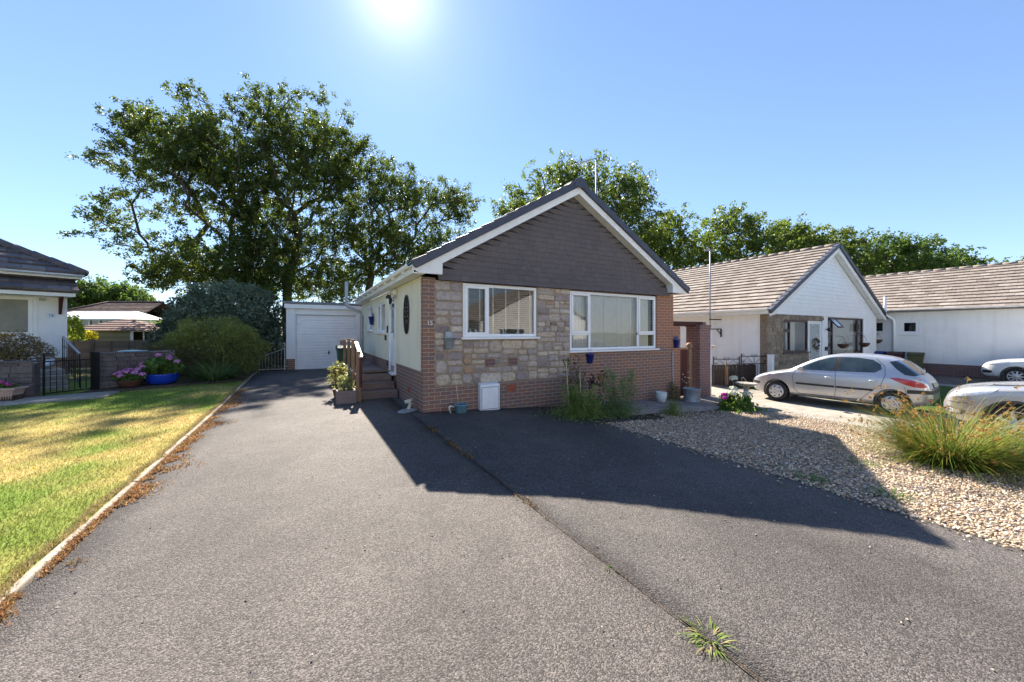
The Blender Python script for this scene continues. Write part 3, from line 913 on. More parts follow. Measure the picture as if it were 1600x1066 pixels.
def window(u0, u1, z0, z1, panes, parent, face='front', y=0.0, fw=.062, depth=.07, mat=None, name='window', glass=None, sill=True, back=None):
    """frame with its panes; panes = list of (a0,a1,b0,b1,opening) in fractions; opening lights get a sash of their own"""
    mat = mat or M_white; glass = glass or M_glass
    R = Matrix.Identity(4) if face == 'front' else Matrix(((0, 1, 0, 0), (1, 0, 0, 0), (0, 0, 1, 0), (0, 0, 0, 1)))
    fr = MB(); gl = MB()
    y0 = y + .02; y1 = y0 + depth
    w, h = u1 - u0, z1 - z0
    # outer ring
    fr.box(u0, u1, y0, y1, z0, z0 + fw, M=R); fr.box(u0, u1, y0, y1, z1 - fw, z1, M=R)
    fr.box(u0, u0 + fw, y0, y1, z0 + fw, z1 - fw, M=R); fr.box(u1 - fw, u1, y0, y1, z0 + fw, z1 - fw, M=R)
    wi, hi = w - fw, h - fw
    seen = set()
    for (a0, a1, b0, b1, op) in panes:
        p0, p1 = u0 + fw / 2 + wi * a0, u0 + fw / 2 + wi * a1
        q0, q1 = z0 + fw / 2 + hi * b0, z0 + fw / 2 + hi * b1
        if a0 > 0.001 and ('v', round(p0, 3), round(q0, 3)) not in seen:
            fr.box(p0 - fw / 2, p0 + fw / 2, y0 + .002, y1 - .002, q0 + (fw / 2), q1 - (fw / 2), M=R); seen.add(('v', round(p0, 3), round(q0, 3)))
        if b0 > 0.001:
            fr.box(p0 + fw / 2, p1 - fw / 2, y0 + .004, y1 - .004, q0 - fw / 2, q0 + fw / 2, M=R)
        g0, g1, h0, h1 = p0 + fw / 2, p1 - fw / 2, q0 + fw / 2, q1 - fw / 2
        if op:
            s = .035
            fr.box(g0 - .02, g1 + .02, y0 - .018, y0 + .03, h0 - .02, h0 + s, M=R); fr.box(g0 - .02, g1 + .02, y0 - .018, y0 + .03, h1 - s, h1 + .02, M=R)
            fr.box(g0 - .02, g0 + s, y0 - .018, y0 + .03, h0 + s, h1 - s, M=R); fr.box(g1 - s, g1 + .02, y0 - .018, y0 + .03, h0 + s, h1 - s, M=R)
            g0 += s; g1 -= s; h0 += s; h1 -= s
        gl.add([(g0 - .01, y0 + .034, h0 - .01), (g1 + .01, y0 + .034, h0 - .01), (g1 + .01, y0 + .034, h1 + .01), (g0 - .01, y0 + .034, h1 + .01)], [(0, 1, 2, 3) if face == 'front' else (3, 2, 1, 0)], M=R)
    f = fr.build(name, mat, parent, bevel=.006)
    gl.build('pane', glass, f, fix=False)
    if sill:
        s = MB(); s.box(u0 - .05, u1 + .05, y - .075, y + .06, z0 - .045, z0 - .003, M=R)
        s.build('sill', mat, f, bevel=.008)
    return f
w1 = window(*W1, [(0, .31, 0, 1, True), (.31, 1, 0, 1, False)], house)
w2 = window(*W2, [(0, .2, 0, .27, False), (0, .2, .27, 1, True), (.2, .775, 0, 1, False), (.775, 1, 0, .27, False), (.775, 1, .27, 1, True)], house)
# wooden venetian blind in the left front window, vertical blind in the wide one
M_slat = simple('pale wooden blind slat', (.50, .45, .38), .5, var=.2, scale=20)
M_tape = simple('cream blind tape', (.55, .52, .46), .8)
def blind1():
    m = MB(); r = random.Random(2)
    z = W1[2] + .08
    while z < W1[3] - .08:
        R = Matrix.Translation((0, .155, z)) @ Matrix.Rotation(math.radians(-14 + r.uniform(-5, 5)), 4, 'X')
        for a, b in ((W1[0] + .05, 1.30), (1.34, W1[1] - .05)):
            m.box(a, b, -.023, .023, -.0015, .0015, 0, r.uniform(.8, 1.2), R)
        z += .044
    for x in (.95, 1.20, 1.50, 1.80, 2.12, 2.40): m.box(x - .014, x + .014, .125, .130, W1[2] + .05, W1[3] - .05, 1)
    m.build('venetian_blind', [M_slat, M_tape], w1)
blind1()
M_vane = simple('pale vertical blind fabric', (.70, .70, .66), .85, var=.05)
def blind2():
    m = MB(); r = random.Random(3)
    x = W2[0] + .07
    while x < W2[1] - .08:
        R = Matrix.Translation((x, .17 + r.uniform(-.003, .003), 0)) @ Matrix.Rotation(math.radians(3 + r.uniform(-2.5, 2.5)), 4, 'Z')
        m.box(-.0455, .0455, -.001, .001, W2[2] + .05, W2[3] - .04, 0, r.uniform(.9, 1.1), R)
        x += .0885
    m.build('vertical_blind', M_vane, w2)
blind2()
# windowsill ornaments stand inside on the sill
def sill_china():
    for i, x in enumerate((.98, 1.10, 1.72, 2.08)):
        m = MB(); m.lathe([(.0, 0), (.03, 0), (.04, .04), (.02, .08), (.026, .10)], 10)
        x_, y_ = uv2w(x, .112)
        o = m.build('china_ornament', MATS['sill china'] if 'sill china' in MATS else simple('sill china', (.6, .62, .55), .3)); o.location = (x_, y_, W1[2] + .062)
        setp(o, 'small pale china ornament behind the glass of the slatted blind window', 'ornament', 'ornaments on the window sill')
sill_china()
for (a, b, c, d) in SW:
    f = window(a, b, c, d, [(0, .62, 0, 1, False), (.62, 1, 0, 1, True)], house, 'side', -.016, fw=.055)
    q = MB(); q.box(.12, .122, a + .05, b - .05, c + .05, c + (d - c) * .55); q.build('net_curtain', M_vane, f)
# front door on the left side wall
def front_door():
    fr = MB(); v0, v1, z0, z1 = DR
    fr.box(-.035, .05, v0, v0 + .05, z0, z1); fr.box(-.035, .05, v1 - .05, v1, z0, z1); fr.box(-.035, .05, v0 + .05, v1 - .05, z1 - .05, z1)
    fr.box(-.11, .06, v0 - .02, v1 + .02, z0 - .05, z0 + .002)
    f = fr.build('door', M_white, house, bevel=.006)
    l = MB(); l.box(.0, .045, v0 + .05, v1 - .05, z0 + .004, z1 - .05)
    for zz in ((z0 + .15, z0 + .62), (z0 + .72, z0 + .86)): l.box(-.008, 0, v0 + .16, v1 - .16, zz[0], zz[1])
    lf = l.build('door_leaf', M_white, f, bevel=.005)
    g = MB(); g.box(-.004, .006, v0 + .17, v1 - .17, z0 + 1.0, z1 - .2); g.build('pane', M_darkglass, lf)
    h = MB(); h.box(-.03, .0, v0 + .09, v0 + .13, z0 + .82, z0 + 1.06); h.tube([(-.03, v0 + .11, z0 + .98), (-.07, v0 + .11, z0 + .98), (-.07, v0 + .24, z0 + .97)], .011, 8)
    h.build('handle', M_black, lf)
front_door()
m = MB(); m.box(-.05, -.016, 3.18, 3.23, 1.48, 1.66); m.build('doorbell', M_blackplastic, house, bevel=.006)
m = MB(); m.box(-.06, -.016, 3.40, 3.46, 1.28, 1.42); m.build('key_safe', M_blackplastic, house, bevel=.008)

# gable clad in small dark tiles, the courses swept up at the verges
def gable_cladding():
    m = MB(); r = random.Random(8)
    zb, zt = 2.475, 4.60; g = .110; cu = 3.49; s = .581
    nc = int((zt - zb) / g) + 1
    def edge(z): return max(0.0, (zt - z) / s)
    for c in range(nc):
        z0 = zb + c * g; z1 = z0 + g * 1.06
        hw = min(edge(z0), 3.20) + .02
        if hw < .06: continue
        n_ = max(10, int(hw * 2 / .155))
        xs = np.linspace(cu - hw, cu + hw, n_ + 1)
        kick = .075 * max(0, 1 - (z0 - zb) / .42) ** 1.5
        kick1 = .075 * max(0, 1 - (z1 - zb) / .42) ** 1.5
        def lift(x):
            d = hw - abs(x - cu)
            return (.10 if c > 1 else .0) * max(0, 1 - d / .42) ** 1.6
        for k in range(n_):
            a, b = xs[k], xs[k + 1] - .0012
            za, zc = lift(a), lift(b)
            jj = r.uniform(-.0015, .0015); tl = max(0.0, min(1.0, r.gauss(.5, .13)))
            y0 = -.020 - kick + jj; y1 = -.010 - kick1
            def cap(x, z): return min(z, zt - abs(x - cu) * s + .03)
            vs = [(a, y0, cap(a, z0 + za)), (b, y0, cap(b, z0 + zc)), (b, y1, cap(b, z1 + zc)), (a, y1, cap(a, z1 + za)),
                  (a, y0 + .013, cap(a, z0 + za)), (b, y0 + .013, cap(b, z0 + zc)), (b, y1 + .013, cap(b, z1 + zc)), (a, y1 + .013, cap(a, z1 + za))]
            m.add(vs, [(0, 1, 2, 3), (4, 7, 6, 5), (0, 4, 5, 1), (1, 5, 6, 2), (2, 6, 7, 3), (3, 7, 4, 0)], 0, tl)
    n = NT('dark hung tile'); t = n.attr('tint')
    c = n.ramp(t, [(0, (.098, .084, .083)), (.5, (.115, .099, .098)), (1, (.134, .116, .113))])
    f = n.noise(30, 5, .6); big = n.noise(.8, 4)
    c = n.mix(.6, c, n.ramp(f, [(.3, .75), (.7, 1.2)]), 'MULTIPLY')
    c = n.mix(1.0, c, n.ramp(big, [(.3, .88), (.7, 1.12)]), 'MULTIPLY')
    mt = n.done(n.bsdf(c, .75, 0, n.bump(f, .3, .006), .3))
    m.build('gable_cladding', mt, house, fix=False)
    b = MB(); b.prism([(.28, 2.49), (6.70, 2.49), (6.70, 2.72), (3.49, 4.62), (.28, 2.72)], .0, .16); b.build('gable_backing', M_dark, house)
gable_cladding()
ROOF_V0, ROOF_V1 = -.22, 8.35
S = .581; ZR = 4.93; CU = 3.49
def roofz(u): return ZR - S * abs(u - CU)
def bungalow_roof():
    m = MB()
    for sg in (-1, 1):
        EX = 3.82 if sg > 0 else 3.70
        e = CU + sg * EX
        m.add([(CU, ROOF_V0 + .02, ZR - .10), (e, ROOF_V0 + .02, roofz(e) - .10), (e, ROOF_V1, roofz(e) - .10), (CU, ROOF_V1, ZR - .10),
               (CU, ROOF_V0 + .02, ZR - .125), (e, ROOF_V0 + .02, roofz(e) - .125), (e, ROOF_V1, roofz(e) - .125), (CU, ROOF_V1, ZR - .125)],
              [(0, 1, 2, 3), (4, 7, 6, 5), (0, 4, 5, 1), (1, 5, 6, 2), (2, 6, 7, 3), (3, 7, 4, 0)], 0, .5)
        d = Vector((-sg, 0, S)).normalized()
        roof_tiles(m, (e, ROOF_V0 + .02, roofz(e) - .09), (0, 1, 0), d, ROOF_V1 - ROOF_V0 - .02, EX * math.hypot(1, S), .33, .33, .02, 5)
    y = ROOF_V0
    while y < ROOF_V1:
        m.tube([(CU, y, ZR - .06), (CU, y + .44, ZR - .06)], .11, 10, 0, .5); y += .45
    m.prism([(CU - 3.3, 2.62), (CU + 3.3, 2.62), (CU, 4.6)], HD - .1, HD, 0)
    return m.build('roof', M_tile_dark, house)
bungalow_roof()
def verge():
    """dry verge units: lipped dark caps stepping down each rake"""
    m = MB()
    for sg in (-1, 1):
        L = (3.86 if sg > 0 else 3.76) * math.hypot(1, S); n_ = 14; st = L / n_
        d = Vector((sg, 0, -S)).normalized(); nr = Vector((sg * S, 0, 1)).normalized()
        O = Vector((CU, 0, ZR + .01))
        for k in range(n_):
            a = O + d * (st * k - (.03 if k else 0.0)); b = O + d * (st * (k + 1))
            for (y0, y1) in ((ROOF_V0 - .055, ROOF_V0 + .10),):
                lift0, lift1 = -.012, .014
                vs = []
                for y in (y0, y1):
                    vs += [Vector((a.x, y, a.z)) + nr * lift0, Vector((b.x, y, b.z)) + nr * lift1, Vector((b.x, y, b.z)) - nr * .150, Vector((a.x, y, a.z)) - nr * .150]
                m.add(vs, [(0, 1, 2, 3), (7, 6, 5, 4), (0, 4, 5, 1), (1, 5, 6, 2), (2, 6, 7, 3), (3, 7, 4, 0)])
    m.prism([(CU - .17, ZR - .20), (CU + .17, ZR - .20), (CU + .15, ZR - .03), (CU, ZR + .055), (CU - .15, ZR - .03)], ROOF_V0 - .075, ROOF_V0 - .05)
    return m.build('verge_caps', M_navy, house, bevel=.012)
verge()
def barge():
    m = MB()
    for sg in (-1, 1):
        def P(d, off): return (CU + sg * d, roofz(CU + sg * d) - off)
        e1 = 3.19
        poly = [(CU, ZR - .13), P(3.80 if sg > 0 else 3.71, .13), P(3.80 if sg > 0 else 3.71, .17), (CU + sg * (3.66 if sg > 0 else 3.60), 2.555), (CU + sg * e1, 2.555), (CU + sg * e1, roofz(CU + sg * e1) - .315), (CU, ZR - .315)]
        if sg < 0: poly = poly[::-1]
        m.prism(poly, ROOF_V0 - .0, ROOF_V0 + .03)
        # soffit board behind the bargeboard and the return of the box end
        q = [(CU, ZR - .315), P(e1, .315), P(e1, .30), (CU, ZR - .30)]
        if sg < 0: q = q[::-1]
        m.prism(q, ROOF_V0 + .032, -.005)
        x = CU + sg * e1; m.box(min(x, x + sg * .02), max(x, x + sg * .02), ROOF_V0 + .032, -.005, 2.557, roofz(x) - .31)
    # eaves soffits and fascias along both sides
    m.box(-.215, -.018, ROOF_V0 + .032, ROOF_V1, 2.545, 2.565); m.box(HW + .006, HW + .28, ROOF_V0 + .032, ROOF_V1, 2.545, 2.565)
    m.box(-.24, -.217, ROOF_V0 + .032, ROOF_V1, 2.545, 2.70)
    m.box(HW + .282, HW + .305, ROOF_V0 + .032, ROOF_V1, 2.545, 2.70)
    return m.build('bargeboard', M_whitepaint, house)
barge()
def half_gutter(m, a, b, r=.056, n=8):
    """open half round gutter from a to b"""
    a = Vector(a); b = Vector(b); d = (b - a).normalized(); x = d.cross(Vector((0, 0, 1))).normalized()
    vs = []; fs = []
    for p in (a, b):
        for rr in (r, r - .006):
            for k in range(n + 1):
                an = math.pi + math.pi * k / n
                vs.append(p + x * math.cos(an) * rr + Vector((0, 0, 1)) * math.sin(an) * rr)
    s = n + 1
    for k in range(n):
        fs.append((k, k + 1, 2 * s + k + 1, 2 * s + k)); fs.append((s + k, 3 * s + k, 3 * s + k + 1, s + k + 1))
    for e in (0, 2 * s):
        for k in range(n): fs.append((e + k, e + s + k, e + s + k + 1, e + k + 1))
    fs += [(0, 2 * s, 3 * s, s), (n, s + n, 3 * s + n, 2 * s + n)]
    m.add(vs, fs, 0, 1, True)
m = MB(); half_gutter(m, (-.295, ROOF_V0 + .03, 2.70), (-.295, ROOF_V1, 2.675), .054)
for v in np.arange(.4, 8.2, .9): m.box(-.31, -.241, v - .012, v + .012, 2.60, 2.69)
half_gutter(m, (HW + .365, ROOF_V0 + .05, 2.68), (HW + .365, ROOF_V1, 2.665), .058)
m.build('gutter', M_white, house)
m = MB()
m.tube([(-.09, 7.75, .05), (-.09, 7.75, 2.10), (-.12, 7.75, 2.2), (-.55, 7.72, 2.42), (-.60, 7.72, 2.5), (-.60, 7.72, 3.30)], .055, 12)
for z in (.9, 2.05): m.tube([(-.09, 7.75, z - .03), (-.09, 7.75, z + .03)], .066, 12)
m.build('soil_pipe', M_grey, house)
m = MB(); m.tube([(6.93, -.03, -.5), (6.93, -.03, .95)], .012, 8); m.build('standpipe', M_grey, house)
M_boxwhite = simple('meter box plastic', (.74, .76, .78), .4, var=.05, dirt=.08)
M_shadowgap = simple('grey painted shadow gap', (.22, .23, .25), .7)
def meter_box():
    m = MB(); m.prism([(-.13, -.06), (0, -.06), (0, .49), (-.13, .46)], 1.10, 1.53, plane='yz')
    b = m.build('meter_box', M_boxwhite, house, bevel=.012)
    d = MB(); d.box(1.135, 1.495, -.140, -.132, -.02, .40); d.box(1.165, 1.185, -.146, -.139, .17, .20, 0, .3); d.build('door', M_boxwhite, b, bevel=.004)
    g = MB(); g.box(1.123, 1.507, -.1325, -.128, -.032, .412); g.build('shadow_gap', M_shadowgap, b)  # grey rim stands in for the shadow gap round the door
    p = MB(); p.tube([(1.17, -.06, -.06), (1.17, -.06, -.2)], .022, 8); p.build('pipe', M_boxwhite, b)
meter_box()
text_mesh('house_number', '15', .115, .006, simple('pale metal numeral', (.72, .72, .70), .5), house, (.125, -.012, 1.665), (math.radians(90), 0, 0))
def aerial(parent, base, top, arm, nel, mat, name='aerial'):
    m = MB(); b = Vector(base); t = Vector(top); a = Vector(arm)
    m.tube([b, t], .026, 8)
    m.tube([t, t + a], .017, 6)
    side = a.cross(Vector((0, 0, 1))).normalized()
    for k in range(nel):
        c = t + a * (.08 + .9 * k / nel); w = .09 + .10 * (1 - k / nel)
        m.tube([c - side * w, c + side * w], .004, 4); 
        m.tube([c, c + Vector((0, 0, .10))], .004, 4)
    m.tube([t - Vector((0, 0, .35)), t - Vector((0, 0, .35)) + side * .2], .010, 6)
    return m.build(name, mat, parent)
aerial(house, (6.35, 2.4, roofz(6.35) - .1), (6.35, 2.4, 7.14), (-.95, .10, -.42), 9, M_galv)
# interior: floor and a light ceiling so that the rooms are real rooms
m = MB(); m.box(.2, HW - .26, .26, HD - .2, .3, .5); m.box(.2, HW - .26, .26, HD - .2, 2.53, 2.56); m.box(3.0, 3.1, .26, 5, .5, 2.53); m.box(.2, 3.0, 3.8, 3.9, .5, 2.53); m.box(3.1, HW - .26, 4.2, 4.3, .5, 2.53)
m.build('interior_partition', simple('room plaster', (.45, .42, .37), .9), house)

# ------------------------------------------------------------------ garage
gx, gy = uv2w(-2.5, 9.25)
garage = thing('garage', 'flat roofed garage with white horizontally ribbed up and over door', 'garage', (gx, gy, .08), A)
m = MB(); m.box(0, .28, 0, .3, .42, 2.30); m.box(2.42, 2.75, 0, .3, .42, 2.30); m.box(0, .2, .3, 5.5, .42, 2.3); m.box(2.55, 2.75, .3, 5.5, .42, 2.3); m.box(.2, 2.55, 5.3, 5.5, 0, 2.3)
m.build('wall', M_wrender, garage)
m = MB(); m.box(.005, .275, .006, .3, -.2, .42); m.box(2.425, 2.745, .006, .3, -.2, .42); m.box(.005, .2, .3, 5.5, -.2, .42); m.box(2.55, 2.745, .3, 5.5, -.2, .42); m.build('brick_plinth', M_brick, garage)
m = MB(); m.box(-.06, 2.8, -.08, 0.02, 2.30, 2.46); m.box(.28, 2.42, .05, .1, 2.075, 2.30); m.box(.28, .33, .08, .16, -.02, 2.075); m.box(2.37, 2.42, .08, .16, -.02, 2.075)
m.build('fascia', M_white, garage, bevel=.006)
m = MB(); m.box(-.10, 2.84, -.10, 5.6, 2.462, 2.56); m.build('flat_roof', simple('grey roofing felt', (.20, .20, .22), .9, bump=.4), garage, bevel=.01)
m = MB(); half_gutter(m, (-.16, -.1, 2.43), (-.16, 5.5, 2.41), .05); m.build('gutter', M_white, garage)
def garage_door():
    poly = []; z = .0; n_ = 19; st = 2.055 / n_
    for k in range(n_):
        poly += [(z, .0), (z + .010, .016), (z + .022, .016), (z + .032, .0)] if k else [(z, 0.0)]
        z += st
    poly.append((z, 0.0))
    pr = [(.115 + d, zz) for zz, d in poly] + [(.15, 2.055), (.15, 0)]
    m = MB(); m.prism([(y, zz) for y, zz in pr], .335, 2.365, plane='yz')
    d = m.build('door', M_white, garage)
    h = MB(); h.lathe([(.0, 0), (.035, 0), (.035, .012), (.0, .014)], 12, M=Matrix.Translation((1.42, .112, .62)) @ Matrix.Rotation(math.radians(90), 4, 'X'))
    h.tube([(1.42, .10, .62), (1.42, .08, .62)], .014, 8); h.box(1.405, 1.435, .06, .085, .54, .70); h.build('handle', M_black, d)
garage_door()

# ------------------------------------------------------------------ cream scrolled gate beside the garage
def spiral(cx, cz, r0, r1, a0, turns, n=22, y=0):
    return [(cx + (r0 + (r1 - r0) * k / n) * math.cos(a0 + turns * 2 * math.pi * k / n), y, cz + (r0 + (r1 - r0) * k / n) * math.sin(a0 + turns * 2 * math.pi * k / n)) for k in range(n + 1)]
gx, gy = uv2w(-3.42, 9.18)
gate = thing('scrolled_gate', 'cream wrought iron side gate with scrolls beside the garage', 'gate', (gx, gy, float(zg_uv(-3, 9.2))), A)
m = MB(); m.bar((.10, 0, .05), (.90, 0, .05), .014, .022); m.bar((.88, 0, 0), (.88, 0, 1.02), .022, .022); m.bar((.02, 0, .98), (.88, 0, .98), .014, .022)
m.bar((.07, 0, .50), (.88, 0, .80), .014, .02); m.bar((.02, 0, .70), (.02, 0, 1.0), .018, .018); m.bar((.10, 0, .05), (.10, 0, .53), .018, .018)
m.bar((.88, 0, .93), (.95, 0, .93), .02, .03); m.bar((.88, 0, .14), (.95, 0, .14), .02, .03); m.bar((.02, 0, .70), (.11, 0, .70), .014, .02)
m.build('frame', M_creamiron, gate)
m = MB()
for k in range(8):
    x = .19 + .0965 * k; m.tube([(x, 0, .05), (x, 0, .5 + (x - .07) * .37)], .007, 6)
m.build('bars', M_creamiron, gate)
m = MB()
for pts in (spiral(.115, .855, .018, .125, .3, 1.7), spiral(.735, .865, .018, .10, 2.6, -1.6), spiral(.40, .92, .015, .05, 3.3, 1.3), spiral(.26, .75, .01, .04, .5, -1.2), spiral(.575, .775, .01, .035, 3, 1.2), spiral(.44, .73, .01, .04, .8, 1.1)):
    m.tube(pts, .006, 6)
m.tube([(.08, 0, .51), (.25, 0, .60), (.40, 0, .76), (.52, 0, .92), (.66, 0, .975)], .006, 6)
m.tube([(.235, 0, .80), (.22, 0, .70), (.14, 0, .56)], .006, 6)
m.build('scrollwork', M_creamiron, gate)
def at_uv(u, v, dz=0.0):
    x, y = uv2w(u, v)
    return (x, y, float(zg_uv(u, v)) + dz)
# ------------------------------------------------------------------ timber steps, handrail and planter at the front door
st = thing('timber_steps', 'three weathered timber sleeper steps up to the front door', 'steps', at_uv(-.42, 1.98), A)
rr_ = random.Random(4)
for k in range(3):
    m = MB(); v = .0 + .27 * k; z = .165 * k
    m.box(-.44 + .0, .40 - .02 * k, v, v + .30 if k < 2 else 3.9, z + .004 if k else -.1, z + .165, 0, rr_.uniform(.8, 1.1))
    if k == 2:
        for q in range(15): m.box(-.44, .38, v + .305 + q * .225, v + .305 + q * .225 + .215, z + .166, z + .176, 0, rr_.uniform(.8, 1.2))
    m.build('step', M_sleeper, st, bevel=.012)
mat_o = MB(); mat_o.box(-.30, .30, -.17, .17, 0, .018)
o = mat_o.build('doormat', simple('coir doormat', (.20, .12, .07), .95, bump=.8, bscale=200), None, bevel=.006)
o.location = at_uv(-.36, 2.82, .515); o.rotation_euler = (0, 0, A); setp(o, 'brown coir doormat lying on the top step', 'doormat')
hr = thing('handrail', 'brown timber post handrail with white capping rail along the steps', 'handrail', at_uv(-.93, 2.5), A)
for k, (v, h) in enumerate(((0, 1.31), (.95, 1.32), (2.1, 1.28), (3.1, 1.24))):
    m = MB(); m.box(-.035, .035, v - .04, v + .04, -.05, h, 0, rr_.uniform(.9, 1.25)); m.box(-.04, .04, v - .045, v + .045, h, h + .012, 0, 1.4)
    m.build('post', M_timber, hr, bevel=.008)
m = MB(); m.box(-.01, .085, -.72, -.63, -.05, 1.08, 0, 1.1); m.build('post', M_timber, hr, bevel=.008)
m = MB(); m.bar((.075, -.82, .96), (.075, .1, 1.25), .075, .035); m.bar((.075, .1, 1.25), (.075, 3.15, 1.20), .075, .035); m.build('rail', M_whitepaint, hr, bevel=.006)
m = MB(); m.box(.05, .10, -.78, -.72, .3, .97); m.build('newel', M_redwood, hr, bevel=.006)
m = MB()
for v in (-.02, .93, 2.08, 3.08):
    m = MB(); m.tube([(-.05, v - .45, .66), (-.055, v - .2, .60), (-.05, v + .06, .66)], .008, 6); m.build('rope', M_whitepaint, hr)

def pot(name, label, cat, loc, prof, mat, soil_z=None, soil_r=None, group=None, rz=0):
    t = thing(name, label, cat, loc, rz, group)
    m = MB(); m.lathe(prof, 24); m.build('bowl', mat, t)
    if soil_z is not None:
        s = MB(); s.lathe([(soil_r, soil_z - .01), (soil_r, soil_z), (0, soil_z + .012)], 18); s.build('soil', M_soil, t)
    return t
M_blueglaze = simple('cobalt glaze', (.010, .045, .42), .22, var=.25, scale=5, spec=.7)
M_navyglaze = simple('navy enamel', (.012, .02, .16), .3, var=.15)
M_tealglaze = simple('dusty teal glaze', (.12, .24, .30), .4, var=.25, scale=10, dirt=.2)
M_whiteglaze = simple('white and pale green glaze', (.60, .66, .64), .35, var=.06)
M_terra = simple('pale terracotta plastic', (.48, .33, .27), .7, var=.12, scale=6)
M_brownpot = simple('brown pot', (.10, .045, .03), .6, var=.2)
M_stonec = simple('cast stone', (.30, .28, .24), .9, var=.25, scale=14, bump=.4, bscale=60, dirt=.3)
M_bone = simple('bleached ornament', (.62, .58, .48), .8, var=.15, scale=14)
pl = thing('planter_box', 'low dark timber trough planter at the foot of the handrail', 'planter', at_uv(-1.14, 1.82), A)
m = MB(); m.box(-.19, .19, -.16, -.12, 0, .27); m.box(-.19, .19, .16, .20, 0, .27); m.box(-.19, -.15, -.12, .16, 0, .27); m.box(.15, .19, -.12, .16, 0, .27); m.build('box', M_sleeper, pl, bevel=.006)
m = MB(); m.box(-.15, .15, -.12, .16, .05, .22); m.build('soil', M_soil, pl)

# ------------------------------------------------------------------ things hung on the bungalow
def wall_pot(loc, rz, label, mat, s=1.0, group='half pots hung on the bungalow walls', nm='wall_pot'):
    t = thing(nm, label, 'wall pot', loc, rz, group)
    m = MB()
    n_ = 10; vs = []; fs = []
    prof = [(.065, 0), (.075, .02), (.105, .20), (.118, .205), (.118, .225), (.105, .225)]
    for r_, z in prof:
        for k in range(n_ + 1):
            a = math.pi + math.pi * k / n_; vs.append((r_ * s * math.cos(a), -.002 + r_ * s * math.sin(a), z * s))
    w = n_ + 1
    for i in range(len(prof) - 1):
        for k in range(n_): fs.append((i * w + k, i * w + k + 1, (i + 1) * w + k + 1, (i + 1) * w + k))
        fs.append((i * w, (i + 1) * w, (i + 1) * w + n_, i * w + n_))
    fs.append(tuple(range(w))[::-1])
    m.add(vs, fs, 0, 1, True); m.build('bowl', mat, t)
    b = MB(); b.box(-.075 * s, .075 * s, -.012, -.002, .17 * s, .32 * s)
    b.build('back_plate', mat, t, bevel=.01)
    return t
def hl(u, v, z):                       # house local to world
    x, y = uv2w(u, v); return (x, y, z)
wall_pot(hl(.49, -.035, 1.17), A, 'galvanised grey half pot hung on the stone wall by the corner pier', M_galv, 1.05)
wall_pot(hl(3.98, -.002, .76), A, 'navy blue half pot hung under the wide front window', M_navyglaze, 1.0)
wall_pot(hl(7.08, -.012, 1.06), A, 'navy blue half pot hung on the red brick beside the board gate', M_navyglaze, 1.0)
wall_pot(hl(-.05, 5.45, 1.72), A - math.pi / 2, 'navy blue half pot hung between the two side windows', M_navyglaze, 1.15)
# pierced oval plaque
pq = thing('wall_plaque', 'dark brown pierced oval plaque on the cream side wall', 'plaque', hl(-.018, 1.14, 1.87), A - math.pi / 2)
m = MB()
ring = [(.20 * math.cos(a), -.02, .40 * math.sin(a)) for a in np.linspace(0, 2 * math.pi, 33)]
m.tube(ring, .016, 6, cap=False)
for q in range(7):
    z = -.30 + .1 * q; w = .18 * math.sqrt(max(0, 1 - (z / .4) ** 2))
    for sx in (-1, 1): m.tube([(x_ * sx + sx * w * .5, -.02, z_) for x_, _, z_ in spiral(0, z, .01, min(.055, w * .5), q, 1.2)], .009, 5)
m.tube([(0, -.02, -.40), (0, -.02, .40)], .012, 6)
m.tube([(-.1, -.02, -.3), (.1, -.02, .0), (-.1, -.02, .3)], .008, 5); m.tube([(.1, -.02, -.3), (-.1, -.02, .0), (.1, -.02, .3)], .008, 5)
m.build('lattice', M_rustiron, pq)
# bird ornament over the door
bd = thing('bird_ornament', 'black and white flying bird ornament above the front door', 'ornament', hl(-.12, 2.42, 2.26), A - math.pi / 2)
m = MB(); m.ball((0, 0, 0), (.05, .05, .10), 10, 8, 0); m.ball((0, -.03, .10), (.035, .04, .035), 8, 6, 0)
m.add([(-.02, 0, .06), (-.20, -.02, .16), (-.34, -.05, .09), (-.20, -.01, .04), (-.03, .01, -.03), (-.2, .015, .1)], [(0, 1, 5), (1, 2, 5), (2, 3, 5), (3, 4, 5), (4, 0, 5)], 0)
m.add([(.02, 0, .06), (.18, -.02, .17), (.30, -.05, .13), (.18, -.01, .05), (.03, .01, -.03), (.17, .015, .1)], [(0, 1, 5), (1, 2, 5), (2, 3, 5), (3, 4, 5), (4, 0, 5)], 0)
m.add([(-.04, 0, -.06), (.04, 0, -.06), (.09, .0, -.24), (.02, .02, -.20)], [(0, 1, 2, 3)], 0)
m.ball((0, -.035, -.02), (.035, .03, .07), 8, 6, 1)
m.tube([(0, .03, 0), (0, .10, .0)], .008, 6, 0)
m.build('bird', [simple('black resin', (.02, .016, .02), .4), M_white], bd)
sl = thing('security_light', 'cream floodlight with sensor under the side eaves', 'light', hl(-.02, 2.15, 2.40), A - math.pi / 2)
m = MB(); m.box(-.07, .07, -.09, -.004, -.03, .09); m.box(-.04, .04, -.13, -.09, -.09, -.02); m.build('housing', M_cream, sl, bevel=.01)
m = MB(); m.ball((0, -.13, -.06), .022, 8, 6); m.build('sensor', M_blackplastic, sl)

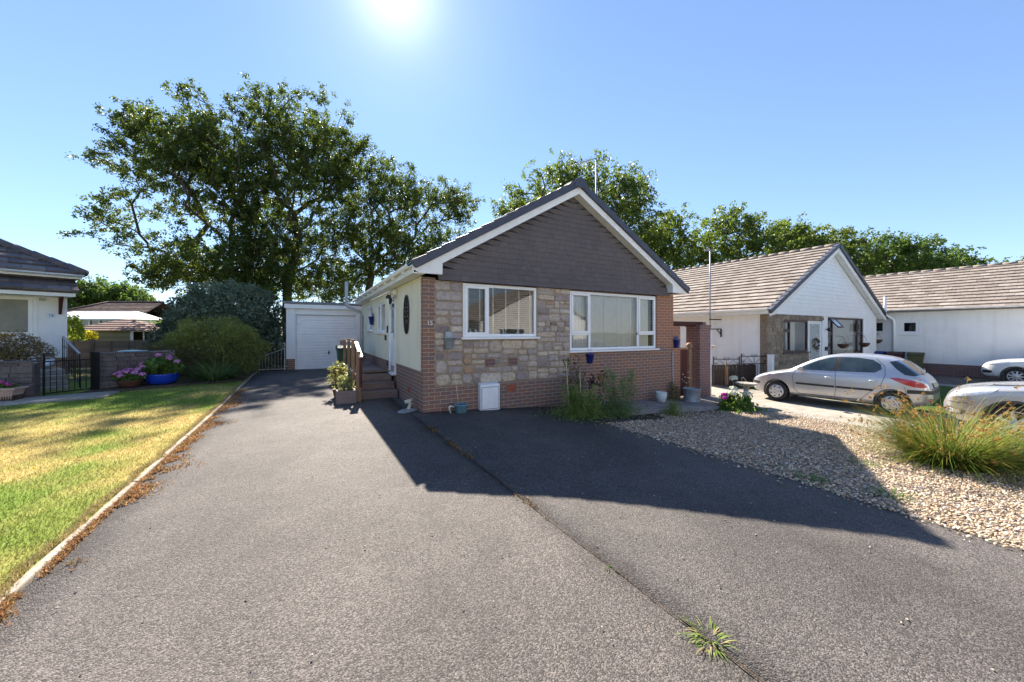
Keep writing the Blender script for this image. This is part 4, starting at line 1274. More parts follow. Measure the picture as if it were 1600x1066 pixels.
# ------------------------------------------------------------------ pots and oddments along the foot of the bungalow
p = pot('flower_pot', 'dusty blue pot with a tall bamboo cane at the stone wall foot', 'flower pot', at_uv(.66, -.22), [(.10, 0), (.125, .02), (.15, .17), (.165, .18), (.165, .205), (.145, .205), (.14, .17)], M_tealglaze, .17, .138, rz=A)
m = MB(); m.tube([(-.03, .05, .12), (-.10, .16, .95)], .007, 6); m.build('cane', simple('bamboo cane', (.55, .45, .28), .6), p)
m = MB(); m.tube([(-.16, 0, .15), (-.26, -.02, .19), (-.28, 0, .13), (-.24, 0, .02)], .018, 8); m.ball((-.27, 0, .16), .03, 8, 6); m.build('driftwood', M_bone, p)
og = thing('garden_ornament', 'broken grey and cream ornament lying at the house corner', 'ornament', at_uv(-.22, .30), A + .5)
m = MB(); m.prism([(-.18, -.10), (.16, -.12), (.19, .05), (-.02, .12), (-.2, .04)], 0, .035, plane='xy'); m.build('slab', M_galv, og, bevel=.01)
m = MB(); m.tube([(.05, .02, .03), (.10, .02, .14), (.06, .02, .19)], [.035, .03, .025], 8); m.tube([(-.02, .02, .18), (.18, .03, .20)], [.035, .028], 8); m.build('figure', M_bone, og)
wp = pot('flower_pot', 'white and green glazed pot standing on the front path', 'flower pot', at_uv(6.10, -.32, .10), [(.10, 0), (.125, .02), (.165, .16), (.165, .27), (.155, .30), (.14, .30), (.14, .26)], M_whiteglaze, .26, .14, rz=A)
tb = thing('galvanised_tub', 'round galvanised metal tub on the path by the brick corner', 'tub', at_uv(7.22, -.40, .10), A)
m = MB(); m.lathe([(.255, 0), (.255, .015), (.25, .02), (.27, .36), (.283, .37), (.283, .395), (.265, .395), (.255, .33)], 28); m.lathe([(.266, .10), (.270, .11), (.266, .12)], 28); m.build('bowl', M_galv, tb)
m = MB(); m.lathe([(.255, .33), (0, .34)], 20); m.build('soil', M_soil, tb)
for s in (-1, 1):
    m = MB(); m.tube([(s * .27, -.06, .30), (s * .32, -.05, .30), (s * .32, .05, .30), (s * .27, .06, .30)], .009, 6); m.build('handle', M_galv, tb)

wp.scale = (.82, .82, .85); tb.scale = (.80, .80, .88); p.scale = (.84, .84, .84)
# ------------------------------------------------------------------ side wall with pillar, lintel and board gate
gw = thing('garden_wall', 'brick gateway wall with pillar and timber lintel joined to the bungalow', 'wall', at_uv(6.98, .02), A)
zb = -float(zg_uv(6.98, .02)) ; zl = lambda z: z + zb        # world height to local
m = MB(); m.box(.005, .36, .02, .24, zl(-.95), zl(1.66)); m.build('wing', M_brick_red, gw)
m = MB(); m.box(1.06, 1.56, -.10, .34, zl(-1.1), zl(1.64)); m.build('pillar', M_brick_dk, gw)
m = MB(); m.box(1.04, 1.58, -.12, .36, zl(1.64), zl(1.71)); m.box(1.14, 1.48, -.02, .26, zl(1.71), zl(1.80)); m.build('coping', M_brick_dk, gw, bevel=.01)
m = MB(); m.box(.0, 1.2, .03, .18, zl(1.665), zl(1.78), 0, .8); m.box(-.0, 1.32, -.03, .025, zl(1.70), zl(1.80), 0, .7); m.build('lintel', M_redwood, gw, bevel=.01)
m = MB(); m.tube([(1.62, -.06, zl(-.6)), (1.62, -.06, zl(1.55))], .03, 10); m.build('downpipe', M_white, gw)
gt = thing('board_gate', 'red brown close boarded timber gate with round topped post', 'gate', at_uv(7.36, .14), A)
zb2 = -float(zg_uv(7.36, .14)); zl2 = lambda z: z + zb2
m = MB(); r = random.Random(3)
for k in range(4): m.box(.0 + k * .105, .0 + k * .105 + .1, .0, .022, zl2(-.34), zl2(1.02), 0, r.uniform(.8, 1.25))
m.build('boards', M_redwood, gt, bevel=.004)
m = MB(); m.box(0, .43, -.03, -.001, zl2(1.0), zl2(1.06), 0, 1.4); m.build('rail', M_timber, gt, bevel=.004)
m = MB(); m.box(0, .43, .024, .05, zl2(-.2), zl2(-.1)); m.build('rail', M_timber, gt, bevel=.004)
m = MB(); m.box(.44, .58, -.05, .08, zl2(-.6), zl2(1.06)); m.build('post', M_timber, gt, bevel=.01)
m = MB(); m.lathe([(0.0, .08), (.085, .08), (.09, .01), (.085, -.05), (0, -.05)], 20, M=Matrix.Translation((.51, 0, zl2(1.10))) @ Matrix.Rotation(math.radians(90), 4, 'X')); m.build('post_cap', M_timber, gt)
m = MB()
for x_, h in ((.08, .35), (.16, .30), (.30, .38), (.36, .28), (.22, .2)):
    z0 = zl2(-.30)
    pts = [(x_, -.05, z0), (x_ + .02, -.06, z0 + h * .6), (x_ + .06, -.07, z0 + h * 1.7)]
    m.tube(pts, .005, 5)
    m.ball(pts[-1], .02, 6, 5, 1); m.ball((x_ + .03, -.07, z0 + h * 1.3), .015, 6, 5, 1)
m.box(0, .44, -.045, -.033, zl2(.35), zl2(.365), 0)
m.build('iron_ornament', [M_rustiron, M_bone], gt)
# pot brackets on the pillar's far side
for k, (dz, dx, lab) in enumerate(((1.12, 0, 'small clay wall basket with cream flower on the pillar side'), (.92, .10, 'wider clay wall basket below another on the pillar side'))):
    t = thing('wall_basket', lab, 'wall basket', hl(8.70 + dx * .3, .10, dz), A + math.pi / 2 * 0, 'wall baskets on the gate pillar')
    m = MB(); m.lathe([(.02, 0), (.09, .03), (.15 + dx, .16), (.16 + dx, .17), (.145 + dx, .17), (.09, .06)], 16, sy=.6); m.build('bowl', M_terra, t)
    m = MB(); m.box(-.16, -.10, -.02, .02, .10, .14); m.build('bracket', M_rustiron, t)
    if k == 0:
        m = MB(); m.ball((-.03, 0, .22), (.07, .05, .06), 8, 6); m.build('flower', simple('cream petals', (.75, .72, .45), .7), t)
# shelf brackets and aerial mast on the neighbour's wall are part of the neighbour's house

# ------------------------------------------------------------------ green wheelie bin behind the handrail
def wheelie_bin(name, label, loc, rz, body, lid, group=None):
    t = thing(name, label, 'wheelie bin', loc, rz, group)
    m = MB()
    vs = []
    for z, w, d in ((.06, .21, .24), (.92, .27, .33)):
        vs += [(-w, -d, z), (w, -d, z), (w, d, z), (-w, d, z)]
    m.add(vs, [(3, 2, 1, 0), (4, 5, 6, 7), (0, 1, 5, 4), (1, 2, 6, 5), (2, 3, 7, 6), (3, 0, 4, 7)])
    m.box(-.285, .285, -.345, .345, .88, .935); m.build('body', body, t, bevel=.025)
    l = MB(); l.prism([(-.38, .94), (.36, .94), (.37, 1.0), (.2, 1.045), (-.25, 1.045), (-.39, .975)], -.295, .295, plane='yz'); l.build('lid', lid, t, bevel=.02)
    h = MB(); h.tube([(-.2, .39, .98), (.2, .39, .98)], .016, 8); h.tube([(-.2, .34, .95), (-.2, .39, .98)], .016, 8); h.tube([(.2, .34, .95), (.2, .39, .98)], .016, 8); h.build('handle', body, t)
    for s in (-1, 1):
        w = MB(); w.lathe([(.0, -.025), (.09, -.025), (.10, -.015), (.10, .015), (.09, .025), (0, .025)], 16, M=Matrix.Translation((s * .25, .26, .10)) @ Matrix.Rotation(math.radians(90), 4, 'Y')); w.build('wheel', M_rubber, t)
    return t
M_bingreen = simple('green bin plastic', (.025, .07, .04), .5, var=.12)
M_binolive = simple('olive bin plastic', (.08, .085, .035), .5, var=.12)
M_binbrown = simple('maroon bin plastic', (.075, .03, .03), .5, var=.12)
M_binblue = simple('blue bin plastic', (.02, .05, .22), .5, var=.12)
wheelie_bin('wheelie_bin', 'dark green wheelie bin behind the timber handrail posts', at_uv(-.80, 5.30), A, M_bingreen, M_bingreen)

# ------------------------------------------------------------------ black iron drive gates, birdbath
NP = Vector((9.29, 13.5, 0)); NA = math.radians(29.6)          # corner and angle of the neighbour's bungalow
def iron_gate(name, label, loc, rz, w, h, group):
    t = thing(name, label, 'gate', loc, rz, group)
    m = MB()
    for x in (0, w): m.bar((x, 0, .03), (x, 0, h + .10), .03, .03)
    for z in (.08, h * .76, h): m.bar((0, 0, z), (w, 0, z), .014, .028)
    m.build('frame', M_black, t)
    m = MB(); n_ = int(w / .115)
    for k in range(1, n_): m.tube([(w * k / n_, 0, .08), (w * k / n_, 0, h * .76)], .007, 6)
    m.build('bars', M_black, t)
    m = MB(); c = w / 2; z0 = h * .76
    for s in (-1, 1):
        m.tube([(c + s * .06, 0, z0 + .02), (c + s * w * .26, 0, z0 + (h - z0) * .9), (c + s * w * .45, 0, z0 + .05)], .007, 6)
        m.tube(spiral(c + s * .07, h + .02, .01, .06, 0 if s > 0 else math.pi, 1.3 * s), .007, 6)
        m.tube(spiral(c + s * (w / 2 - .07), h + .03, .01, .06, 0, -1.3 * s), .007, 6)
        m.tube(spiral(c + s * (w / 2 - .07), z0 + .08, .01, .05, 0, 1.3 * s), .007, 6)
    m.tube([(c, 0, z0), (c, 0, h + .1)], .008, 6)
    m.build('scrollwork', M_black, t)
    return t
ga = Vector((7.25, 13.35)); gb = Vector((9.33, 13.55)); dd = (gb - ga); an = math.atan2(dd.y, dd.x); wl = dd.length / 2
gz = zgf(8, 13.4)
iron_gate('iron_gate', 'black scrolled iron drive gate leaf nearest the brick pillar', (ga.x, ga.y, gz), an, wl - .05, 1.02, 'black iron drive gates')
mid = ga + dd * .5
iron_gate('iron_gate', 'black scrolled iron drive gate leaf by the neighbour house corner', (mid.x + .02, mid.y, gz), an, wl - .05, 1.12, 'black iron drive gates')
po = thing('gate_post', 'white rendered gate post at the neighbour house corner', 'post', (9.22, 13.42, gz), NA)
m = MB(); m.box(-.02, .16, -.16, -.02, -.1, 1.15); m.build('shaft', M_wrender, po); m = MB(); m.box(-.03, .17, -.17, -.01, 1.15, 1.19); m.build('cap', M_wrender, po, bevel=.008)
fp = thing('fence_panel', 'low dark brown close boarded fence behind the iron gates', 'fence', (7.22, 13.62, gz), an + .02)
m = MB(); r = random.Random(6)
for k in range(21): m.box(k * .105, k * .105 + .101, 0, .02, .02, .80 + r.uniform(-.01, .01), 0, r.uniform(.7, 1.3))
m.build('boards', M_dkfence, fp)
m = MB(); m.box(0, 2.2, .022, .06, .6, .68); m.build('rail', M_dkfence, fp)
m = MB(); m.box(0, 2.2, .022, .06, .1, .18); m.build('rail', M_dkfence, fp)
m = MB(); m.box(.62, .72, -.07, -.002, -.05, .86, 0, 1.6); m.build('post', M_timber, fp)
bb = thing('bird_bath', 'cast stone pedestal bird bath on the edge of the gravel', 'bird bath', at_uv(8.62, -1.05, .0), A + .4)
m = MB(); m.lathe([(.15, 0), (.15, .05), (.115, .07), (.085, .20), (.075, .38), (.10, .50), (.10, .52)], 4, M=Matrix.Rotation(math.radians(45), 4, 'Z'), smooth=False)
m.build('pedestal', M_stonec, bb, bevel=.008)
m = MB(); m.lathe([(.10, .515), (.16, .53), (.245, .58), (.265, .585), (.265, .61), (.235, .61), (.15, .57), (0, .56)], 28); m.build('basin', M_stonec, bb)
m = MB(); m.ball((0, -.105, .14), (.02, .015, .035), 8, 6); m.build('carved_bird', M_bone, bb)
m = MB(); m.tube([(-.15, .05, .60), (-.14, .1, .74), (.12, .08, .75), (.16, .0, .62)], .006, 5, 0); m.build('decoration', M_bone, bb)
# ------------------------------------------------------------------ neighbour's bungalow on the right
nb = thing('neighbour_bungalow', 'white bungalow with white boarded gable and stone corner beyond the silver hatchback', 'house', (NP.x, NP.y, 0), NA)
NW, NZ0, NZ1 = 10.3, -.8, 2.17
def nf(px, py, v=0.0):
    bx = NP.x - v * math.sin(NA); by = NP.y + v * math.cos(NA); k = (px - 800) / 580.0
    u = (k * by - bx) / (math.cos(NA) - k * math.sin(NA)); Y = by + u * math.sin(NA)
    return u, 1.5 - (py - 519) * Y / 580.0
wl_ = (nf(1222, 500)[0], nf(1263, 500)[0], nf(1232, 551)[1], nf(1232, 500)[1])
dr_ = (nf(1264, 500)[0] + .05, nf(1285, 500)[0], -.35, nf(1272, 501)[1])
ww_ = (nf(1293.5, 497)[0], nf(1349, 497)[0], -.02, nf(1300, 496)[1])
M_brownframe = simple('brown window frame', (.05, .022, .025), .4, var=.1)
m = MB()
m.box(dr_[1], ww_[0], 0, .25, NZ0, NZ1); m.box(ww_[0], ww_[1], 0, .25, NZ0, ww_[2]); m.box(ww_[0], ww_[1], 0, .25, ww_[3], NZ1); m.box(ww_[1], NW, 0, .25, NZ0, NZ1)
m.box(0, .25, .25, 13, NZ0 + .4, NZ1); m.box(NW - .25, NW, .25, 13, NZ0, NZ1); m.box(.25, NW - .25, 12.8, 13, NZ0, NZ1)
m.build('rendered_wall', M_wrender, nb)
def small_stone(x0, x1, z0, z1, y0, m, r):
    z = z0
    while z < z1 - .02:
        h = min(r.uniform(.09, .17), z1 - z); x = x0
        if z1 - (z + h) < .05: h = z1 - z
        while x < x1 - .02:
            w = min(r.uniform(.16, .42), x1 - x)
            if x1 - (x + w) < .07: w = x1 - x
            p = r.uniform(.0, .025)
            m.box(x + .006, x + w - .006, y0 - p, y0 + .05, z + .006, z + h - .006, 0, min(1, max(0, r.gauss(.5, .22))))
            x += w
        z += h
n = NT('honey rubble stone'); t = n.attr('tint'); f = n.noise(14, 6, .7)
c = n.ramp(t, [(0, (.17, .13, .10)), (.5, (.27, .215, .165)), (1, (.36, .30, .23))]); c = n.mix(.8, c, n.ramp(f, [(.3, .6), (.7, 1.35)]), 'MULTIPLY')
M_stone2 = n.done(n.bsdf(c, .9, 0, n.bump(f, .6, .02), .2))
m = MB(); r = random.Random(21)
small_stone(-.03, wl_[0], NZ0, NZ1, -.02, m, r); small_stone(wl_[0], wl_[1], NZ0, wl_[2] - .06, -.02, m, r); small_stone(wl_[0], dr_[1] + .05, wl_[3] + .02, NZ1, -.02, m, r)
m.box(-.01, wl_[0], .0, .25, NZ0, NZ1, 0, .3); m.box(wl_[0], wl_[1], .0, .25, NZ0, wl_[2], 0, .3); m.box(wl_[0], dr_[1], 0, .25, wl_[3], NZ1, 0, .3)
m.build('stone_facing', M_stone2, nb)
w = window(*wl_, [(0, .3, 0, .68, True), (0, .3, .68, 1, True), (.3, 1, 0, 1, False)], nb, 'front', 0, .07, .07, M_brownframe)
m = MB(); 
for a, b in ((wl_[0] + .7, wl_[0] + 1.45),): m.box(a, b, .2, .22, wl_[2] + .05, wl_[3] - .05)
m.build('curtain', M_vane, w)
fd = MB(); fd.box(dr_[0], dr_[1], .05, .10, dr_[2], dr_[3]); d = fd.build('door', M_white, nb, bevel=.006)
g = MB(); g.box(dr_[0] + .14, dr_[1] - .14, .042, .06, dr_[2] + .75, dr_[3] - .14); g.build('pane', simple('leaded door glass', (.38, .40, .39), .25), d)
h = MB(); h.box(dr_[0] + .3, dr_[1] - .4, .035, .05, dr_[2] + .6, dr_[2] + .66); h.build('letterbox', simple('brass', (.5, .42, .2), .4, .6), d)
w = window(*ww_, [(0, .13, 0, .68, False), (0, .13, .68, 1, False), (.13, .84, 0, 1, False), (.84, 1, 0, .68, False), (.84, 1, .68, 1, False)], nb, 'front', 0, .08, .07, M_brownframe, sill=False)
m = MB(); m.box(ww_[0] + .75, ww_[1] - .65, .16, .18, ww_[2] + .05, ww_[3] - .05); m.build('blind', M_vane, w)
# open top light
ox = ww_[0] + .1; m = MB()
R = Matrix.Translation((ox, .0, ww_[3] - .06)) @ Matrix.Rotation(math.radians(-38), 4, 'X')
m.box(0, .55, -.03, .01, -.50, -.44, M=R); m.box(0, .55, -.03, .01, -.06, 0, M=R); m.box(0, .06, -.03, .01, -.44, -.06, M=R); m.box(.49, .55, -.03, .01, -.44, -.06, M=R)
q = m.build('open_light', M_brownframe, w); g = MB(); g.box(.05, .50, -.015, -.008, -.45, -.05, M=R); g.build('pane', simple('painted reflection pane', (.5, .56, .62), .06, spec=.9), q)  # bright reflection put into the pane's pale base colour
# gable of white boards
NS, NU, NR = .535, NW / 2 + .05, 5.28
def nrz(u): return NR - NS * abs(u - NU)
m = MB(); z = NZ1; r = random.Random(2)
while z < NR - .35:
    hw = min((NR - .22 - z) / NS, NW / 2 + .0)
    if hw > .05:
        hw2 = min((NR - .22 - z - .16) / NS, hw); hw2 = max(hw2, .02)
        m.add([(NU - hw, -.040, z), (NU + hw, -.040, z), (NU + hw2, -.02, z + .16), (NU - hw2, -.02, z + .16), (NU - hw, -.0, z), (NU + hw, -.0, z), (NU + hw2, .0, z + .16), (NU - hw2, .0, z + .16)],
              [(0, 1, 2, 3), (0, 4, 5, 1), (1, 5, 6, 2), (2, 6, 7, 3), (3, 7, 4, 0), (7, 6, 5, 4)])
    z += .158
m.build('boarded_gable', M_white, nb, fix=False)
m = MB(); m.prism([(0.1, NZ1), (NW - .1, NZ1), (NU, NR - .35)], .002, .15); m.build('gable_backing', M_wrender, nb)
m = MB()
for sg in (-1, 1):
    e = NU + sg * (NW / 2 + .42)
    m.add([(NU, -.25, NR - .08), (e, -.25, nrz(e) - .08), (e, 13.2, nrz(e) - .08), (NU, 13.2, NR - .08), (NU, -.25, NR - .14), (e, -.25, nrz(e) - .14), (e, 13.2, nrz(e) - .14), (NU, 13.2, NR - .14)],
          [(0, 1, 2, 3), (4, 7, 6, 5), (0, 4, 5, 1), (1, 5, 6, 2), (2, 6, 7, 3), (3, 7, 4, 0)], 0, .3)
    roof_tiles(m, (e, -.22, nrz(e) - .07), (0, 1, 0), Vector((-sg, 0, NS)).normalized(), 13.4, (NW / 2 + .42) * math.hypot(1, NS), .34, .345, .03, 31)
y = -.24
while y < 13.1: m.tube([(NU, y, NR - .07), (NU, y + .448, NR - .07)], .10, 10, 0, .4 + .1 * math.sin(y * 9)); y += .45
m.build('roof', M_tile_tan, nb)
m = MB()
for sg in (-1, 1):
    L = (NW / 2 + .45) * math.hypot(1, NS); d = Vector((sg, 0, -NS)).normalized(); nr = Vector((sg * NS, 0, 1)).normalized(); O = Vector((NU, 0, NR + .01)); n_ = 17
    for k in range(n_):
        a = O + d * (L / n_ * k); b = O + d * (L / n_ * (k + 1) + .02); vs = []
        for y in (-.32, -.16): vs += [Vector((a.x, y, a.z)) - nr * .0, Vector((b.x, y, b.z)) + nr * .02, Vector((b.x, y, b.z)) - nr * .14, Vector((a.x, y, a.z)) - nr * .14]
        m.add(vs, [(0, 1, 2, 3), (7, 6, 5, 4), (0, 4, 5, 1), (1, 5, 6, 2), (2, 6, 7, 3), (3, 7, 4, 0)])
m.build('verge_caps', M_navy, nb)
m = MB()
for sg in (-1, 1):
    def P(d, off): return (NU + sg * d, nrz(NU + sg * d) - off)
    e1 = NW / 2 - .02
    poly = [(NU, NR - .13), P(NW / 2 + .40, .13), P(NW / 2 + .40, .24), (NU + sg * e1, NZ1 - .02), P(e1, .36), (NU, NR - .36)]
    if sg < 0: poly = poly[::-1]
    m.prism(poly, -.26, -.23)
    q = [(NU, NR - .36), P(e1, .36), P(e1, .34), (NU, NR - .34)]
    if sg < 0: q = q[::-1]
    m.prism(q, -.228, -.05)
m.box(-.38, -.002, -.22, 13, NZ1 - .02, NZ1); m.box(-.41, -.383, -.22, 13, NZ1 - .02, NZ1 + .16); m.box(NW + .002, NW + .38, -.22, 13, NZ1 - .02, NZ1)
m.build('bargeboard', M_whitepaint, nb)
m = MB(); half_gutter(m, (-.47, -.2, NZ1 + .15), (-.47, 13, NZ1 + .13), .055); m.build('gutter', M_whitepaint, nb)
m = MB(); m.box(-.03, .004, 3.2, 3.55, -.42, .16); m.build('meter_box', M_boxwhite, nb, bevel=.01)
m = MB()
m.bar((-.03, 1.70, 1.62), (-.62, 1.86, 1.62), .03, .04); m.bar((-.03, 1.70, 1.30), (-.03, 1.70, 1.62), .03, .05); m.bar((-.03, 1.70, 1.40), (-.22, 1.75, 1.60), .025, .03)
m.build('wall_bracket', M_rustiron, nb)
m = MB(); m.bar((-.03, 1.70, 2.00), (-.55, 1.86, 2.00), .03, .04); m.build('wall_bracket', M_rustiron, nb)
aerial(nb, (-.50, 1.86, 1.35), (-.50, 1.86, 4.75), (-.95, -.45, -.14), 10, M_galv)
m = MB(); m.tube([(dr_[0] - .02, -.05, -.02), (dr_[0] + .25, -.5, -.08), (dr_[0] + .55, -.95, -.32)], .02, 8); m.tube([(dr_[0] + .55, -.95, -.32), (dr_[0] + .55, -.95, -.75)], .02, 8); m.build('handrail', M_black, nb)
m = MB(); m.tube([(dr_[1] + .30, -.01, 1.62), (dr_[1] + .30, -.10, 1.62)], .02, 8); m.lathe([(.02, 0), (.06, .05), (.06, .13), (.02, .16)], 10, (dr_[1] + .30, -.12, 1.52)); m.build('wall_lamp', M_black, nb)
m = MB(); m.box(dr_[1] + .22, dr_[1] + .38, -.05, -.002, .70, .88); m.build('key_safe', M_blackplastic, nb, bevel=.01)
def n2w(u, v, z): 
    return (NP.x + u * math.cos(NA) - v * math.sin(NA), NP.y + u * math.sin(NA) + v * math.cos(NA), z)
wr = thing('wreath', 'brown dried wreath hanging on the neighbour front door', 'wreath', n2w((dr_[0] + dr_[1]) / 2, .02, 1.02), NA)
r = np.random.default_rng(3)
m = MB()
for k in range(70):
    a = r.random() * 6.283; rad = .19 + r.normal(0, .03)
    m.tube([(rad * math.cos(a), -.03 + r.normal(0, .02), rad * math.sin(a)), (rad * 1.15 * math.cos(a + .35), -.05 + r.normal(0, .02), rad * 1.15 * math.sin(a + .35))], .014, 4)
m.build('ring', simple('dried foliage', (.13, .09, .06), .9, var=.4, scale=30), wr)
def hanging_basket(loc, rz, label, wall=.2):
    t = thing('hanging_basket', label, 'hanging basket', loc, rz, 'brown hanging baskets on the white houses')
    m = MB(); m.lathe([(.0, -.2), (.09, -.18), (.17, -.10), (.20, 0), (.17, 0)], 18); m.build('bowl', simple('coco liner', (.10, .05, .03), .95, bump=.5) if 'coco liner' not in MATS else MATS['coco liner'], t)
    m = MB()
    for a in (0, 2.1, 4.2): m.tube([(.19 * math.cos(a), .19 * math.sin(a), 0), (0, 0, .32)], .004, 4)
    m.tube([(0, 0, .32), (0, wall, .34)], .009, 5); m.build('chain', M_black, t)
    return t
b1 = n2w(ww_[0] + .75, -.26, .98); hanging_basket(b1, NA, 'brown hanging basket by the open window light', .24)
b2 = n2w(ww_[1] - .72, -.26, 1.0); hanging_basket(b2, NA, 'brown hanging basket at the far end of the big brown framed window', .24)

# ------------------------------------------------------------------ third house, side on at the far right
TA = math.atan2(-.848, .53)
th = thing('side_house', 'long white side walled bungalow with tan roof at the far right', 'house', (18.75, 19.1, 0), TA)
TZ = 2.47
TSW = [(-.30, .36, 1.42, 2.1), (.86, 1.52, 1.40, 2.08)]
m = MB(); xs = [-7, TSW[0][0], TSW[0][1], TSW[1][0], TSW[1][1], 12]
for i in range(5): 
    a, b = xs[i], xs[i + 1]
    if i % 2 == 0: m.box(a, b, 0, .25, .02, TZ)
    else:
        s = TSW[i // 2]; m.box(a, b, 0, .25, .02, s[2]); m.box(a, b, 0, .25, s[3], TZ)
m.box(-7, -6.75, .25, 7.5, -.8, TZ); m.box(11.75, 12, .25, 7.5, -.8, TZ); m.box(-6.75, 11.75, 7.25, 7.5, -.8, TZ)
m.build('rendered_wall', M_wrender, th)
m = MB(); m.box(-7, 12, -.012, .25, -.9, .02); m.build('brick_plinth', M_brick_dk, th)
for s in TSW:
    f = window(*s, [(0, 1, 0, 1, False)], th, 'front', -.004, .13, .06)
    q = MB(); q.box(s[0] + .05, s[1] - .05, .2, .21, s[2], s[3]); q.build('backing', M_dark, f)
TS, TU, TR = .54, 3.75, 4.84
m = MB()
for sg in (-1, 1):
    e = TU + sg * 4.15; ze = TR - TS * 4.15
    m.add([(-7.2, TU, TR - .08), (-7.2, e, ze - .08), (12.2, e, ze - .08), (12.2, TU, TR - .08), (-7.2, TU, TR - .14), (-7.2, e, ze - .14), (12.2, e, ze - .14), (12.2, TU, TR - .14)],
          [(0, 1, 2, 3), (4, 7, 6, 5), (0, 4, 5, 1), (1, 5, 6, 2), (2, 6, 7, 3), (3, 7, 4, 0)], 0, .3)
    roof_tiles(m, (-7.2, e, ze - .07), (1, 0, 0), Vector((0, -sg, TS)).normalized(), 19.4, 4.15 * math.hypot(1, TS), .34, .345, .03, 41)
x = -7.2
while x < 12: m.tube([(x, TU, TR - .07), (x + .448, TU, TR - .07)], .10, 10, 0, .5); x += .45
m.build('roof', M_tile_tan, th)
m = MB(); m.box(-7, 12, -.36, -.002, TZ - .02, TZ); m.box(-7, 12, -.385, -.362, TZ - .02, TZ + .14); m.prism([(.2, TZ), (7.3, TZ), (TU, TR - .2)], -6.9, -6.8, plane='yz'); m.prism([(.2, TZ), (7.3, TZ), (TU, TR - .2)], 11.8, 11.9, plane='yz'); m.build('fascia', M_whitepaint, th)
m = MB(); half_gutter(m, (-7, -.44, TZ + .13), (12, -.44, TZ + .11), .055); m.build('gutter', M_whitepaint, th)
m = MB(); m.tube([(.66, -.07, -.4), (.66, -.07, 2.0), (.63, -.10, 2.15), (.46, -.5, 2.35), (.44, -.52, 2.45), (.44, -.52, 3.25)], .06, 12); m.build('soil_pipe', M_white, th)
def t2w(u, v, z): return (18.75 + u * math.cos(TA) - v * math.sin(TA), 19.1 + u * math.sin(TA) + v * math.cos(TA), z)
b = t2w(.10, -.26, 1.12); hanging_basket(b, TA, 'brown hanging basket under the small window over the blue bin', .25)
for k, (u, bo, li, lab) in enumerate(((.18, M_binblue, M_binblue, 'blue wheelie bin against the white side house wall'), (.85, M_binbrown, M_binbrown, 'maroon brown wheelie bin between the blue and olive bins'), (1.50, M_binolive, M_binolive, 'olive green wheelie bin nearest the silver hatchback tailgate'))):
    p_ = t2w(u, -.62, 0); wheelie_bin('wheelie_bin', lab, (p_[0], p_[1], zgf(p_[0], p_[1])), TA + .1 * k, bo, li, 'wheelie bins along the white side house')

# ------------------------------------------------------------------ house at the left edge
LP = Vector((-12.7, 10.6, 0)); LA = math.atan2(.823, .567)
lh = thing('porch_bungalow', 'white bungalow with tiled porch canopy and glazed door at the left edge', 'house', (LP.x, LP.y, 0), LA)
LD = (-1.46, -.60, .53, 2.45)
m = MB(); m.box(LD[1] + .07, 0, 0, .25, .78, 3.1); m.box(-.25, 0, .25, 8, .78, 3.1); m.box(-6, LD[0] - .07, 0, .25, .78, 3.1); m.box(LD[0] - .07, LD[1] + .07, 0, .25, LD[3] + .08, 3.1); m.build('rendered_wall', M_wrender, lh)
m = MB(); m.box(LD[1] + .07, .01, -.01, .25, -.4, .78); m.box(-.25, .01, .25, 8, -.4, .78); m.box(-6, LD[0] - .07, -.01, .25, -.4, .78); m.build('brick_plinth', M_brick_red, lh)
m = MB(); a, b, c, d = LD; m.box(a - .07, a, .03, .12, c, d + .08); m.box(b, b + .07, .0, .12, c, d + .08); m.box(a, b, .03, .12, d, d + .08); m.box(a - .07, b + .07, -.03, .14, c - .06, c)
f = m.build('door', M_white, lh, bevel=.006)
m = MB(); m.box(a + .002, b - .002, .05, .10, c + .004, c + .97); m.box(a + .002, a + .08, .05, .10, c + .97, d - .002); m.box(b - .08, b - .002, .05, .10, c + .97, d - .002); m.box(a + .08, b - .08, .05, .10, d - .08, d - .002)
lf = m.build('door_leaf', M_white, f)
m = MB(); m.box(a + .06, b - .06, .065, .075, c + .95, d - .06); m.build('pane', simple('obscured glass', (.22, .215, .165), .35, var=.2, scale=3, bump=.5, bscale=60), lf)
m = MB(); m.box(a + .3, a + .58, .035, .05, c + .86, c + .91); m.build('letterbox', M_black, lf)
m = MB(); m.prism([(-.74, 2.47), (-.70, 2.47), (-.70, 2.58), (-.74, 2.58)], -6, .08, plane='yz'); m.box(-6, .06, -.70, -.002, 2.47, 2.485); m.prism([(-.70, 2.49), (-.002, 2.49), (-.002, 2.93), (-.70, 2.58)], .03, .055, plane='yz'); m.build('canopy_fascia', M_whitepaint, lh)
m = MB(); m.add([(-6, -.76, 2.585), (.1, -.76, 2.585), (.1, .0, 2.96), (-6, 0, 2.96), (-6, -.76, 2.56), (.1, -.76, 2.56), (.1, .0, 2.93), (-6, 0, 2.93)], [(0, 1, 2, 3), (4, 7, 6, 5), (0, 4, 5, 1), (1, 5, 6, 2), (2, 6, 7, 3), (3, 7, 4, 0)], 0, .4)
roof_tiles(m, (-6, -.80, 2.585), (1, 0, 0), Vector((0, .76, .375)).normalized(), 6.14, .87, .40, .42, .045, 51); m.build('porch_canopy', M_tile_old, lh)
m = MB(); m.bar((-.13, -.03, 2.0), (-.13, -.03, 2.47), .06, .06); m.bar((-.13, -.05, 2.05), (-.13, -.42, 2.46), .05, .05); m.build('canopy_bracket', M_redwood, lh)
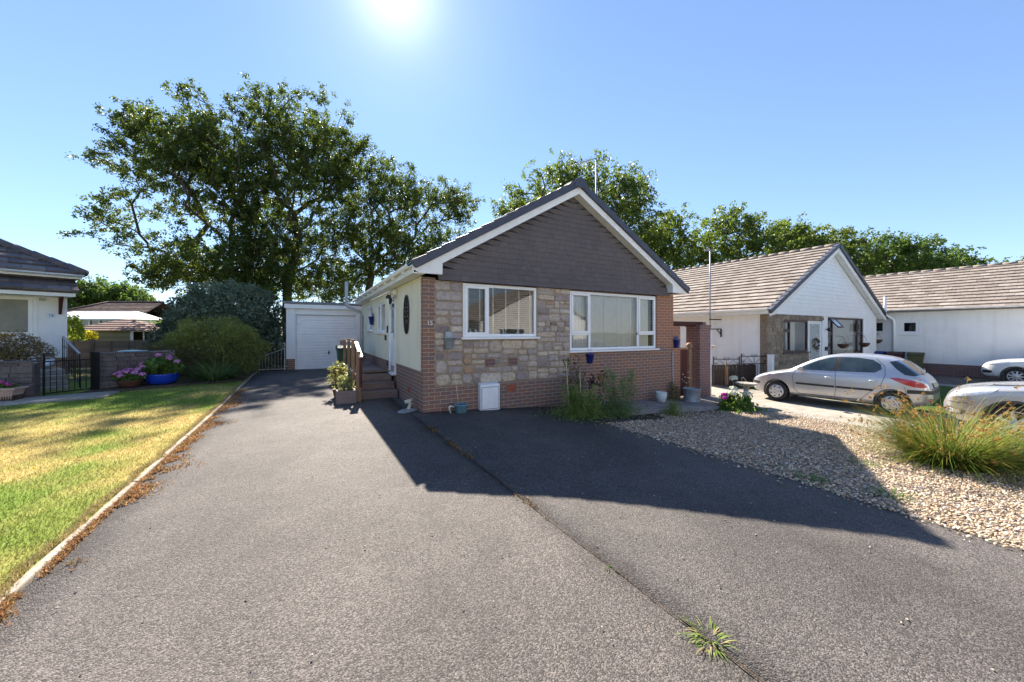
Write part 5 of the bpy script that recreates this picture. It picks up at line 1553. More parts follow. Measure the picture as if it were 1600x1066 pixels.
def left_roof():
    m = MB(); z0 = 3.12; s = .56; e = -.42; R_ = .30
    # front slope, cut by the hip that climbs at 45 degrees in plan
    H = 4.3; up = Vector((0, 1, s)).normalized(); kk = up.y
    roof_tiles(m, (-14, e, z0), (1, 0, 0), up, 14 + R_, H / kk, .40, .36, .04, 61, inside=lambda b_: (0, 14 + R_ - b_ * kk))
    roof_tiles(m, (R_, e, z0), (0, 1, 0), Vector((-1, 0, s)).normalized(), 9.5, H / kk, .40, .36, .04, 62, inside=lambda b_: (b_ * kk, 9.5))
    m.add([(-14, e, z0 - .02), (R_, e, z0 - .02), (R_ - H, e + H, z0 + H * s - .02), (-14, e + H, z0 + H * s - .02)], [(0, 1, 2, 3)], 0, .3)
    m.add([(R_, e, z0 - .02), (R_, e + 9.5, z0 - .02), (R_ - H, e + 9.5, z0 + H * s - .02), (R_ - H, e + H, z0 + H * s - .02)], [(0, 1, 2, 3)], 0, .3)
    a = Vector((R_, e, z0 + .05)); b = Vector((R_ - H, e + H, z0 + H * s + .05)); n_ = 15
    for k in range(n_): m.tube([a + (b - a) * (k / n_), a + (b - a) * ((k + 1.06) / n_)], [.10, .125], 10, 0, .3)
    m.build('roof', M_tile_old, lh)
left_roof()
m = MB(); m.box(-14, .22, -.36, -.01, 3.0, 3.015); m.box(-14, .24, -.385, -.362, 3.0, 3.12); m.build('fascia', M_whitepaint, lh)
m = MB(); half_gutter(m, (-14, -.45, 3.13), (.27, -.45, 3.11), .062); m.build('gutter', M_white, lh)
m = MB(); m.box(-.36, -.22, -.012, -.002, 1.90, 2.02); np_ = m.build('number_plate', simple('number plate enamel', (.62, .70, .82), .3), lh, bevel=.004)
text_mesh('number', '16', .10, .002, M_black, np_, (-.29, -.014, 1.962), (math.radians(90), 0, 0))
m = MB(); m.box(-.31, -.26, -.03, -.002, 1.43, 1.52); m.build('doorbell', M_boxwhite, lh, bevel=.006)
m = MB(); m.box(-.50, -.38, -.06, -.002, 2.36, 2.44); m.build('porch_light', M_grey, lh, bevel=.01)
def l2w(u, v, z): return (LP.x + u * math.cos(LA) - v * math.sin(LA), LP.y + u * math.sin(LA) + v * math.cos(LA), z)
# steps with railings
q = l2w(-.70, -1.0, 0); gs = thing('brick_steps', 'dark stone steps climbing to the glazed front door', 'steps', (q[0], q[1], .05), LA)
m = MB()
for k in range(4):
    s = MB(); s.box(-.9, .55, -1.15 + .30 * k, .94 if k == 3 else -.85 + .30 * k, .115 * k + (.004 if k else -.15), .115 * (k + 1)); s.build('step', M_stonec, gs, bevel=.012)
def railing(name, label, pts, h, n_):
    p0 = Vector(pts[0]); p1 = Vector(pts[1]); t = thing(name, label, 'railing', p0, 0)
    d = p1 - p0; m = MB()
    m.bar((0, 0, h), d + Vector((0, 0, h)), .04, .03); m.build('handrail', simple('grey galvanised rail', (.35, .36, .40), .35, .4), t)
    m = MB(); m.bar((0, 0, .12), d + Vector((0, 0, .12)), .025, .025)
    for k in range(n_ + 1):
        q = d * (k / n_); m.tube([q + Vector((0, 0, -.02 if k in (0, n_) else .12)), q + Vector((0, 0, h))], .014 if k in (0, n_) else .007, 6)
    m.tube([d * .15 + Vector(p) for p in spiral(0, h * .72, .01, .05, 0, 1.4)], .006, 5)
    m.build('balusters', M_black, t)
a = l2w(-.10, -.20, .50); b = l2w(.02, -2.0, .06)
railing('railing', 'black iron stair railing with pale sloping rail by the steps', (a, b), .88, 9)
gl_ = thing('gull_statue', 'white stone gull statue standing on the steps', 'statue', l2w(-.36, -.52, .51), LA + 1.2)
m = MB()
m.tube([(-.26, 0, .10), (-.12, 0, .12), (.02, 0, .17), (.10, 0, .25), (.12, 0, .34), (.15, 0, .38), (.19, 0, .385), (.28, 0, .37)], [.02, .07, .09, .07, .045, .05, .04, .006], 12)
m.build('body', simple('white painted stone', (.68, .69, .72), .7, var=.08), gl_)
m = MB(); m.box(-.12, .14, -.08, .08, 0, .05); m.build('base', M_stonec, gl_, bevel=.01)
# low stone walls and black garden gate
def low_wall(name, label, p0, p1, h, th, seed, z0=0.0):
    p0 = Vector((*p0, 0)); p1 = Vector((*p1, 0)); d = p1 - p0
    t = thing(name, label, 'wall', (p0.x, p0.y, z0), math.atan2(d.y, d.x)); L = d.length
    m = MB(); r = random.Random(seed)
    small_stone(0, L, .0, h, 0, m, r); m.box(.02, L - .02, .02, th, -.2, h - .02, 0, .2); m.build('stonework', M_stone3, t)
    c = MB(); x = 0
    while x < L: c.box(x, min(L, x + .45) - .008, -.04, th + .03, h, h + .045, 0, r.uniform(.3, .7)); x += .45
    c.build('coping', M_stone3, t, bevel=.008); return t
n = NT('dark walling stone'); t_ = n.attr('tint'); f = n.noise(14, 6, .7)
c = n.ramp(t_, [(0, (.085, .07, .075)), (.5, (.14, .12, .12)), (1, (.22, .195, .185))]); c = n.mix(.8, c, n.ramp(f, [(.3, .6), (.7, 1.4)]), 'MULTIPLY')
M_stone3 = n.done(n.bsdf(c, .9, 0, n.bump(f, .6, .02), .2))
low_wall('stone_wall', 'low grey stone wall beside the black gate, hydrangeas in front', (-10.13, 9.1), (-9.35, 10.3), .90, .22, 71, .05)
low_wall('stone_wall', 'low stone wall under the trailing evergreen at the left edge', (-12.9, 7.05), (-10.3, 7.98), .80, .22, 72, .04)
bg_ = thing('iron_gate', 'plain black iron garden gate in front of the stone steps', 'gate', (-10.24, 8.12, .05), math.atan2(.9, .18))
m = MB(); wdt = .80
for x_ in (0, wdt): m.bar((x_, 0, .03), (x_, 0, .98), .03, .03)
for z in (.10, .80): m.bar((0, 0, z), (wdt, 0, z), .014, .026)
m.bar((0, 0, .97), (.14, 0, .97), .014, .02); m.build('frame', M_black, bg_)
m = MB()
for k in range(1, 8): m.tube([(wdt * k / 8, 0, .10), (wdt * k / 8, 0, .80)], .007, 6)
m.build('bars', M_black, bg_)
m = MB(); m.box(wdt + .03, wdt + .12, -.05, .04, -.1, .97); m.build('post', M_black, bg_)
tr = thing('trough_planter', 'pale ribbed plastic trough with pink flowers by the left wall', 'planter', (-10.62, 7.55, .05), .38)
m = MB()
for k in range(3): pass
vs = []
for z, w_, d_ in ((0, .36, .11), (.27, .43, .15)): vs += [(-w_, -d_, z), (w_, -d_, z), (w_, d_, z), (-w_, d_, z)]
m.add(vs, [(3, 2, 1, 0), (0, 1, 5, 4), (1, 2, 6, 5), (2, 3, 7, 6), (3, 0, 4, 7)])
for k in range(22):
    x_ = -.35 + k * .0335; m.bar((x_, -.112, .01), (x_ * 1.19, -.152, .26), .012, .012)
m.box(-.46, .46, -.18, -.13, .27, .31); m.box(-.46, .46, .13, .18, .27, .31); m.box(-.46, -.41, -.13, .13, .27, .31); m.box(.41, .46, -.13, .13, .27, .31)
m.build('trough', M_terra, tr, bevel=.004)
m = MB(); m.box(-.40, .40, -.13, .13, .05, .26); m.build('soil', M_soil, tr)

# ------------------------------------------------------------------ behind the left garden
def panel_fence():
    p0 = Vector((-18.2, 14.2)); d = Vector((1, .16)).normalized()
    for k in range(5):
        q = p0 + d * 1.86 * k
        t = thing('fence_panel', 'weathered waney lap fence panel behind the low stone wall', 'fence', (q.x, q.y, 0), math.atan2(d.y, d.x), 'weathered garden fence panels')
        m = MB(); r = random.Random(80 + k)
        for s in range(7): m.prism([(.0, .12 + s * .145), (.022, .12 + s * .145), (.010, .12 + (s + 1) * .155), (.0, .12 + (s + 1) * .155)], .04, 1.80, 0, r.uniform(.8, 1.25), plane='yz') if False else m.box(.04, 1.80, -.008 + .003 * (s % 2), .012, .12 + s * .145, .12 + s * .145 + .152, 0, r.uniform(.75, 1.25))
        for x_ in (.04, .62, 1.21, 1.77): m.box(x_, x_ + .035, -.03, -.009, .10, 1.15, 0, .8)
        m.box(.0, 1.84, -.035, .03, 1.15, 1.175, 0, 1.3)
        m.build('boards', M_fencewood, t)
        m = MB(); m.box(-.045, .04, -.045, .045, 0, 1.2, 0, .7); m.build('post', M_fencewood, t)
panel_fence()
su = thing('summer_house', 'timber summer house with hipped brown roof behind the fence', 'summer house', (-20.7, 19.9, 0), .08)
M_cedar = wood_mat('olive summer house boards', (.34, .30, .17), (.22, .20, .12), (2, 2, 30))
m = MB()
for k in range(11): m.box(-1.75, 1.15, -1.0 + .003 * (k % 2), -.96, -.1 + k * .155, -.1 + k * .155 + .153, 0, .9 + .2 * (k % 2))
m.box(-1.75, -1.70, -.96, 1.4, -.1, 1.6); m.box(-1.7, 1.75, 1.35, 1.4, -.1, 1.6); m.box(1.70, 1.75, -.3, 1.35, -.1, .7); m.build('wall', M_cedar, su)
m = MB(); m.bar((1.15, -.98, -.1), (1.15, -.98, 1.6), .08, .08); m.bar((1.72, -.35, -.1), (1.72, -.35, 1.6), .08, .08); m.bar((1.44, -.66, .0), (1.44, -.66, 1.5), .04, .04); m.bar((1.15, -.98, 1.55), (1.72, -.35, 1.55), .06, .08); m.build('window_frame', M_whitepaint, su)
m = MB(); ap = (-.05, .2, 2.22); ev = [(-2.0, -1.25, 1.56), (1.25, -1.25, 1.56), (2.05, -.4, 1.56), (2.05, 1.6, 1.56), (-2.0, 1.6, 1.56)]
for i in range(5):
    a_, b_ = Vector(ev[i]), Vector(ev[(i + 1) % 5]); c_ = Vector(ap)
    for s in range(6):
        f0, f1 = s / 6, (s + 1.08) / 6; f1 = min(f1, 1.0); up_ = Vector((0, 0, .02))
        m.add([a_.lerp(c_, f0) + up_ * 1.5, b_.lerp(c_, f0) + up_ * 1.5, b_.lerp(c_, f1), a_.lerp(c_, f1), a_.lerp(c_, f0), b_.lerp(c_, f0)], [(0, 1, 2, 3), (0, 4, 5, 1)], 0, .4 + .08 * s)
m.build('roof', tile_mat('brown felt tile', ((.17, .10, .08), (.22, .14, .12), (.27, .19, .16)), .1), su, fix=False)
cv = thing('conservatory', 'white framed conservatory with pale shallow roof', 'conservatory', (-26.5, 25.5, 0), .03)
m = MB(); m.box(-4, 1.1, -1.5, 2.5, 0, .6); m.build('dwarf_wall', M_wrender, cv)
m = MB()
for k in range(9): x_ = -4 + k * .63; m.box(x_ - .05, x_ + .05, -1.52, -1.42, .6, 2.35)
m.box(-4, 1.1, -1.515, -1.425, 2.25, 2.35); m.box(-4, 1.1, -1.515, -1.425, 1.75, 1.83); m.build('frame', M_white, cv)
m = MB(); m.box(-4, 1.1, -1.46, -1.45, .6, 2.25); m.build('pane', M_darkglass, cv)
m = MB(); m.add([(-4.2, -1.8, 2.35), (1.5, -1.8, 2.35), (0, .6, 2.95), (-4.2, .6, 2.95), (2.0, .9, 2.35), (0, .9, 2.95), (-4.2, -1.8, 2.25), (1.5, -1.8, 2.25), (2.0, .9, 2.25)], [(0, 1, 2, 3), (1, 4, 5, 2), (0, 6, 7, 1), (1, 7, 8, 4)]); m.build('roof', simple('polycarbonate roof', (.62, .62, .60), .4), cv, fix=False)
fh = thing('hipped_house', 'distant house with dark brown hipped pantile roof beyond the conservatory', 'house', (-38.6, 34, 0), .02)
m = MB(); m.box(-5, 4, 0, 7, 0, 2.55); m.build('wall', M_cream, fh)
m = MB(); e0, r0, r1 = 2.55, 4.45, 0
roof_tiles(m, (-5.6, -.5, e0), (1, 0, 0), Vector((0, 1, .5)).normalized(), 10, 4.2, .33, .34, .05, 91, inside=lambda b_: (b_ * .9, 10 - b_ * .2))
m.add([(-5.6, -.5, e0), (4.4, -.5, e0), (3.6, 3.3, 4.45), (-1.8, 3.3, 4.45), (-5.6, 7.1, e0), (4.4, 7.1, e0)], [(0, 1, 2, 3), (0, 3, 4), (3, 2, 5, 4)], 0, .3)
m.tube([(-5.6, -.5, e0 + .05), (-1.8, 3.3, 4.5)], .12, 8, 0, .2); m.tube([(-1.8, 3.3, 4.5), (3.6, 3.3, 4.5)], .12, 8, 0, .2)
m.build('roof', M_tile_brown, fh, fix=False)
bt = thing('garden_cover', 'pale turquoise cover lying on the low stone wall top', 'cover', (-10.55, 10.35, .93), .3)
m = MB(); m.tube([(-.42, 0, .0), (-.3, 0, .02), (0, 0, .03), (.28, 0, .02), (.45, 0, .0)], [.01, .08, .11, .08, .01], 12, M=Matrix.Diagonal((1, 1.6, .55, 1))); m.build('hull', simple('turquoise plastic sheet', (.36, .55, .55), .45), bt)

# ------------------------------------------------------------------ unseen white houses added across the road to fill the front; windows mirror them
def opposite(u, w, h, label):
    q = uv2w(u, -20.5)
    oh = thing('opposite_fill_house', label, 'house', (q[0], q[1], -.4), A + math.pi, 'white fill houses across the road')
    m = MB(); m.box(-w, w, 0, 9, 0, 2.9); m.prism([(-w, 2.9), (w, 2.9), (0, 2.9 + h)], 0, 9); m.build('wall', M_wrender, oh)
    for a_, b_ in ((-w * .7, -w * .2), (w * .25, w * .7)):
        m = MB(); m.box(a_, b_, -.03, .01, .9, 2.2); f = m.build('window', M_white, oh); m = MB(); m.box(a_ + .08, b_ - .08, -.045, -.03, .98, 2.12); m.build('pane', M_darkglass, f)
    m = MB()
    for sg in (-1, 1): m.prism([(0, 3.0 + h), (sg * (w + .4), 3.0 - .4 * h / w), (sg * (w + .4), 3.15 - .4 * h / w), (0, 3.15 + h)][::sg], -.3, 9.3)
    m.build('roof', M_tile_tan, oh)
opposite(-11, 5.2, 2.8, 'unseen white gabled fill house added across the road, opposite the garage'); opposite(2.5, 6.0, 3.0, 'white gabled house across the road, mirrored in the wide front window'); opposite(16, 5.6, 2.8, 'unseen white gabled fill house added across the road, opposite the silver cars')
# ------------------------------------------------------------------ cars
def paint_mat(name, c, metal=.55):
    n = NT(name)
    f = n.noise(900, 2); big = n.noise(1.5, 4)
    col = n.mix(.25, c, n.ramp(f, [(.3, .7), (.7, 1.3)]), 'MULTIPLY')
    sp = n.n('ShaderNodeSeparateXYZ'); n.l(n.coord(), sp.inputs[0])
    d = n.math('MULTIPLY', n.ramp(sp.outputs['Z'], [(.15, 1.0), (.5, 0.0)]), n.ramp(n.noise(5, 5), [(.35, .0), (.7, .55)]))
    col = n.mix(d, col, (.20, .17, .13))
    return n.done(n.bsdf(col, .33, metal, None, .5, .8))
M_silver = paint_mat('silver car paint', (.52, .52, .54), .6)
M_champ = paint_mat('warm silver car paint', (.50, .48, .46), .55)
M_wcar = paint_mat('white car paint', (.80, .80, .80), 0.0)
M_redlens = simple('red lamp lens', (.42, .010, .02), .15, var=.15, scale=30, spec=.7, coat=.6)
M_clearlens = simple('clear lamp lens', (.62, .66, .70), .12, .2, var=.25, scale=25, coat=.8)
M_plate = simple('beige number plate', (.50, .46, .34), .5, var=.03)
M_trimgrey = simple('grey bumper trim', (.10, .10, .11), .5, var=.1)
M_seat = simple('seat fabric', (.03, .03, .035), .9)
def lerp_tab(tab, x):
    xs = [a for a, _ in tab]; ys = [b for _, b in tab]
    return float(np.interp(x, xs, ys))
def make_car(name, label, cat, loc, rz, P, group=None):
    t = thing(name, label, cat, loc, rz, group)
    L = P['L']; xs = P['xs']; rows = []
    for x in xs:
        zb, zt, w = lerp_tab(P['zb'], x), lerp_tab(P['zt'], x), lerp_tab(P['w'], x)
        belt = P['belt'](x); zs = min(belt, zt - .07)
        gh = max(0.0, zt - zs - .07)
        wr = w * .86 if gh < .05 else max(.45, w * .965 - P['tumble'] * (zt - zs))
        k = min(1.0, gh / .25); wr = w * .84 * (1 - k) + wr * k
        zm = zb + (zs - zb) * .34; zm2 = zb + (zs - zb) * .70
        pts = [(0, zb), (w * .72, zb), (w * .95, zb + .035), (w * .992, zm), (w, zm2), (w * .985, zs - .02), (w * .955, zs + .02)]
        for f in (.5, ): pts.append(((w * .95) * (1 - f) + wr * f + .012 * k, zs + (zt - zs) * (f if k > .3 else .45)))
        pts += [(wr, zt - .045), (wr * .90, zt - .012), (wr * .5, zt + .004), (0, zt + .008)]
        rows.append([(x, y, z) for y, z in pts])
    n_ = len(rows[0]); vs = []; fs = []
    for row in rows:
        full = row + [(x, -y, z) for x, y, z in row[-2:0:-1]]
        vs += full
    m_ = 2 * n_ - 2
    for i in range(len(rows) - 1):
        for k in range(m_):
            k2 = (k + 1) % m_
            fs.append((i * m_ + k, i * m_ + k2, (i + 1) * m_ + k2, (i + 1) * m_ + k))
    fs.append(tuple(range(m_))); fs.append(tuple((len(rows) - 1) * m_ + k for k in range(m_))[::-1])
    me = bpy.data.meshes.new('body'); me.from_pydata(vs, [], fs)
    tmp = bpy.data.objects.new('tmp', me); COL.objects.link(tmp)
    sb = tmp.modifiers.new('s', 'SUBSURF'); sb.levels = sb.render_levels = 3
    bpy.context.view_layer.update()
    dg = bpy.context.evaluated_depsgraph_get()
    hull = bpy.data.meshes.new_from_object(tmp.evaluated_get(dg))
    bm = bmesh.new(); bm.from_mesh(hull); bmesh.ops.recalc_face_normals(bm, faces=bm.faces)
    bvh = BVHTree.FromBMesh(bm)
    bm.to_mesh(hull); bm.free()
    # wheel arches: the skin is opened inside a circle, its rim pulled on to the circle, a dark well set behind
    bpy.data.objects.remove(tmp)
    body = hull
    bm = bmesh.new(); bm.from_mesh(body)
    wz = P['wr'] + .015; R_ = P['arch']
    kill = set()
    for f in bm.faces:
        c = f.calc_center_median()
        for wx in P['wheels']:
            if math.hypot(c.x - wx, c.z - wz) < R_ and abs(c.y) > .40: kill.add(f)
    rim = set()
    for f in kill:
        for v in f.verts:
            if any(g not in kill for g in v.link_faces): rim.add(v)
    bmesh.ops.delete(bm, geom=list(kill), context='FACES')
    for v in rim:
        if not v.is_valid or abs(v.co.y) < .5: continue
        wx = min(P['wheels'], key=lambda q: abs(q - v.co.x)); d = Vector((v.co.x - wx, v.co.z - wz)); 
        if d.length > 1e-4:
            d = d.normalized() * R_; v.co.x = wx + d.x; v.co.z = wz + d.y
    for f in bm.faces: f.smooth = True; f.material_index = 0
    for wx in P['wheels']:
        for s in (-1, 1):
            ring = [[bm.verts.new((wx + (R_ + .012) * math.cos(a), s * y, wz + (R_ + .012) * math.sin(a))) for y in (lerp_tab(P['w'], wx) - .035, .40)] for a in np.linspace(-.5, math.pi + .5, 25)]
            for i in range(24):
                f = bm.faces.new((ring[i][0], ring[i + 1][0], ring[i + 1][1], ring[i][1])); f.material_index = 1
            f = bm.faces.new([q[1] for q in ring]); f.material_index = 1
    bm.to_mesh(body); bm.free()
    body.materials.clear(); body.materials.append(P['paint']); body.materials.append(M_dark)
    bo = link('body', body, t)
    def cast(o, d):
        h = bvh.ray_cast(Vector(o), Vector(d).normalized())
        return h[0]
    def patch(nm, outline, mat, view='side', off=.005, parent=None, rings=7, both=True, sub=5):
        """outline on a projection plane, draped over the body"""
        for s in ((-1, 1) if both and view == 'side' else (-1,)):
            m = MB(); pts = []
            for i in range(len(outline)):
                a, b = outline[i], outline[(i + 1) % len(outline)]
                for q in range(sub): pts.append((a[0] + (b[0] - a[0]) * q / sub, a[1] + (b[1] - a[1]) * q / sub))
            cx = sum(p[0] for p in pts) / len(pts); cz = sum(p[1] for p in pts) / len(pts)
            vs = []; ok = True
            def pr(a, b):
                if view == 'side': o, d = (a, s * 3, b), (0, -s, 0)
                elif view == 'rear': o, d = (L + 2, a, b), (-1, 0, 0)
                elif view == 'front': o, d = (-2, a, b), (1, 0, 0)
                h = bvh.ray_cast(Vector(o), Vector(d))
                if h[0] is None:
                    h = bvh.find_nearest(Vector((a, s * .8, b)) if view == 'side' else Vector((L if view == 'rear' else 0, a, b)))
                nn = h[1]
                if nn.dot(Vector(d)) > 0: nn = -nn
                return h[0] + nn * off
            N = len(pts)
            for r_ in range(rings):
                f = 1 - r_ / rings
                for p in pts: vs.append(pr(cx + (p[0] - cx) * f, cz + (p[1] - cz) * f))
            vs.append(pr(cx, cz)); fs = []
            for r_ in range(rings - 1):
                for k in range(N):
                    k2 = (k + 1) % N; fs.append((r_ * N + k, r_ * N + k2, (r_ + 1) * N + k2, (r_ + 1) * N + k))
            for k in range(N): fs.append(((rings - 1) * N + k, (rings - 1) * N + (k + 1) % N, rings * N))
            m.add(vs, fs, 0, 1, True)
            m.build(nm, mat, parent if parent is not None else t, fix=False)
    def strip(nm, line, wd, mat, view='side', off=.004, parent=None, both=True):
        """thin draped line: panel gaps, mouldings"""
        pts = []
        for i in range(len(line) - 1):
            a, b = line[i], line[i + 1]; k = max(2, int(math.hypot(b[0] - a[0], b[1] - a[1]) / .05))
            for q in range(k): pts.append((a[0] + (b[0] - a[0]) * q / k, a[1] + (b[1] - a[1]) * q / k))
        pts.append(line[-1])
        for s in ((-1, 1) if both and view == 'side' else (-1,)):
            vs = []; m = MB()
            for i, p in enumerate(pts):
                a = pts[max(0, i - 1)]; b = pts[min(len(pts) - 1, i + 1)]
                dx, dz = b[0] - a[0], b[1] - a[1]; ll = math.hypot(dx, dz) or 1
                for e in (-1, 1):
                    px, pz = p[0] - dz / ll * wd / 2 * e, p[1] + dx / ll * wd / 2 * e
                    if view == 'side': o, d = (px, s * 3, pz), (0, -s, 0)
                    elif view == 'rear': o, d = (L + 2, px, pz), (-1, 0, 0)
                    else: o, d = (-2, px, pz), (1, 0, 0)
                    h = bvh.ray_cast(Vector(o), Vector(d))
                    if h[0] is None: h = bvh.find_nearest(Vector(o) + Vector(d) * 2.2)
                    nn = h[1]
                    if nn.dot(Vector(d)) > 0: nn = -nn
                    vs.append(h[0] + nn * off)
            m.add(vs, [(2 * i, 2 * i + 1, 2 * i + 3, 2 * i + 2) for i in range(len(pts) - 1)], 0, 1, True)
            m.build(nm, mat, parent if parent is not None else t, fix=False)
    # wheels
    for wx in P['wheels']:
        for s in (-1, 1):
            R = Matrix.Translation((wx, s * P['track'], P['wr'])) @ Matrix.Rotation(math.radians(90 if s < 0 else -90), 4, 'X')
            rr, hr_ = P['wr'], P['rim']
            w = MB(); w.lathe([(hr_ * .97, -.10), (rr * .96, -.105), (rr, -.085), (rr, .06), (rr * .985, .085), (rr * .90, .098), (hr_ * 1.06, .096), (hr_ * .99, .075), (hr_ * .97, .05)], 40, M=R)
            wo_ = w.build('wheel', M_rubber, t)
            q = MB()
            if P['hub'] == 'cap':
                q.lathe([(hr_, .066), (hr_ * .96, .085), (hr_ * .80, .098), (hr_ * .5, .104), (hr_ * .25, .100), (0, .099)], 36, M=R)
                for k in range(7):
                    a = 2 * math.pi * k / 7
                    R2 = R @ Matrix.Rotation(a, 4, 'Z') @ Matrix.Translation((hr_ * .70, 0, .0985)) @ Matrix.Rotation(.5, 4, 'Z') @ Matrix.Diagonal((.55, 1.35, 1, 1))
                    q.lathe([(.0, .005), (hr_ * .14, .004), (hr_ * .15, -.02)], 10, mi=1, M=R2)
                for k in range(3):
                    a = 2 * math.pi * k / 3; q.lathe([(.012, .0), (.010, .006), (0, .006)], 8, mi=1, M=R @ Matrix.Translation((hr_ * .28 * math.cos(a), hr_ * .28 * math.sin(a), .100)))
            else:
                q.lathe([(hr_, .02), (hr_, .075), (hr_ * .93, .08), (hr_ * .90, .02)], 36, M=R)
                for k in range(P['hub']):
                    a = 2 * math.pi * k / P['hub']; R2 = R @ Matrix.Rotation(a, 4, 'Z')
                    q.add([(.03, -.03, .075), (hr_ * .92, -.022, .06), (hr_ * .92, .022, .06), (.03, .03, .075), (.03, -.03, .03), (hr_ * .92, -.02, .02), (hr_ * .92, .02, .02), (.03, .03, .03)],
                          [(0, 1, 2, 3), (4, 7, 6, 5), (0, 4, 5, 1), (1, 5, 6, 2), (2, 6, 7, 3), (3, 7, 4, 0)], M=R2)
                q.lathe([(.065, .03), (.06, .082), (0, .085)], 14, M=R)
                q.lathe([(hr_ * .9, .0), (0, .0)], 24, mi=1, M=R)
            q.build('rim', [M_rimpaint, M_dark], wo_)
    P['extra'](t, patch, strip, bvh)
    return t
M_rimpaint = simple('silver wheel trim', (.55, .55, .56), .35, .4, var=.08)

def hatch_extra(t, patch, strip, bvh):
    dl = M_blackplastic
    patch('windscreen', [(-.56, .99), (.56, .99), (.47, 1.31), (-.47, 1.31)], M_darkglass, 'front', .006)
    patch('rear_window', [(-.655, .985), (.655, .985), (.60, 1.15), (.53, 1.295), (-.53, 1.295), (-.60, 1.15)], M_darkglass, 'rear', .006)
    patch('quarter_glass', [(3.12, 1.27), (3.24, 1.31), (3.37, 1.22), (3.50, 1.10), (3.62, .99), (3.54, .965), (3.40, .985), (3.26, 1.10)], M_darkglass, 'side', .006)
    patch('window', [(1.24, .955), (1.48, 1.10), (1.72, 1.225), (1.97, 1.315), (2.13, 1.338), (2.06, .972)], M_carglass, 'side', .006)
    patch('window', [(2.17, .975), (2.25, 1.342), (2.55, 1.342), (2.82, 1.305), (2.97, 1.21), (3.00, 1.09), (2.88, 1.00)], M_carglass, 'side', .006)
    patch('pillar_trim', [(2.065, .972), (2.135, 1.338), (2.245, 1.342), (2.165, .975)], dl, 'side', .005)
    strip('door_line', [(1.22, .94), (1.17, .75), (1.20, .42), (1.30, .30), (2.10, .30), (2.13, .5), (2.12, .96)], .009, dl)
    strip('door_line', [(2.10, .30), (2.62, .31), (2.78, .50), (3.00, .72), (3.07, .95), (3.05, 1.16), (2.88, 1.33)], .009, dl)
    strip('moulding', [(1.25, .575), (2.11, .570)], .05, dl, off=.012); strip('moulding', [(2.14, .570), (2.86, .575)], .05, dl, off=.012)
    strip('moulding', [(3.44, .60), (3.60, .61), (3.72, .61), (3.79, .605)], .085, dl, off=.012)
    strip('moulding', [(-.66, .605), (0, .60), (.66, .605)], .085, dl, 'rear', .012)
    strip('moulding', [(.02, .50), (.12, .50), (.30, .49)], .07, dl, off=.010)
    patch('tail_light', [(3.14, .90), (3.30, .905), (3.52, .875), (3.68, .82), (3.745, .75), (3.72, .705), (3.55, .715), (3.36, .78)], M_redlens, 'side', .010)
    patch('headlight', [(.10, .60), (.18, .68), (.42, .765), (.62, .80), (.50, .72), (.30, .63)], M_clearlens, 'side', .008)
    strip('tailgate_line', [(-.58, .92), (-.57, .68), (.57, .68), (.58, .92)], .009, dl, 'rear')
    strip('bumper_line', [(3.40, .70), (3.45, .40), (3.42, .26)], .008, dl)
    patch('number_plate', [(-.27, .695), (.27, .695), (.27, .80), (-.27, .80)], M_plate, 'rear', .014)
    patch('fog_lamp', [(-.60, .40), (-.40, .40), (-.40, .46), (-.60, .46)], M_redlens, 'rear', .008)
    for s in (-1, 1):
        m = MB(); m.ball((1.38, s * .915, 1.0), (.075, .085, .062), 12, 8); m.bar((1.36, s * .80, .965), (1.37, s * .87, .985), .05, .03); m.build('mirror', M_champ_trim, t)
        for x in (1.98, 2.86):
            h = bvh.ray_cast(Vector((x, s * 3, .80)), Vector((0, -s, 0)))[0]
            m = MB(); m.ball((x, h.y + s * .012, .80), (.085, .022, .025), 12, 8); m.build('handle', M_silver, t)
    m = MB(); m.tube([(3.66, -.05, 1.02), (3.60, .22, 1.10)], .012, 6); m.build('wiper', M_black, t)
    m = MB(); m.tube([(2.1, 0, 1.43), (2.22, 0, 1.62)], .005, 5); m.build('aerial', M_black, t)
M_champ_trim = simple('mirror shell', (.45, .43, .41), .35, .3, var=.05)
M_carglass = simple('car side glass', (.030, .045, .043), .05, 0, var=.7, scale=2.6, spec=.9, coat=.5)
HATCH = dict(L=3.83, xs=[0.0, .03, .10, .22, .40, .62, .85, 1.02, 1.20, 1.42, 1.65, 1.88, 2.15, 2.45, 2.75, 3.0, 3.18, 3.34, 3.48, 3.60, 3.70, 3.78, 3.82, 3.83],
             zb=[(0, .34), (.06, .24), (.2, .19), (3.4, .20), (3.6, .24), (3.77, .30), (3.83, .38)],
             zt=[(0, .52), (.03, .585), (.10, .65), (.22, .72), (.40, .79), (.62, .85), (.85, .90), (1.02, .94), (1.20, 1.045), (1.42, 1.175), (1.65, 1.295), (1.88, 1.382), (2.15, 1.425), (2.45, 1.432), (2.75, 1.42), (3.0, 1.388), (3.18, 1.345), (3.34, 1.25), (3.48, 1.13), (3.60, 1.02), (3.70, .93), (3.78, .83), (3.82, .70), (3.83, .62)],
             w=[(0, .44), (.03, .54), (.10, .64), (.22, .715), (.40, .775), (.65, .81), (1.0, .825), (2.6, .828), (3.0, .815), (3.3, .785), (3.55, .735), (3.70, .68), (3.78, .61), (3.83, .5)],
             belt=lambda x: .86 + .045 * min(1, max(0, x - 1) / 2.2), tumble=.44, wheels=(.76, 3.19), wr=.288, arch=.335, rim=.195, track=.735, hub='cap', paint=M_silver, extra=hatch_extra)
_hx, _hy = uv2w(9.0, -2.0)
HEAD = math.atan2(-.82, .573)
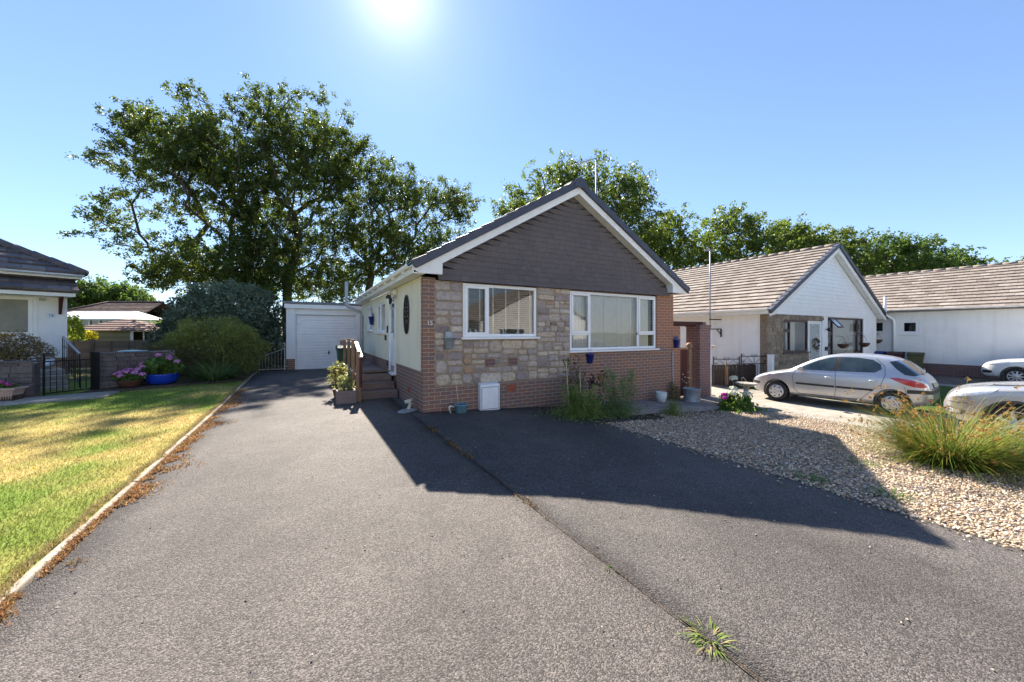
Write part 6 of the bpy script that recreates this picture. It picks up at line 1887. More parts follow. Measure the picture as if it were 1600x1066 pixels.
def car_loc(mx, my, wheels, rz, sc=1.0):
    c = (wheels[0] + wheels[1]) / 2 * sc
    return (mx - c * math.cos(rz), my - c * math.sin(rz))
# the near side wheels stand on these ground points; the car's axis lies half a track further away
cx_, cy_ = 8.33 + .735 * .82, 9.76 + .735 * .573
lx, ly = car_loc(cx_, cy_, HATCH['wheels'], HEAD, .97)
car = make_car('hatchback_car', 'silver five door hatchback with red tail light parked on the concrete drive', 'car', (lx, ly, zgf(8.5, 9.5) + .02), HEAD, HATCH)
car.scale = (.97, .97, .99)

def suv_extra(t, patch, strip, bvh):
    dl = M_blackplastic
    patch('headlight', [(.10, .73), (.16, .86), (.42, .93), (.68, .955), (.60, .88), (.40, .80)], M_clearlens, 'side', .008)
    patch('indicator', [(.06, .66), (.30, .655), (.36, .64), (.12, .64)], M_trimgrey, 'side', .006)
    patch('bumper_intake', [(.05, .42), (.25, .42), (.30, .50), (.05, .56)], M_trimgrey, 'side', .006)
    patch('fog_lamp', [(.10, .44), (.22, .44), (.22, .51), (.10, .53)], M_clearlens, 'side', .012)
    strip('arch_trim', [(P_SUV['wheels'][0] + .47 * math.cos(a), P_SUV['wr'] + .47 * math.sin(a)) for a in np.linspace(math.pi * .98, .04, 22)], .085, M_champ_trim, off=.012)
    strip('arch_trim', [(P_SUV['wheels'][1] + .47 * math.cos(a), P_SUV['wr'] + .47 * math.sin(a)) for a in np.linspace(math.pi * .98, .04, 22)], .085, M_champ_trim, off=.012)
    patch('window', [(1.45, 1.10), (1.95, 1.46), (2.3, 1.56), (2.35, 1.08)], M_carglass, 'side', .006)
    patch('window', [(2.45, 1.09), (2.42, 1.57), (3.1, 1.57), (3.3, 1.12)], M_carglass, 'side', .006)
    patch('windscreen', [(-.66, 1.14), (.66, 1.14), (.56, 1.52), (-.56, 1.52)], M_darkglass, 'front', .006)
    patch('grille', [(-.42, .72), (.42, .72), (.45, .82), (-.45, .82)], M_trimgrey, 'front', .006)
    strip('door_line', [(1.42, 1.05), (1.38, .6), (1.45, .38), (2.4, .38), (2.40, 1.08)], .010, dl)
    strip('bonnet_line', [(.12, .88), (.5, .97), (1.2, 1.05)], .008, dl)
    for s in (-1, 1):
        m = MB(); m.ball((1.60, s * .98, 1.16), (.09, .11, .08), 12, 8); m.bar((1.58, s * .86, 1.11), (1.60, s * .94, 1.13), .05, .03); m.build('mirror', P_SUV['paint'], t)
    m = MB(); m.lathe([(.09, 0), (.07, .06), (0, .07)], 10, (0, 0, 0), M=Matrix.Translation((4.4, 0, .9))); 
P_SUV = dict(L=4.4, xs=[0.0, .03, .10, .22, .40, .65, .90, 1.15, 1.40, 1.65, 1.90, 2.2, 2.6, 3.0, 3.4, 3.7, 3.95, 4.15, 4.28, 4.36, 4.4],
             zb=[(0, .45), (.08, .32), (.25, .27), (4.0, .28), (4.3, .38), (4.4, .5)],
             zt=[(0, .62), (.03, .72), (.10, .82), (.22, .89), (.40, .945), (.65, .99), (.90, 1.02), (1.15, 1.05), (1.40, 1.16), (1.65, 1.34), (1.90, 1.50), (2.2, 1.62), (2.6, 1.665), (3.0, 1.66), (3.4, 1.63), (3.7, 1.58), (3.95, 1.50), (4.15, 1.30), (4.28, 1.05), (4.36, .85), (4.4, .75)],
             w=[(0, .52), (.03, .62), (.10, .72), (.22, .80), (.40, .86), (.65, .895), (1.0, .905), (3.4, .90), (3.9, .86), (4.2, .79), (4.4, .6)],
             belt=lambda x: .99 + .04 * min(1, max(0, x - 1) / 2.5), tumble=.38, wheels=(.86, 3.46), wr=.35, arch=.415, rim=.24, track=.80, hub=7, paint=M_champ, extra=suv_extra)
HEAD2 = HEAD + .03
lx, ly = car_loc(8.86 + .80 * .82 + (P_SUV['wheels'][1] - P_SUV['wheels'][0]) / 2 * math.cos(HEAD2), 6.55 + .80 * .573 + (P_SUV['wheels'][1] - P_SUV['wheels'][0]) / 2 * math.sin(HEAD2), P_SUV['wheels'], HEAD2)
make_car('crossover_car', 'warm silver crossover car nose behind the tall grass at the right edge', 'car', (lx, ly, zgf(9.5, 6) + .02), HEAD2, P_SUV)

P_WH = dict(P_SUV); P_WH['paint'] = M_wcar; P_WH['wr'] = .31; P_WH['arch'] = .37; P_WH['rim'] = .21; P_WH['hub'] = 9
P_WH['zt'] = [(a, b * .93) for a, b in P_SUV['zt']]; P_WH['zb'] = [(a, b * .8) for a, b in P_SUV['zb']]; P_WH['belt'] = lambda x: .92 + .04 * min(1, max(0, x - 1) / 2.5)
def white_extra(t, patch, strip, bvh):
    patch('headlight', [(.12, .72), (.2, .80), (.5, .86), (.72, .88), (.6, .80), (.4, .745)], M_clearlens, 'side', .008)
    patch('bumper_intake', [(.05, .40), (.25, .39), (.32, .44), (.28, .50), (.05, .50)], M_blackplastic, 'side', .006)
    patch('window', [(1.45, 1.02), (1.95, 1.36), (2.3, 1.44), (2.35, 1.0)], M_carglass, 'side', .006)
    patch('window', [(2.45, 1.0), (2.42, 1.45), (3.1, 1.45), (3.3, 1.04)], M_carglass, 'side', .006)
    patch('windscreen', [(-.62, 1.07), (.62, 1.07), (.54, 1.40), (-.54, 1.40)], M_darkglass, 'front', .006)
    strip('bonnet_line', [(.12, .80), (.5, .88), (1.2, .97)], .008, M_trimgrey)
    for s in (-1, 1):
        m = MB(); m.ball((1.60, s * .98, 1.08), (.09, .11, .08), 12, 8); m.bar((1.58, s * .86, 1.03), (1.60, s * .94, 1.05), .05, .03); m.build('mirror', M_wcar, t)
P_WH['extra'] = white_extra
HEAD3 = HEAD - .05
wb_ = (P_WH['wheels'][1] - P_WH['wheels'][0]) / 2
lx, ly = car_loc(18.95 + .8 * .82 + wb_ * math.cos(HEAD3), 13.9 + .8 * .573 + wb_ * math.sin(HEAD3), P_WH['wheels'], HEAD3)
make_car('white_car', 'white car parked against the far white house wall at the right edge', 'car', (lx, ly, zgf(19, 13.5) + .02), HEAD3, P_WH)
# ------------------------------------------------------------------ vegetation
def leaf_quads(C, size, rng, up=.35, aspect=.55, tint=None):
    n_ = len(C)
    nrm = rng.normal(0, 1, (n_, 3)); nrm[:, 2] = np.abs(nrm[:, 2]) * (.6 + up); nrm /= np.linalg.norm(nrm, axis=1)[:, None]
    d = rng.normal(0, 1, (n_, 3)); d -= nrm * (d * nrm).sum(1)[:, None]; d /= np.linalg.norm(d, axis=1)[:, None]
    s = np.cross(nrm, d)
    L = (size * rng.uniform(.6, 1.35, n_))[:, None]; Wd = L * aspect
    fold = nrm * L * .12
    V = np.stack([C - d * L * .5, C - s * Wd * .5 + fold + d * L * .05, C + d * L * .5, C + s * Wd * .5 + fold + d * L * .05], 1).reshape(-1, 3)
    F = np.arange(n_ * 4).reshape(-1, 4)
    return V, F
M_bark = NT('oak bark')
_f = M_bark.noise(6, 6, .7, M_bark.coord((4, 4, 1)))
M_bark = M_bark.done(M_bark.bsdf(M_bark.mix(M_bark.ramp(_f, [(.3, 0.0), (.7, 1.0)]), (.045, .035, .028), (.14, .115, .09)), .9, 0, M_bark.bump(_f, .8, .04), .15))
M_oak = leaf_mat('oak leaves', (.030, .050, .014), (.125, .165, .032), .45)
M_oak2 = leaf_mat('paler oak leaves', (.042, .070, .016), (.16, .21, .042), .45)
M_woods = leaf_mat('dense wood leaves', (.035, .07, .018), (.13, .20, .042), .38)
M_privet = leaf_mat('blue green shrub leaves', (.07, .105, .065), (.22, .28, .175), .3, (.12, .16, .10))
M_conifer = leaf_mat('yellow green conifer', (.10, .125, .035), (.36, .37, .11), .38)
M_brownhedge = leaf_mat('brownish evergreen', (.075, .058, .034), (.22, .17, .075), .25)
M_lime = leaf_mat('bright lime foliage', (.12, .17, .02), (.32, .38, .05), .45)
M_fresh = leaf_mat('fresh green leaves', (.05, .10, .022), (.17, .27, .06), .4)
M_herb = leaf_mat('herb leaves', (.075, .125, .035), (.26, .34, .09), .4)

def make_tree(name, label, base, ells, seed, group=None, n_nodes=420, per=70, leaf=.15, spread=.42, trunk_r=.28, fork=None, mat=None, gap=.36, gscale=.42, droop=.0, bare=0):
    """ells: crown lobes (x,y,z,rx,ry,rz,weight) in world space; limbs grow from the fork to every leaf cluster"""
    rng = np.random.default_rng(seed); mat = mat or M_oak
    t = thing(name, label, 'tree', base, 0, group); B = np.array(base)
    ws = np.array([e[6] for e in ells], float); ws /= ws.sum()
    pts = []; tries = 0
    while len(pts) < n_nodes and tries < 60:
        tries += 1; k = n_nodes * 2
        e = np.array([ells[i] for i in rng.choice(len(ells), k, p=ws)])
        d = rng.normal(0, 1, (k, 3)); d /= np.linalg.norm(d, axis=1)[:, None]
        rad = rng.random(k) ** .42
        q = e[:, :3] + d * e[:, 3:6] * rad[:, None]
        # broken up by gaps: drop clusters where a coarse noise is low
        g = (vnoise(q[:, 0] * gscale + 3, q[:, 2] * gscale, seed) + vnoise(q[:, 1] * gscale, q[:, 2] * gscale + 7, seed + 1)) / 2
        q = q[(g > gap) & (q[:, 2] > B[2] + .3)]
        pts += list(q)
    N = np.array(pts[:n_nodes]); 
    # skeleton
    cen = (np.array([e[:3] for e in ells]) * ws[:, None]).sum(0)
    fk = np.array(fork if fork is not None else (B[0] * .7 + cen[0] * .3, B[1] * .7 + cen[1] * .3, B[2] + (N[:, 2].min() - B[2]) * .5 + (cen[2] - B[2]) * .22))
    order = np.argsort(np.linalg.norm(N - fk, axis=1)); N = N[order]
    P = [B.copy(), B * .5 + fk * .5 + rng.normal(0, .12, 3) * [1, 1, 0], fk]; par = [-1, 0, 1]; plen = [0, np.linalg.norm(P[1] - B), np.linalg.norm(fk - B)]
    for q in N:
        A_ = np.array(P[2:]); dd = np.linalg.norm(A_ - q, axis=1)
        cost = dd * 1.0 + .30 * np.array(plen[2:]) + np.where(A_[:, 2] > q[2] + .6, .6, 0)
        j = int(np.argmin(cost)) + 2; pj = P[j]
        L = np.linalg.norm(q - pj); last = j; 
        ns = max(1, int(L / .9)); off = rng.normal(0, .10 * L ** .6, 3)
        for s in range(1, ns + 1):
            f = s / ns; w = pj + (q - pj) * f + off * math.sin(math.pi * f) + np.array([0, 0, .12 * L * math.sin(math.pi * f) * (1 - droop)])
            P.append(w); par.append(last); plen.append(plen[last] + L / ns); last = len(P) - 1
    P = np.array(P); n_ = len(P); ch = [[] for _ in range(n_)]
    for i in range(1, n_): ch[par[i]].append(i)
    r2 = np.zeros(n_)
    for i in range(n_ - 1, -1, -1):
        r2[i] = (.012 ** 2.2) if not ch[i] else sum(r2[c] for c in ch[i])
    rad = r2 ** (1 / 2.2); rad *= trunk_r / rad[0]; rad = np.maximum(rad, .011); rad[0] *= 1.25
    m = MB()
    done = np.zeros(n_, bool)
    # chains along the thickest child, so limbs are continuous tubes
    stack = [(0, None)]
    while stack:
        i, prev = stack.pop()
        chain = ([prev] if prev is not None else []) + [i]
        while ch[i]:
            cs = sorted(ch[i], key=lambda c: -rad[c])
            for c in cs[1:]: stack.append((c, i))
            i = cs[0]; chain.append(i)
        rr = [float(rad[c]) for c in chain]
        if prev is not None: rr[0] = min(rr[0], rr[1] * 1.3)
        if len(chain) > 1: m.tube([Vector(P[c] - B) for c in chain], rr, 8 if rr[min(1, len(rr) - 1)] > .08 else 5 if rr[0] > .03 else 3, cap=False)
    m.build('trunk', M_bark, t, fix=False)
    # leaves in tufts on the outer nodes
    leafn = np.array([i for i in range(3, n_) if rad[i] < max(.055, rad.min() * 1.7)], dtype=int)
    k = rng.integers(int(per * .5), int(per * 1.5), len(leafn))
    fr = len(leafn) and n_nodes * per / max(1, k.sum()); k = np.maximum(3, (k * fr).astype(int))
    idx = np.repeat(leafn, k)
    # little sub-tufts so that the outline is ragged
    tuft = rng.normal(0, spread, (len(leafn), 4, 3)) * [1, 1, .7]
    which = rng.integers(0, 4, len(idx)); loc = np.repeat(np.arange(len(leafn)), k)
    C = P[idx] + tuft[loc, which] + rng.normal(0, spread * .30, (len(idx), 3))
    V, F = leaf_quads(C - B, leaf, rng)
    base_t = np.clip(rng.normal(.42, .2, len(leafn)), 0, 1)
    ti = np.clip(base_t[loc] + rng.normal(0, .2, len(idx)), 0, 1)
    np_mesh('crown', V, F, mat, t, np.repeat(ti, 4))
    return t
def px(x, y, Y):
    return ((x - 800) / 580.0 * Y, Y, 1.5 - (y - 519) / 580.0 * Y)
def E(x, y, Y, rx, ry, rz, w=None):
    """crown lobe from its place in the view: rx, rz in view units at distance Y"""
    a, b, c = px(x, y, Y); k = Y / 580.0
    return (a, b, c, rx * k, ry, rz * k, w if w else rx * rz)
def tb(x, Y):
    a = (x - 800) / 580.0 * Y
    return (a, Y, zgf(a, Y) - .1)
GRP = 'tall oaks behind the bungalow garden'
make_tree('oak_tree', 'tallest oak on the left, open feathery branches reaching out over the lawn side', tb(345, 22),
          [E(322, 185, 22, 42, 2.2, 46), E(300, 230, 22, 60, 2.4, 45), E(270, 250, 22, 85, 2.6, 60), E(350, 275, 22, 78, 3, 80), E(235, 330, 21.5, 85, 2.4, 45), E(300, 400, 21.5, 85, 2.5, 45), E(330, 440, 22, 90, 2.6, 30), E(265, 425, 21.5, 50, 2, 25), E(390, 430, 22, 60, 2.6, 40), E(195, 370, 21, 70, 1.6, 22, 900), E(215, 190, 22, 38, 1.5, 22, 700), E(385, 360, 22.5, 45, 2, 70), E(170, 255, 21.5, 28, 1.2, 14, 300)],
          101, GRP, 860, 112, .135, .32, .26, (px(340, 440, 22)), M_oak, .37, .52)
make_tree('oak_tree', 'dense rounded oak just behind the garage with a full dark crown', tb(452, 24),
          [E(418, 182, 24, 48, 2.6, 46), E(450, 220, 24, 60, 2.6, 50), E(505, 225, 24, 66, 2.8, 72), E(425, 290, 24, 70, 3, 80), E(500, 330, 24, 72, 3, 75), E(450, 400, 23.5, 80, 2.6, 50), E(470, 445, 23.5, 75, 2.6, 30), E(410, 440, 23.5, 45, 2.4, 30), E(545, 260, 24, 32, 2, 55)],
          102, GRP, 820, 118, .135, .34, .27, (px(450, 430, 24)), M_oak, .29, .5)
make_tree('oak_tree', 'mid height oak between the garage roof and the bungalow gable', tb(560, 27),
          [E(610, 295, 27, 55, 2.6, 50), E(680, 335, 27, 60, 2.6, 45), E(590, 360, 27, 62, 2.6, 60), E(655, 390, 27, 70, 2.6, 45), E(560, 410, 26, 55, 2.2, 50), E(540, 450, 26, 60, 2.4, 25), E(620, 430, 27, 60, 2.4, 30), E(720, 330, 27, 28, 1.6, 35)],
          103, GRP, 600, 105, .145, .38, .24, (px(580, 430, 27)), M_oak, .31, .42)
make_tree('oak_tree', 'oak rising directly behind the bungalow ridge and its aerial', tb(900, 46),
          [E(860, 300, 46, 70, 4.2, 48), E(930, 300, 46, 70, 4.2, 55), E(985, 310, 46, 42, 2.4, 48), E(800, 330, 46, 40, 2, 28), E(900, 360, 46, 120, 4.2, 50), E(1010, 360, 46, 45, 2.4, 50)],
          104, GRP, 520, 62, .32, .72, .5, (px(900, 420, 46)), M_oak2, .32, .4)
GR2 = 'trees along the back of the neighbouring gardens'
make_tree('broadleaf_tree', 'thin topped tree right of the bungalow roof end', tb(1052, 50), [E(1045, 370, 50, 48, 2.8, 34), E(1065, 410, 50, 60, 4.2, 45), E(1015, 400, 50, 35, 2.5, 45)], 105, GR2, 240, 60, .36, .75, .24, None, M_oak2, .32, .4)
make_tree('broadleaf_tree', 'pointed tree behind the neighbour aerial and roof slope', tb(1150, 51), [E(1150, 360, 51, 45, 2.8, 34), E(1120, 400, 51, 55, 4.2, 45), E(1190, 395, 51, 52, 4.2, 42)], 106, GR2, 260, 60, .36, .75, .26, None, M_oak2, .3, .4)
make_tree('broadleaf_tree', 'loose crowned tree just left of the white gable peak', tb(1235, 53), [E(1235, 375, 53, 52, 2.8, 30), E(1250, 405, 53, 60, 4.2, 40)], 107, GR2, 220, 60, .37, .75, .26, None, M_oak2, .3, .4)
make_tree('broadleaf_tree', 'dark narrow tree just right of the white gable peak', tb(1305, 55), [E(1305, 382, 55, 36, 2.6, 24), E(1310, 420, 55, 45, 4.2, 40)], 108, GR2, 180, 60, .37, .75, .26, None, M_oak, .26, .4)
make_tree('broadleaf_tree', 'broad bright green rounded tree over the far tan roof', tb(1395, 58), [E(1375, 400, 58, 48, 4.2, 32), E(1430, 402, 58, 48, 4.2, 30), E(1400, 430, 58, 75, 4.2, 32)], 109, GR2, 300, 66, .36, .75, .45, None, M_woods, .18, .4)
make_tree('broadleaf_tree', 'low green tree sloping down to the far tan roof ridge', tb(1500, 60), [E(1475, 412, 60, 40, 4.2, 18), E(1512, 424, 60, 30, 4.2, 12), E(1470, 430, 60, 50, 4.2, 25)], 110, GR2, 200, 60, .38, .75, .4, None, M_woods, .2, .4)
make_tree('broadleaf_tree', 'small tree tip peeping over the far roof at the right edge', tb(1605, 58), [E(1612, 424, 58, 26, 2, 12), E(1600, 440, 58, 40, 2, 25)], 111, GR2, 110, 60, .37, .75, .22, None, M_woods, .2, .4)
GR3 = 'distant round trees beyond the left gardens'
make_tree('distant_tree', 'distant green tree directly right of the left porch roof', tb(135, 62), [E(130, 462, 62, 32, 3, 24), E(110, 470, 62, 35, 3, 26)], 112, GR3, 150, 60, .42, .8, .4, None, M_woods, .15, .3)
make_tree('distant_tree', 'distant dome shaped tree above the dark brown hipped roof', tb(188, 66), [E(188, 463, 66, 32, 3.2, 20), E(205, 472, 66, 25, 3, 18), E(165, 472, 66, 22, 3, 16)], 113, GR3, 170, 60, .42, .8, .4, None, M_woods, .15, .3)

def shrub(name, label, cat, base, ells, n_leaf, leaf, mat, seed, group=None, inner=.55, stems=10, up=.3, aspect=.5, fuzz=.12, part='foliage', parent=None, core=True):
    rng = np.random.default_rng(seed); B = np.array(base, float)
    t = parent if parent is not None else thing(name, label, cat, base, 0, group)
    ws = np.array([e[3] * e[5] for e in ells]); ws = ws / ws.sum()
    e = np.array([x_[:6] for x_ in ells])[rng.choice(len(ells), n_leaf, p=ws)]
    d = rng.normal(0, 1, (n_leaf, 3)); d /= np.linalg.norm(d, axis=1)[:, None]
    rad = inner + (1 - inner) * rng.random(n_leaf) ** .6
    # clumpy surface
    q = d * rad[:, None]
    lump = .6 * vnoise(d[:, 0] * 3.5 + seed, d[:, 2] * 3.5 + d[:, 1] * 2, seed) + .4 * vnoise(d[:, 0] * 9 + d[:, 1] * 4 + seed, d[:, 2] * 9, seed + 3)
    q = q * (1 - fuzz + 2 * fuzz * lump)[:, None] + rng.normal(0, .03, (n_leaf, 3))
    C = e[:, :3] + q * e[:, 3:6]
    ok = C[:, 2] > .02 ; C = C[ok]; lump = lump[ok]
    V, F = leaf_quads(C, leaf, rng, up, aspect)
    ti = np.clip(.2 + .5 * lump + rng.normal(0, .2, len(C)), 0, 1)
    np_mesh(part, V, F, mat, t, np.repeat(ti, 4))
    if stems:
        m = MB()
        for k in range(stems):
            x_ = ells[k % len(ells)]; a = rng.random() * 6.28
            tip = Vector((x_[0] + x_[3] * .8 * math.cos(a), x_[1] + x_[4] * .8 * math.sin(a), x_[2] + x_[5] * rng.uniform(-.2, .7)))
            b = Vector((rng.normal(0, .05), rng.normal(0, .05), -.05))
            m.tube([b, b.lerp(tip, .5) + Vector((0, 0, .1 * tip.z)), tip], [.02, .012, .004], 5)
        m.build('stem', M_bark, t, fix=False)
    return t
def el(x, y, z, rx, ry, rz): return (x, y, z, rx, ry, rz)
def bumps(ells, k, r0, seed):
    # small leafy lobes standing proud of the main masses
    q = random.Random(seed); out = list(ells)
    for i in range(k):
        e = ells[q.randrange(len(ells))]; a = q.uniform(0, 6.283); c = q.uniform(.1, 1.0); s_ = math.sqrt(1 - c * c); r_ = q.uniform(.55, 1.2) * r0
        out.append((e[0] + e[3] * .95 * s_ * math.cos(a), e[1] + e[4] * .95 * s_ * math.sin(a), e[2] + e[5] * .95 * c, r_, r_, r_ * q.uniform(.7, 1.2)))
    return out
b = px(345, 590, 13.6); b = (b[0], b[1], zgf(b[0], b[1]))
shrub('large_shrub', 'large blue green evergreen shrub between the lawn and the garage', 'shrub', b,
      bumps([el(-.7, .1, 1.40, 1.45, 1.1, 1.35), el(.65, .3, 1.5, 1.5, 1.2, 1.4), el(0, .3, 2.3, 1.6, 1.1, 1.0), el(1.35, .2, .9, .75, .8, 1.0), el(-1.7, 0, .9, .8, .8, .95)], 44, .36, 5), 46000, .10, M_privet, 201, up=.1, fuzz=.26)
b = px(335, 597, 11.9); b = (b[0], b[1], zgf(b[0], b[1]))
shrub('rounded_conifer', 'rounded yellow green conifer bush in front of the blue green shrub', 'shrub', b, bumps([el(0, 0, .92, 1.2, .9, 1.0), el(-.5, -.1, .7, .95, .8, .8), el(.7, 0, .75, .8, .7, .85)], 40, .25, 6), 32000, .06, M_conifer, 202, aspect=.34, fuzz=.30)
b = px(262, 592, 11.2); b = (b[0], b[1], zgf(b[0], b[1]))
shrub('brown_evergreen', 'low brownish evergreen spilling over the low stone wall', 'shrub', b, [el(0, 0, .5, 1.0, .6, .55), el(.9, .3, .5, .8, .6, .55), el(-.7, .25, .75, .6, .4, .28)], 12000, .055, M_brownhedge, 203, aspect=.3, fuzz=.2)
b = px(15, 560, 8.3)
b = (b[0], b[1], .86)
shrub('trailing_evergreen', 'trailing brownish evergreen heaped on the left stone wall', 'shrub', b, [el(0, 0, .30, .66, .34, .36), el(.40, .1, .14, .42, .30, .28), el(-.4, 0, .32, .5, .3, .26), el(.1, -.2, -.02, .5, .2, .26)], 9000, .05, M_brownhedge, 204, aspect=.32, fuzz=.25, stems=6)
def strap_grass(name, label, base, n_, h, spread, wd, cols, seed, mat, cat='ornamental grass', arch=.75, parent=None, part='leaf_blade', seg=5, kind_part=None):
    rng = np.random.default_rng(seed); t = parent if parent is not None else thing(name, label, cat, base, 0)
    V = []; Cc = []; F = []
    for k in range(n_):
        a = rng.random() * 6.283; r0 = rng.random() ** .7 * spread * .28
        p = np.array([r0 * math.cos(a), r0 * math.sin(a), -.02]); L = h * rng.uniform(.6, 1.25); w = wd * rng.uniform(.7, 1.3)
        a2 = a + rng.normal(0, .5); el_ = rng.uniform(.75, 1.45) ; cv = arch * rng.uniform(.5, 1.4)
        sd = np.array([-math.sin(a2), math.cos(a2), 0]); c = cols[rng.integers(len(cols))] * rng.uniform(.7, 1.25); b0 = len(V)
        for s in range(seg + 1):
            f = s / seg; e_ = el_ - cv * f * 1.6
            if s: p = p + np.array([math.cos(a2) * math.cos(e_), math.sin(a2) * math.cos(e_), math.sin(e_)]) * L / seg
            ww = w * (1 - f ** 1.6) * .5 + .0008
            V += [p - sd * ww, p + sd * ww]; Cc += [c, c]
            if s: F.append([b0 + 2 * s - 2, b0 + 2 * s - 1, b0 + 2 * s + 1, b0 + 2 * s])
    V = np.array(V)
    V[:, 2] = np.maximum(V[:, 2], -.03)
    np_mesh(part, V, np.array(F), mat, t, np.array(Cc)); return t
gcols = np.array([[.10, .17, .04], [.14, .22, .06], [.08, .13, .04], [.20, .24, .09]])
b = px(338, 600, 10.7); b = (b[0], b[1], zgf(b[0], b[1]))
strap_grass('strappy_clump', 'arching strappy green clump at the lawn edge below the conifer', b, 420, 1.0, 1.1, .022, gcols, 211, M_blade, 'plant')
# tall ornamental grass on the gravel
b = uv2w(6.05, -5.2); b = (b[0], b[1], float(zg_uv(6.05, -5.2)))
ycols = np.array([[.20, .24, .035], [.30, .30, .045], [.12, .19, .03], [.34, .28, .07], [.10, .18, .03], [.13, .22, .04]])
og_ = strap_grass('ornamental_grass', 'tall golden green ornamental grass clump on the gravel', b, 2800, .95, 1.25, .008, ycols, 212, M_blade, arch=.62, seg=6)
def seed_heads(t, n_, seed, R_, h):
    rng = np.random.default_rng(seed); V = []; F = []; Cc = []
    pal = np.array([[.42, .22, .06], [.34, .15, .05], [.50, .34, .10], [.30, .22, .07]])
    for k in range(n_):
        a = rng.random() * 6.283; L = h * rng.uniform(.7, 1.3); e_ = rng.uniform(.55, 1.35); p = np.zeros(3) + [.1 * math.cos(a), .1 * math.sin(a), 0]
        sd = np.array([-math.sin(a), math.cos(a), 0]); c0 = np.array([.34, .30, .10]); b0 = len(V)
        for s in range(7):
            if s: p = p + np.array([math.cos(a) * math.cos(e_), math.sin(a) * math.cos(e_), math.sin(e_)]) * L / 6; e_ -= .08
            V += [p - sd * .0022, p + sd * .0022]; Cc += [c0, c0]
            if s: F.append([b0 + 2 * s - 2, b0 + 2 * s - 1, b0 + 2 * s + 1, b0 + 2 * s])
        for q in range(14):
            c = p + rng.normal(0, .012, 3); d = rng.normal(0, .009, 3); e2 = rng.normal(0, .005, 3); b1 = len(V); cc = pal[rng.integers(4)] * rng.uniform(.7, 1.2)
            V += [c - d, c - e2, c + d, c + e2]; Cc += [cc] * 4; F.append([b1, b1 + 1, b1 + 2, b1 + 3])
    np_mesh('seed_head', np.array(V), np.array(F), M_blade, t, np.array(Cc))
seed_heads(og_, 150, 213, 1.0, 1.05); seed_heads(og_, 150, 216, 1.0, .78)
b = uv2w(6.9, -5.6); b = (b[0], b[1], float(zg_uv(6.9, -5.6)))
o2 = strap_grass('ornamental_grass', 'greener ornamental grass clump nearest the crossover car wheel', b, 900, .62, 1.2, .009, np.array([[.10, .19, .035], [.14, .24, .05], [.08, .15, .03]]), 214, M_blade, arch=.62, seg=6)
seed_heads(o2, 36, 215, 1.0, .9)
for k, (u, v, lab) in enumerate(((3.05, -4.78, 'small green weed tuft on the gravel edge in the gable shadow'), (3.32, -5.35, 'bright green weed tuft on the sunlit gravel edge'), (4.6, -4.75, 'small weed tuft on the gravel left of the ornamental grass'))):
    b = uv2w(u, v); strap_grass('weed_tuft', lab, (b[0], b[1], float(zg_uv(u, v)) + .02), 110, .14, .5, .006, gcols * 1.25, 220 + k, M_blade, 'weed', arch=.8)
b = (0.97, 1.81, zgf(.97, 1.81) + .012)
strap_grass('weed_tuft', 'bright green grass tuft growing from the driveway seam', b, 110, .095, .26, .005, np.array([[.20, .32, .05], [.26, .36, .07], [.36, .36, .12], [.42, .34, .18], [.14, .25, .04]]), 224, M_blade, 'weed', arch=1.25)
b = (0.63, 2.35, zgf(.63, 2.35) + .012)
strap_grass('weed_tuft', 'tiny green sprout further along the driveway seam', b, 14, .035, .1, .008, gcols * 1.6, 225, M_blade, 'weed', arch=.8)

def flower_heads(t, heads, petals, rad, cols, seed, part='flower_head', flat=.75, psz=.022):
    rng = np.random.default_rng(seed)
    for h in heads:
        d = rng.normal(0, 1, (petals, 3)); d /= np.linalg.norm(d, axis=1)[:, None]; d[:, 2] = np.where(d[:, 2] < -.35, -d[:, 2], d[:, 2])
        C = np.array(h) + d * rad * np.array([1, 1, flat]) * rng.uniform(.85, 1.05, (petals, 1))
        nrm = d + rng.normal(0, .25, (petals, 3)); nrm /= np.linalg.norm(nrm, axis=1)[:, None]
        s = np.cross(nrm, rng.normal(0, 1, (petals, 3))); s /= np.linalg.norm(s, axis=1)[:, None]; u = np.cross(nrm, s)
        V = np.stack([C - s * psz, C - u * psz, C + s * psz, C + u * psz], 1).reshape(-1, 3)
        c = np.array(cols)[rng.integers(0, len(cols), petals)] * rng.uniform(.8, 1.2, (petals, 1))
        np_mesh(part, V, np.arange(petals * 4).reshape(-1, 4), M_petal, t, np.repeat(c, 4, 0))
PINK = [[.62, .20, .48], [.70, .34, .58], [.52, .15, .42], [.74, .45, .62]]
b = px(253, 604, 9.9); b = (b[0], b[1], zgf(b[0], b[1]) + .05)
hp_ = pot('flower_pot', 'wide cobalt blue bowl of pink hydrangea at the lawn edge', 'flower pot', b, [(.22, 0), (.28, .03), (.34, .15), (.345, .24), (.355, .27), (.33, .27), (.32, .22)], M_blueglaze, .23, .32)
shrub('', '', '', b, [el(0, 0, .50, .42, .36, .24), el(-.12, 0, .42, .4, .36, .2), el(.15, 0, .45, .36, .36, .2)], 900, .11, M_fresh, 231, inner=.3, aspect=.62, parent=hp_, stems=6)
flower_heads(hp_, [(.02, -.12, .76), (.30, -.1, .68), (.40, 0, .58), (-.38, -.15, .54), (-.24, -.28, .46), (.1, .1, .70)], 90, .075, PINK, 232)
b = px(203, 612, 9.35); b = (b[0], b[1], zgf(b[0], b[1]) + .05)
hp2 = pot('flower_pot', 'small dark bowl packed with pink flowers below the stone wall', 'flower pot', b, [(.15, 0), (.19, .02), (.24, .16), (.25, .18), (.235, .18), (.22, .14)], M_brownpot, .15, .22)
shrub('', '', '', b, [el(0, 0, .24, .34, .28, .12)], 700, .06, M_fresh, 233, inner=.3, aspect=.6, parent=hp2, stems=0)
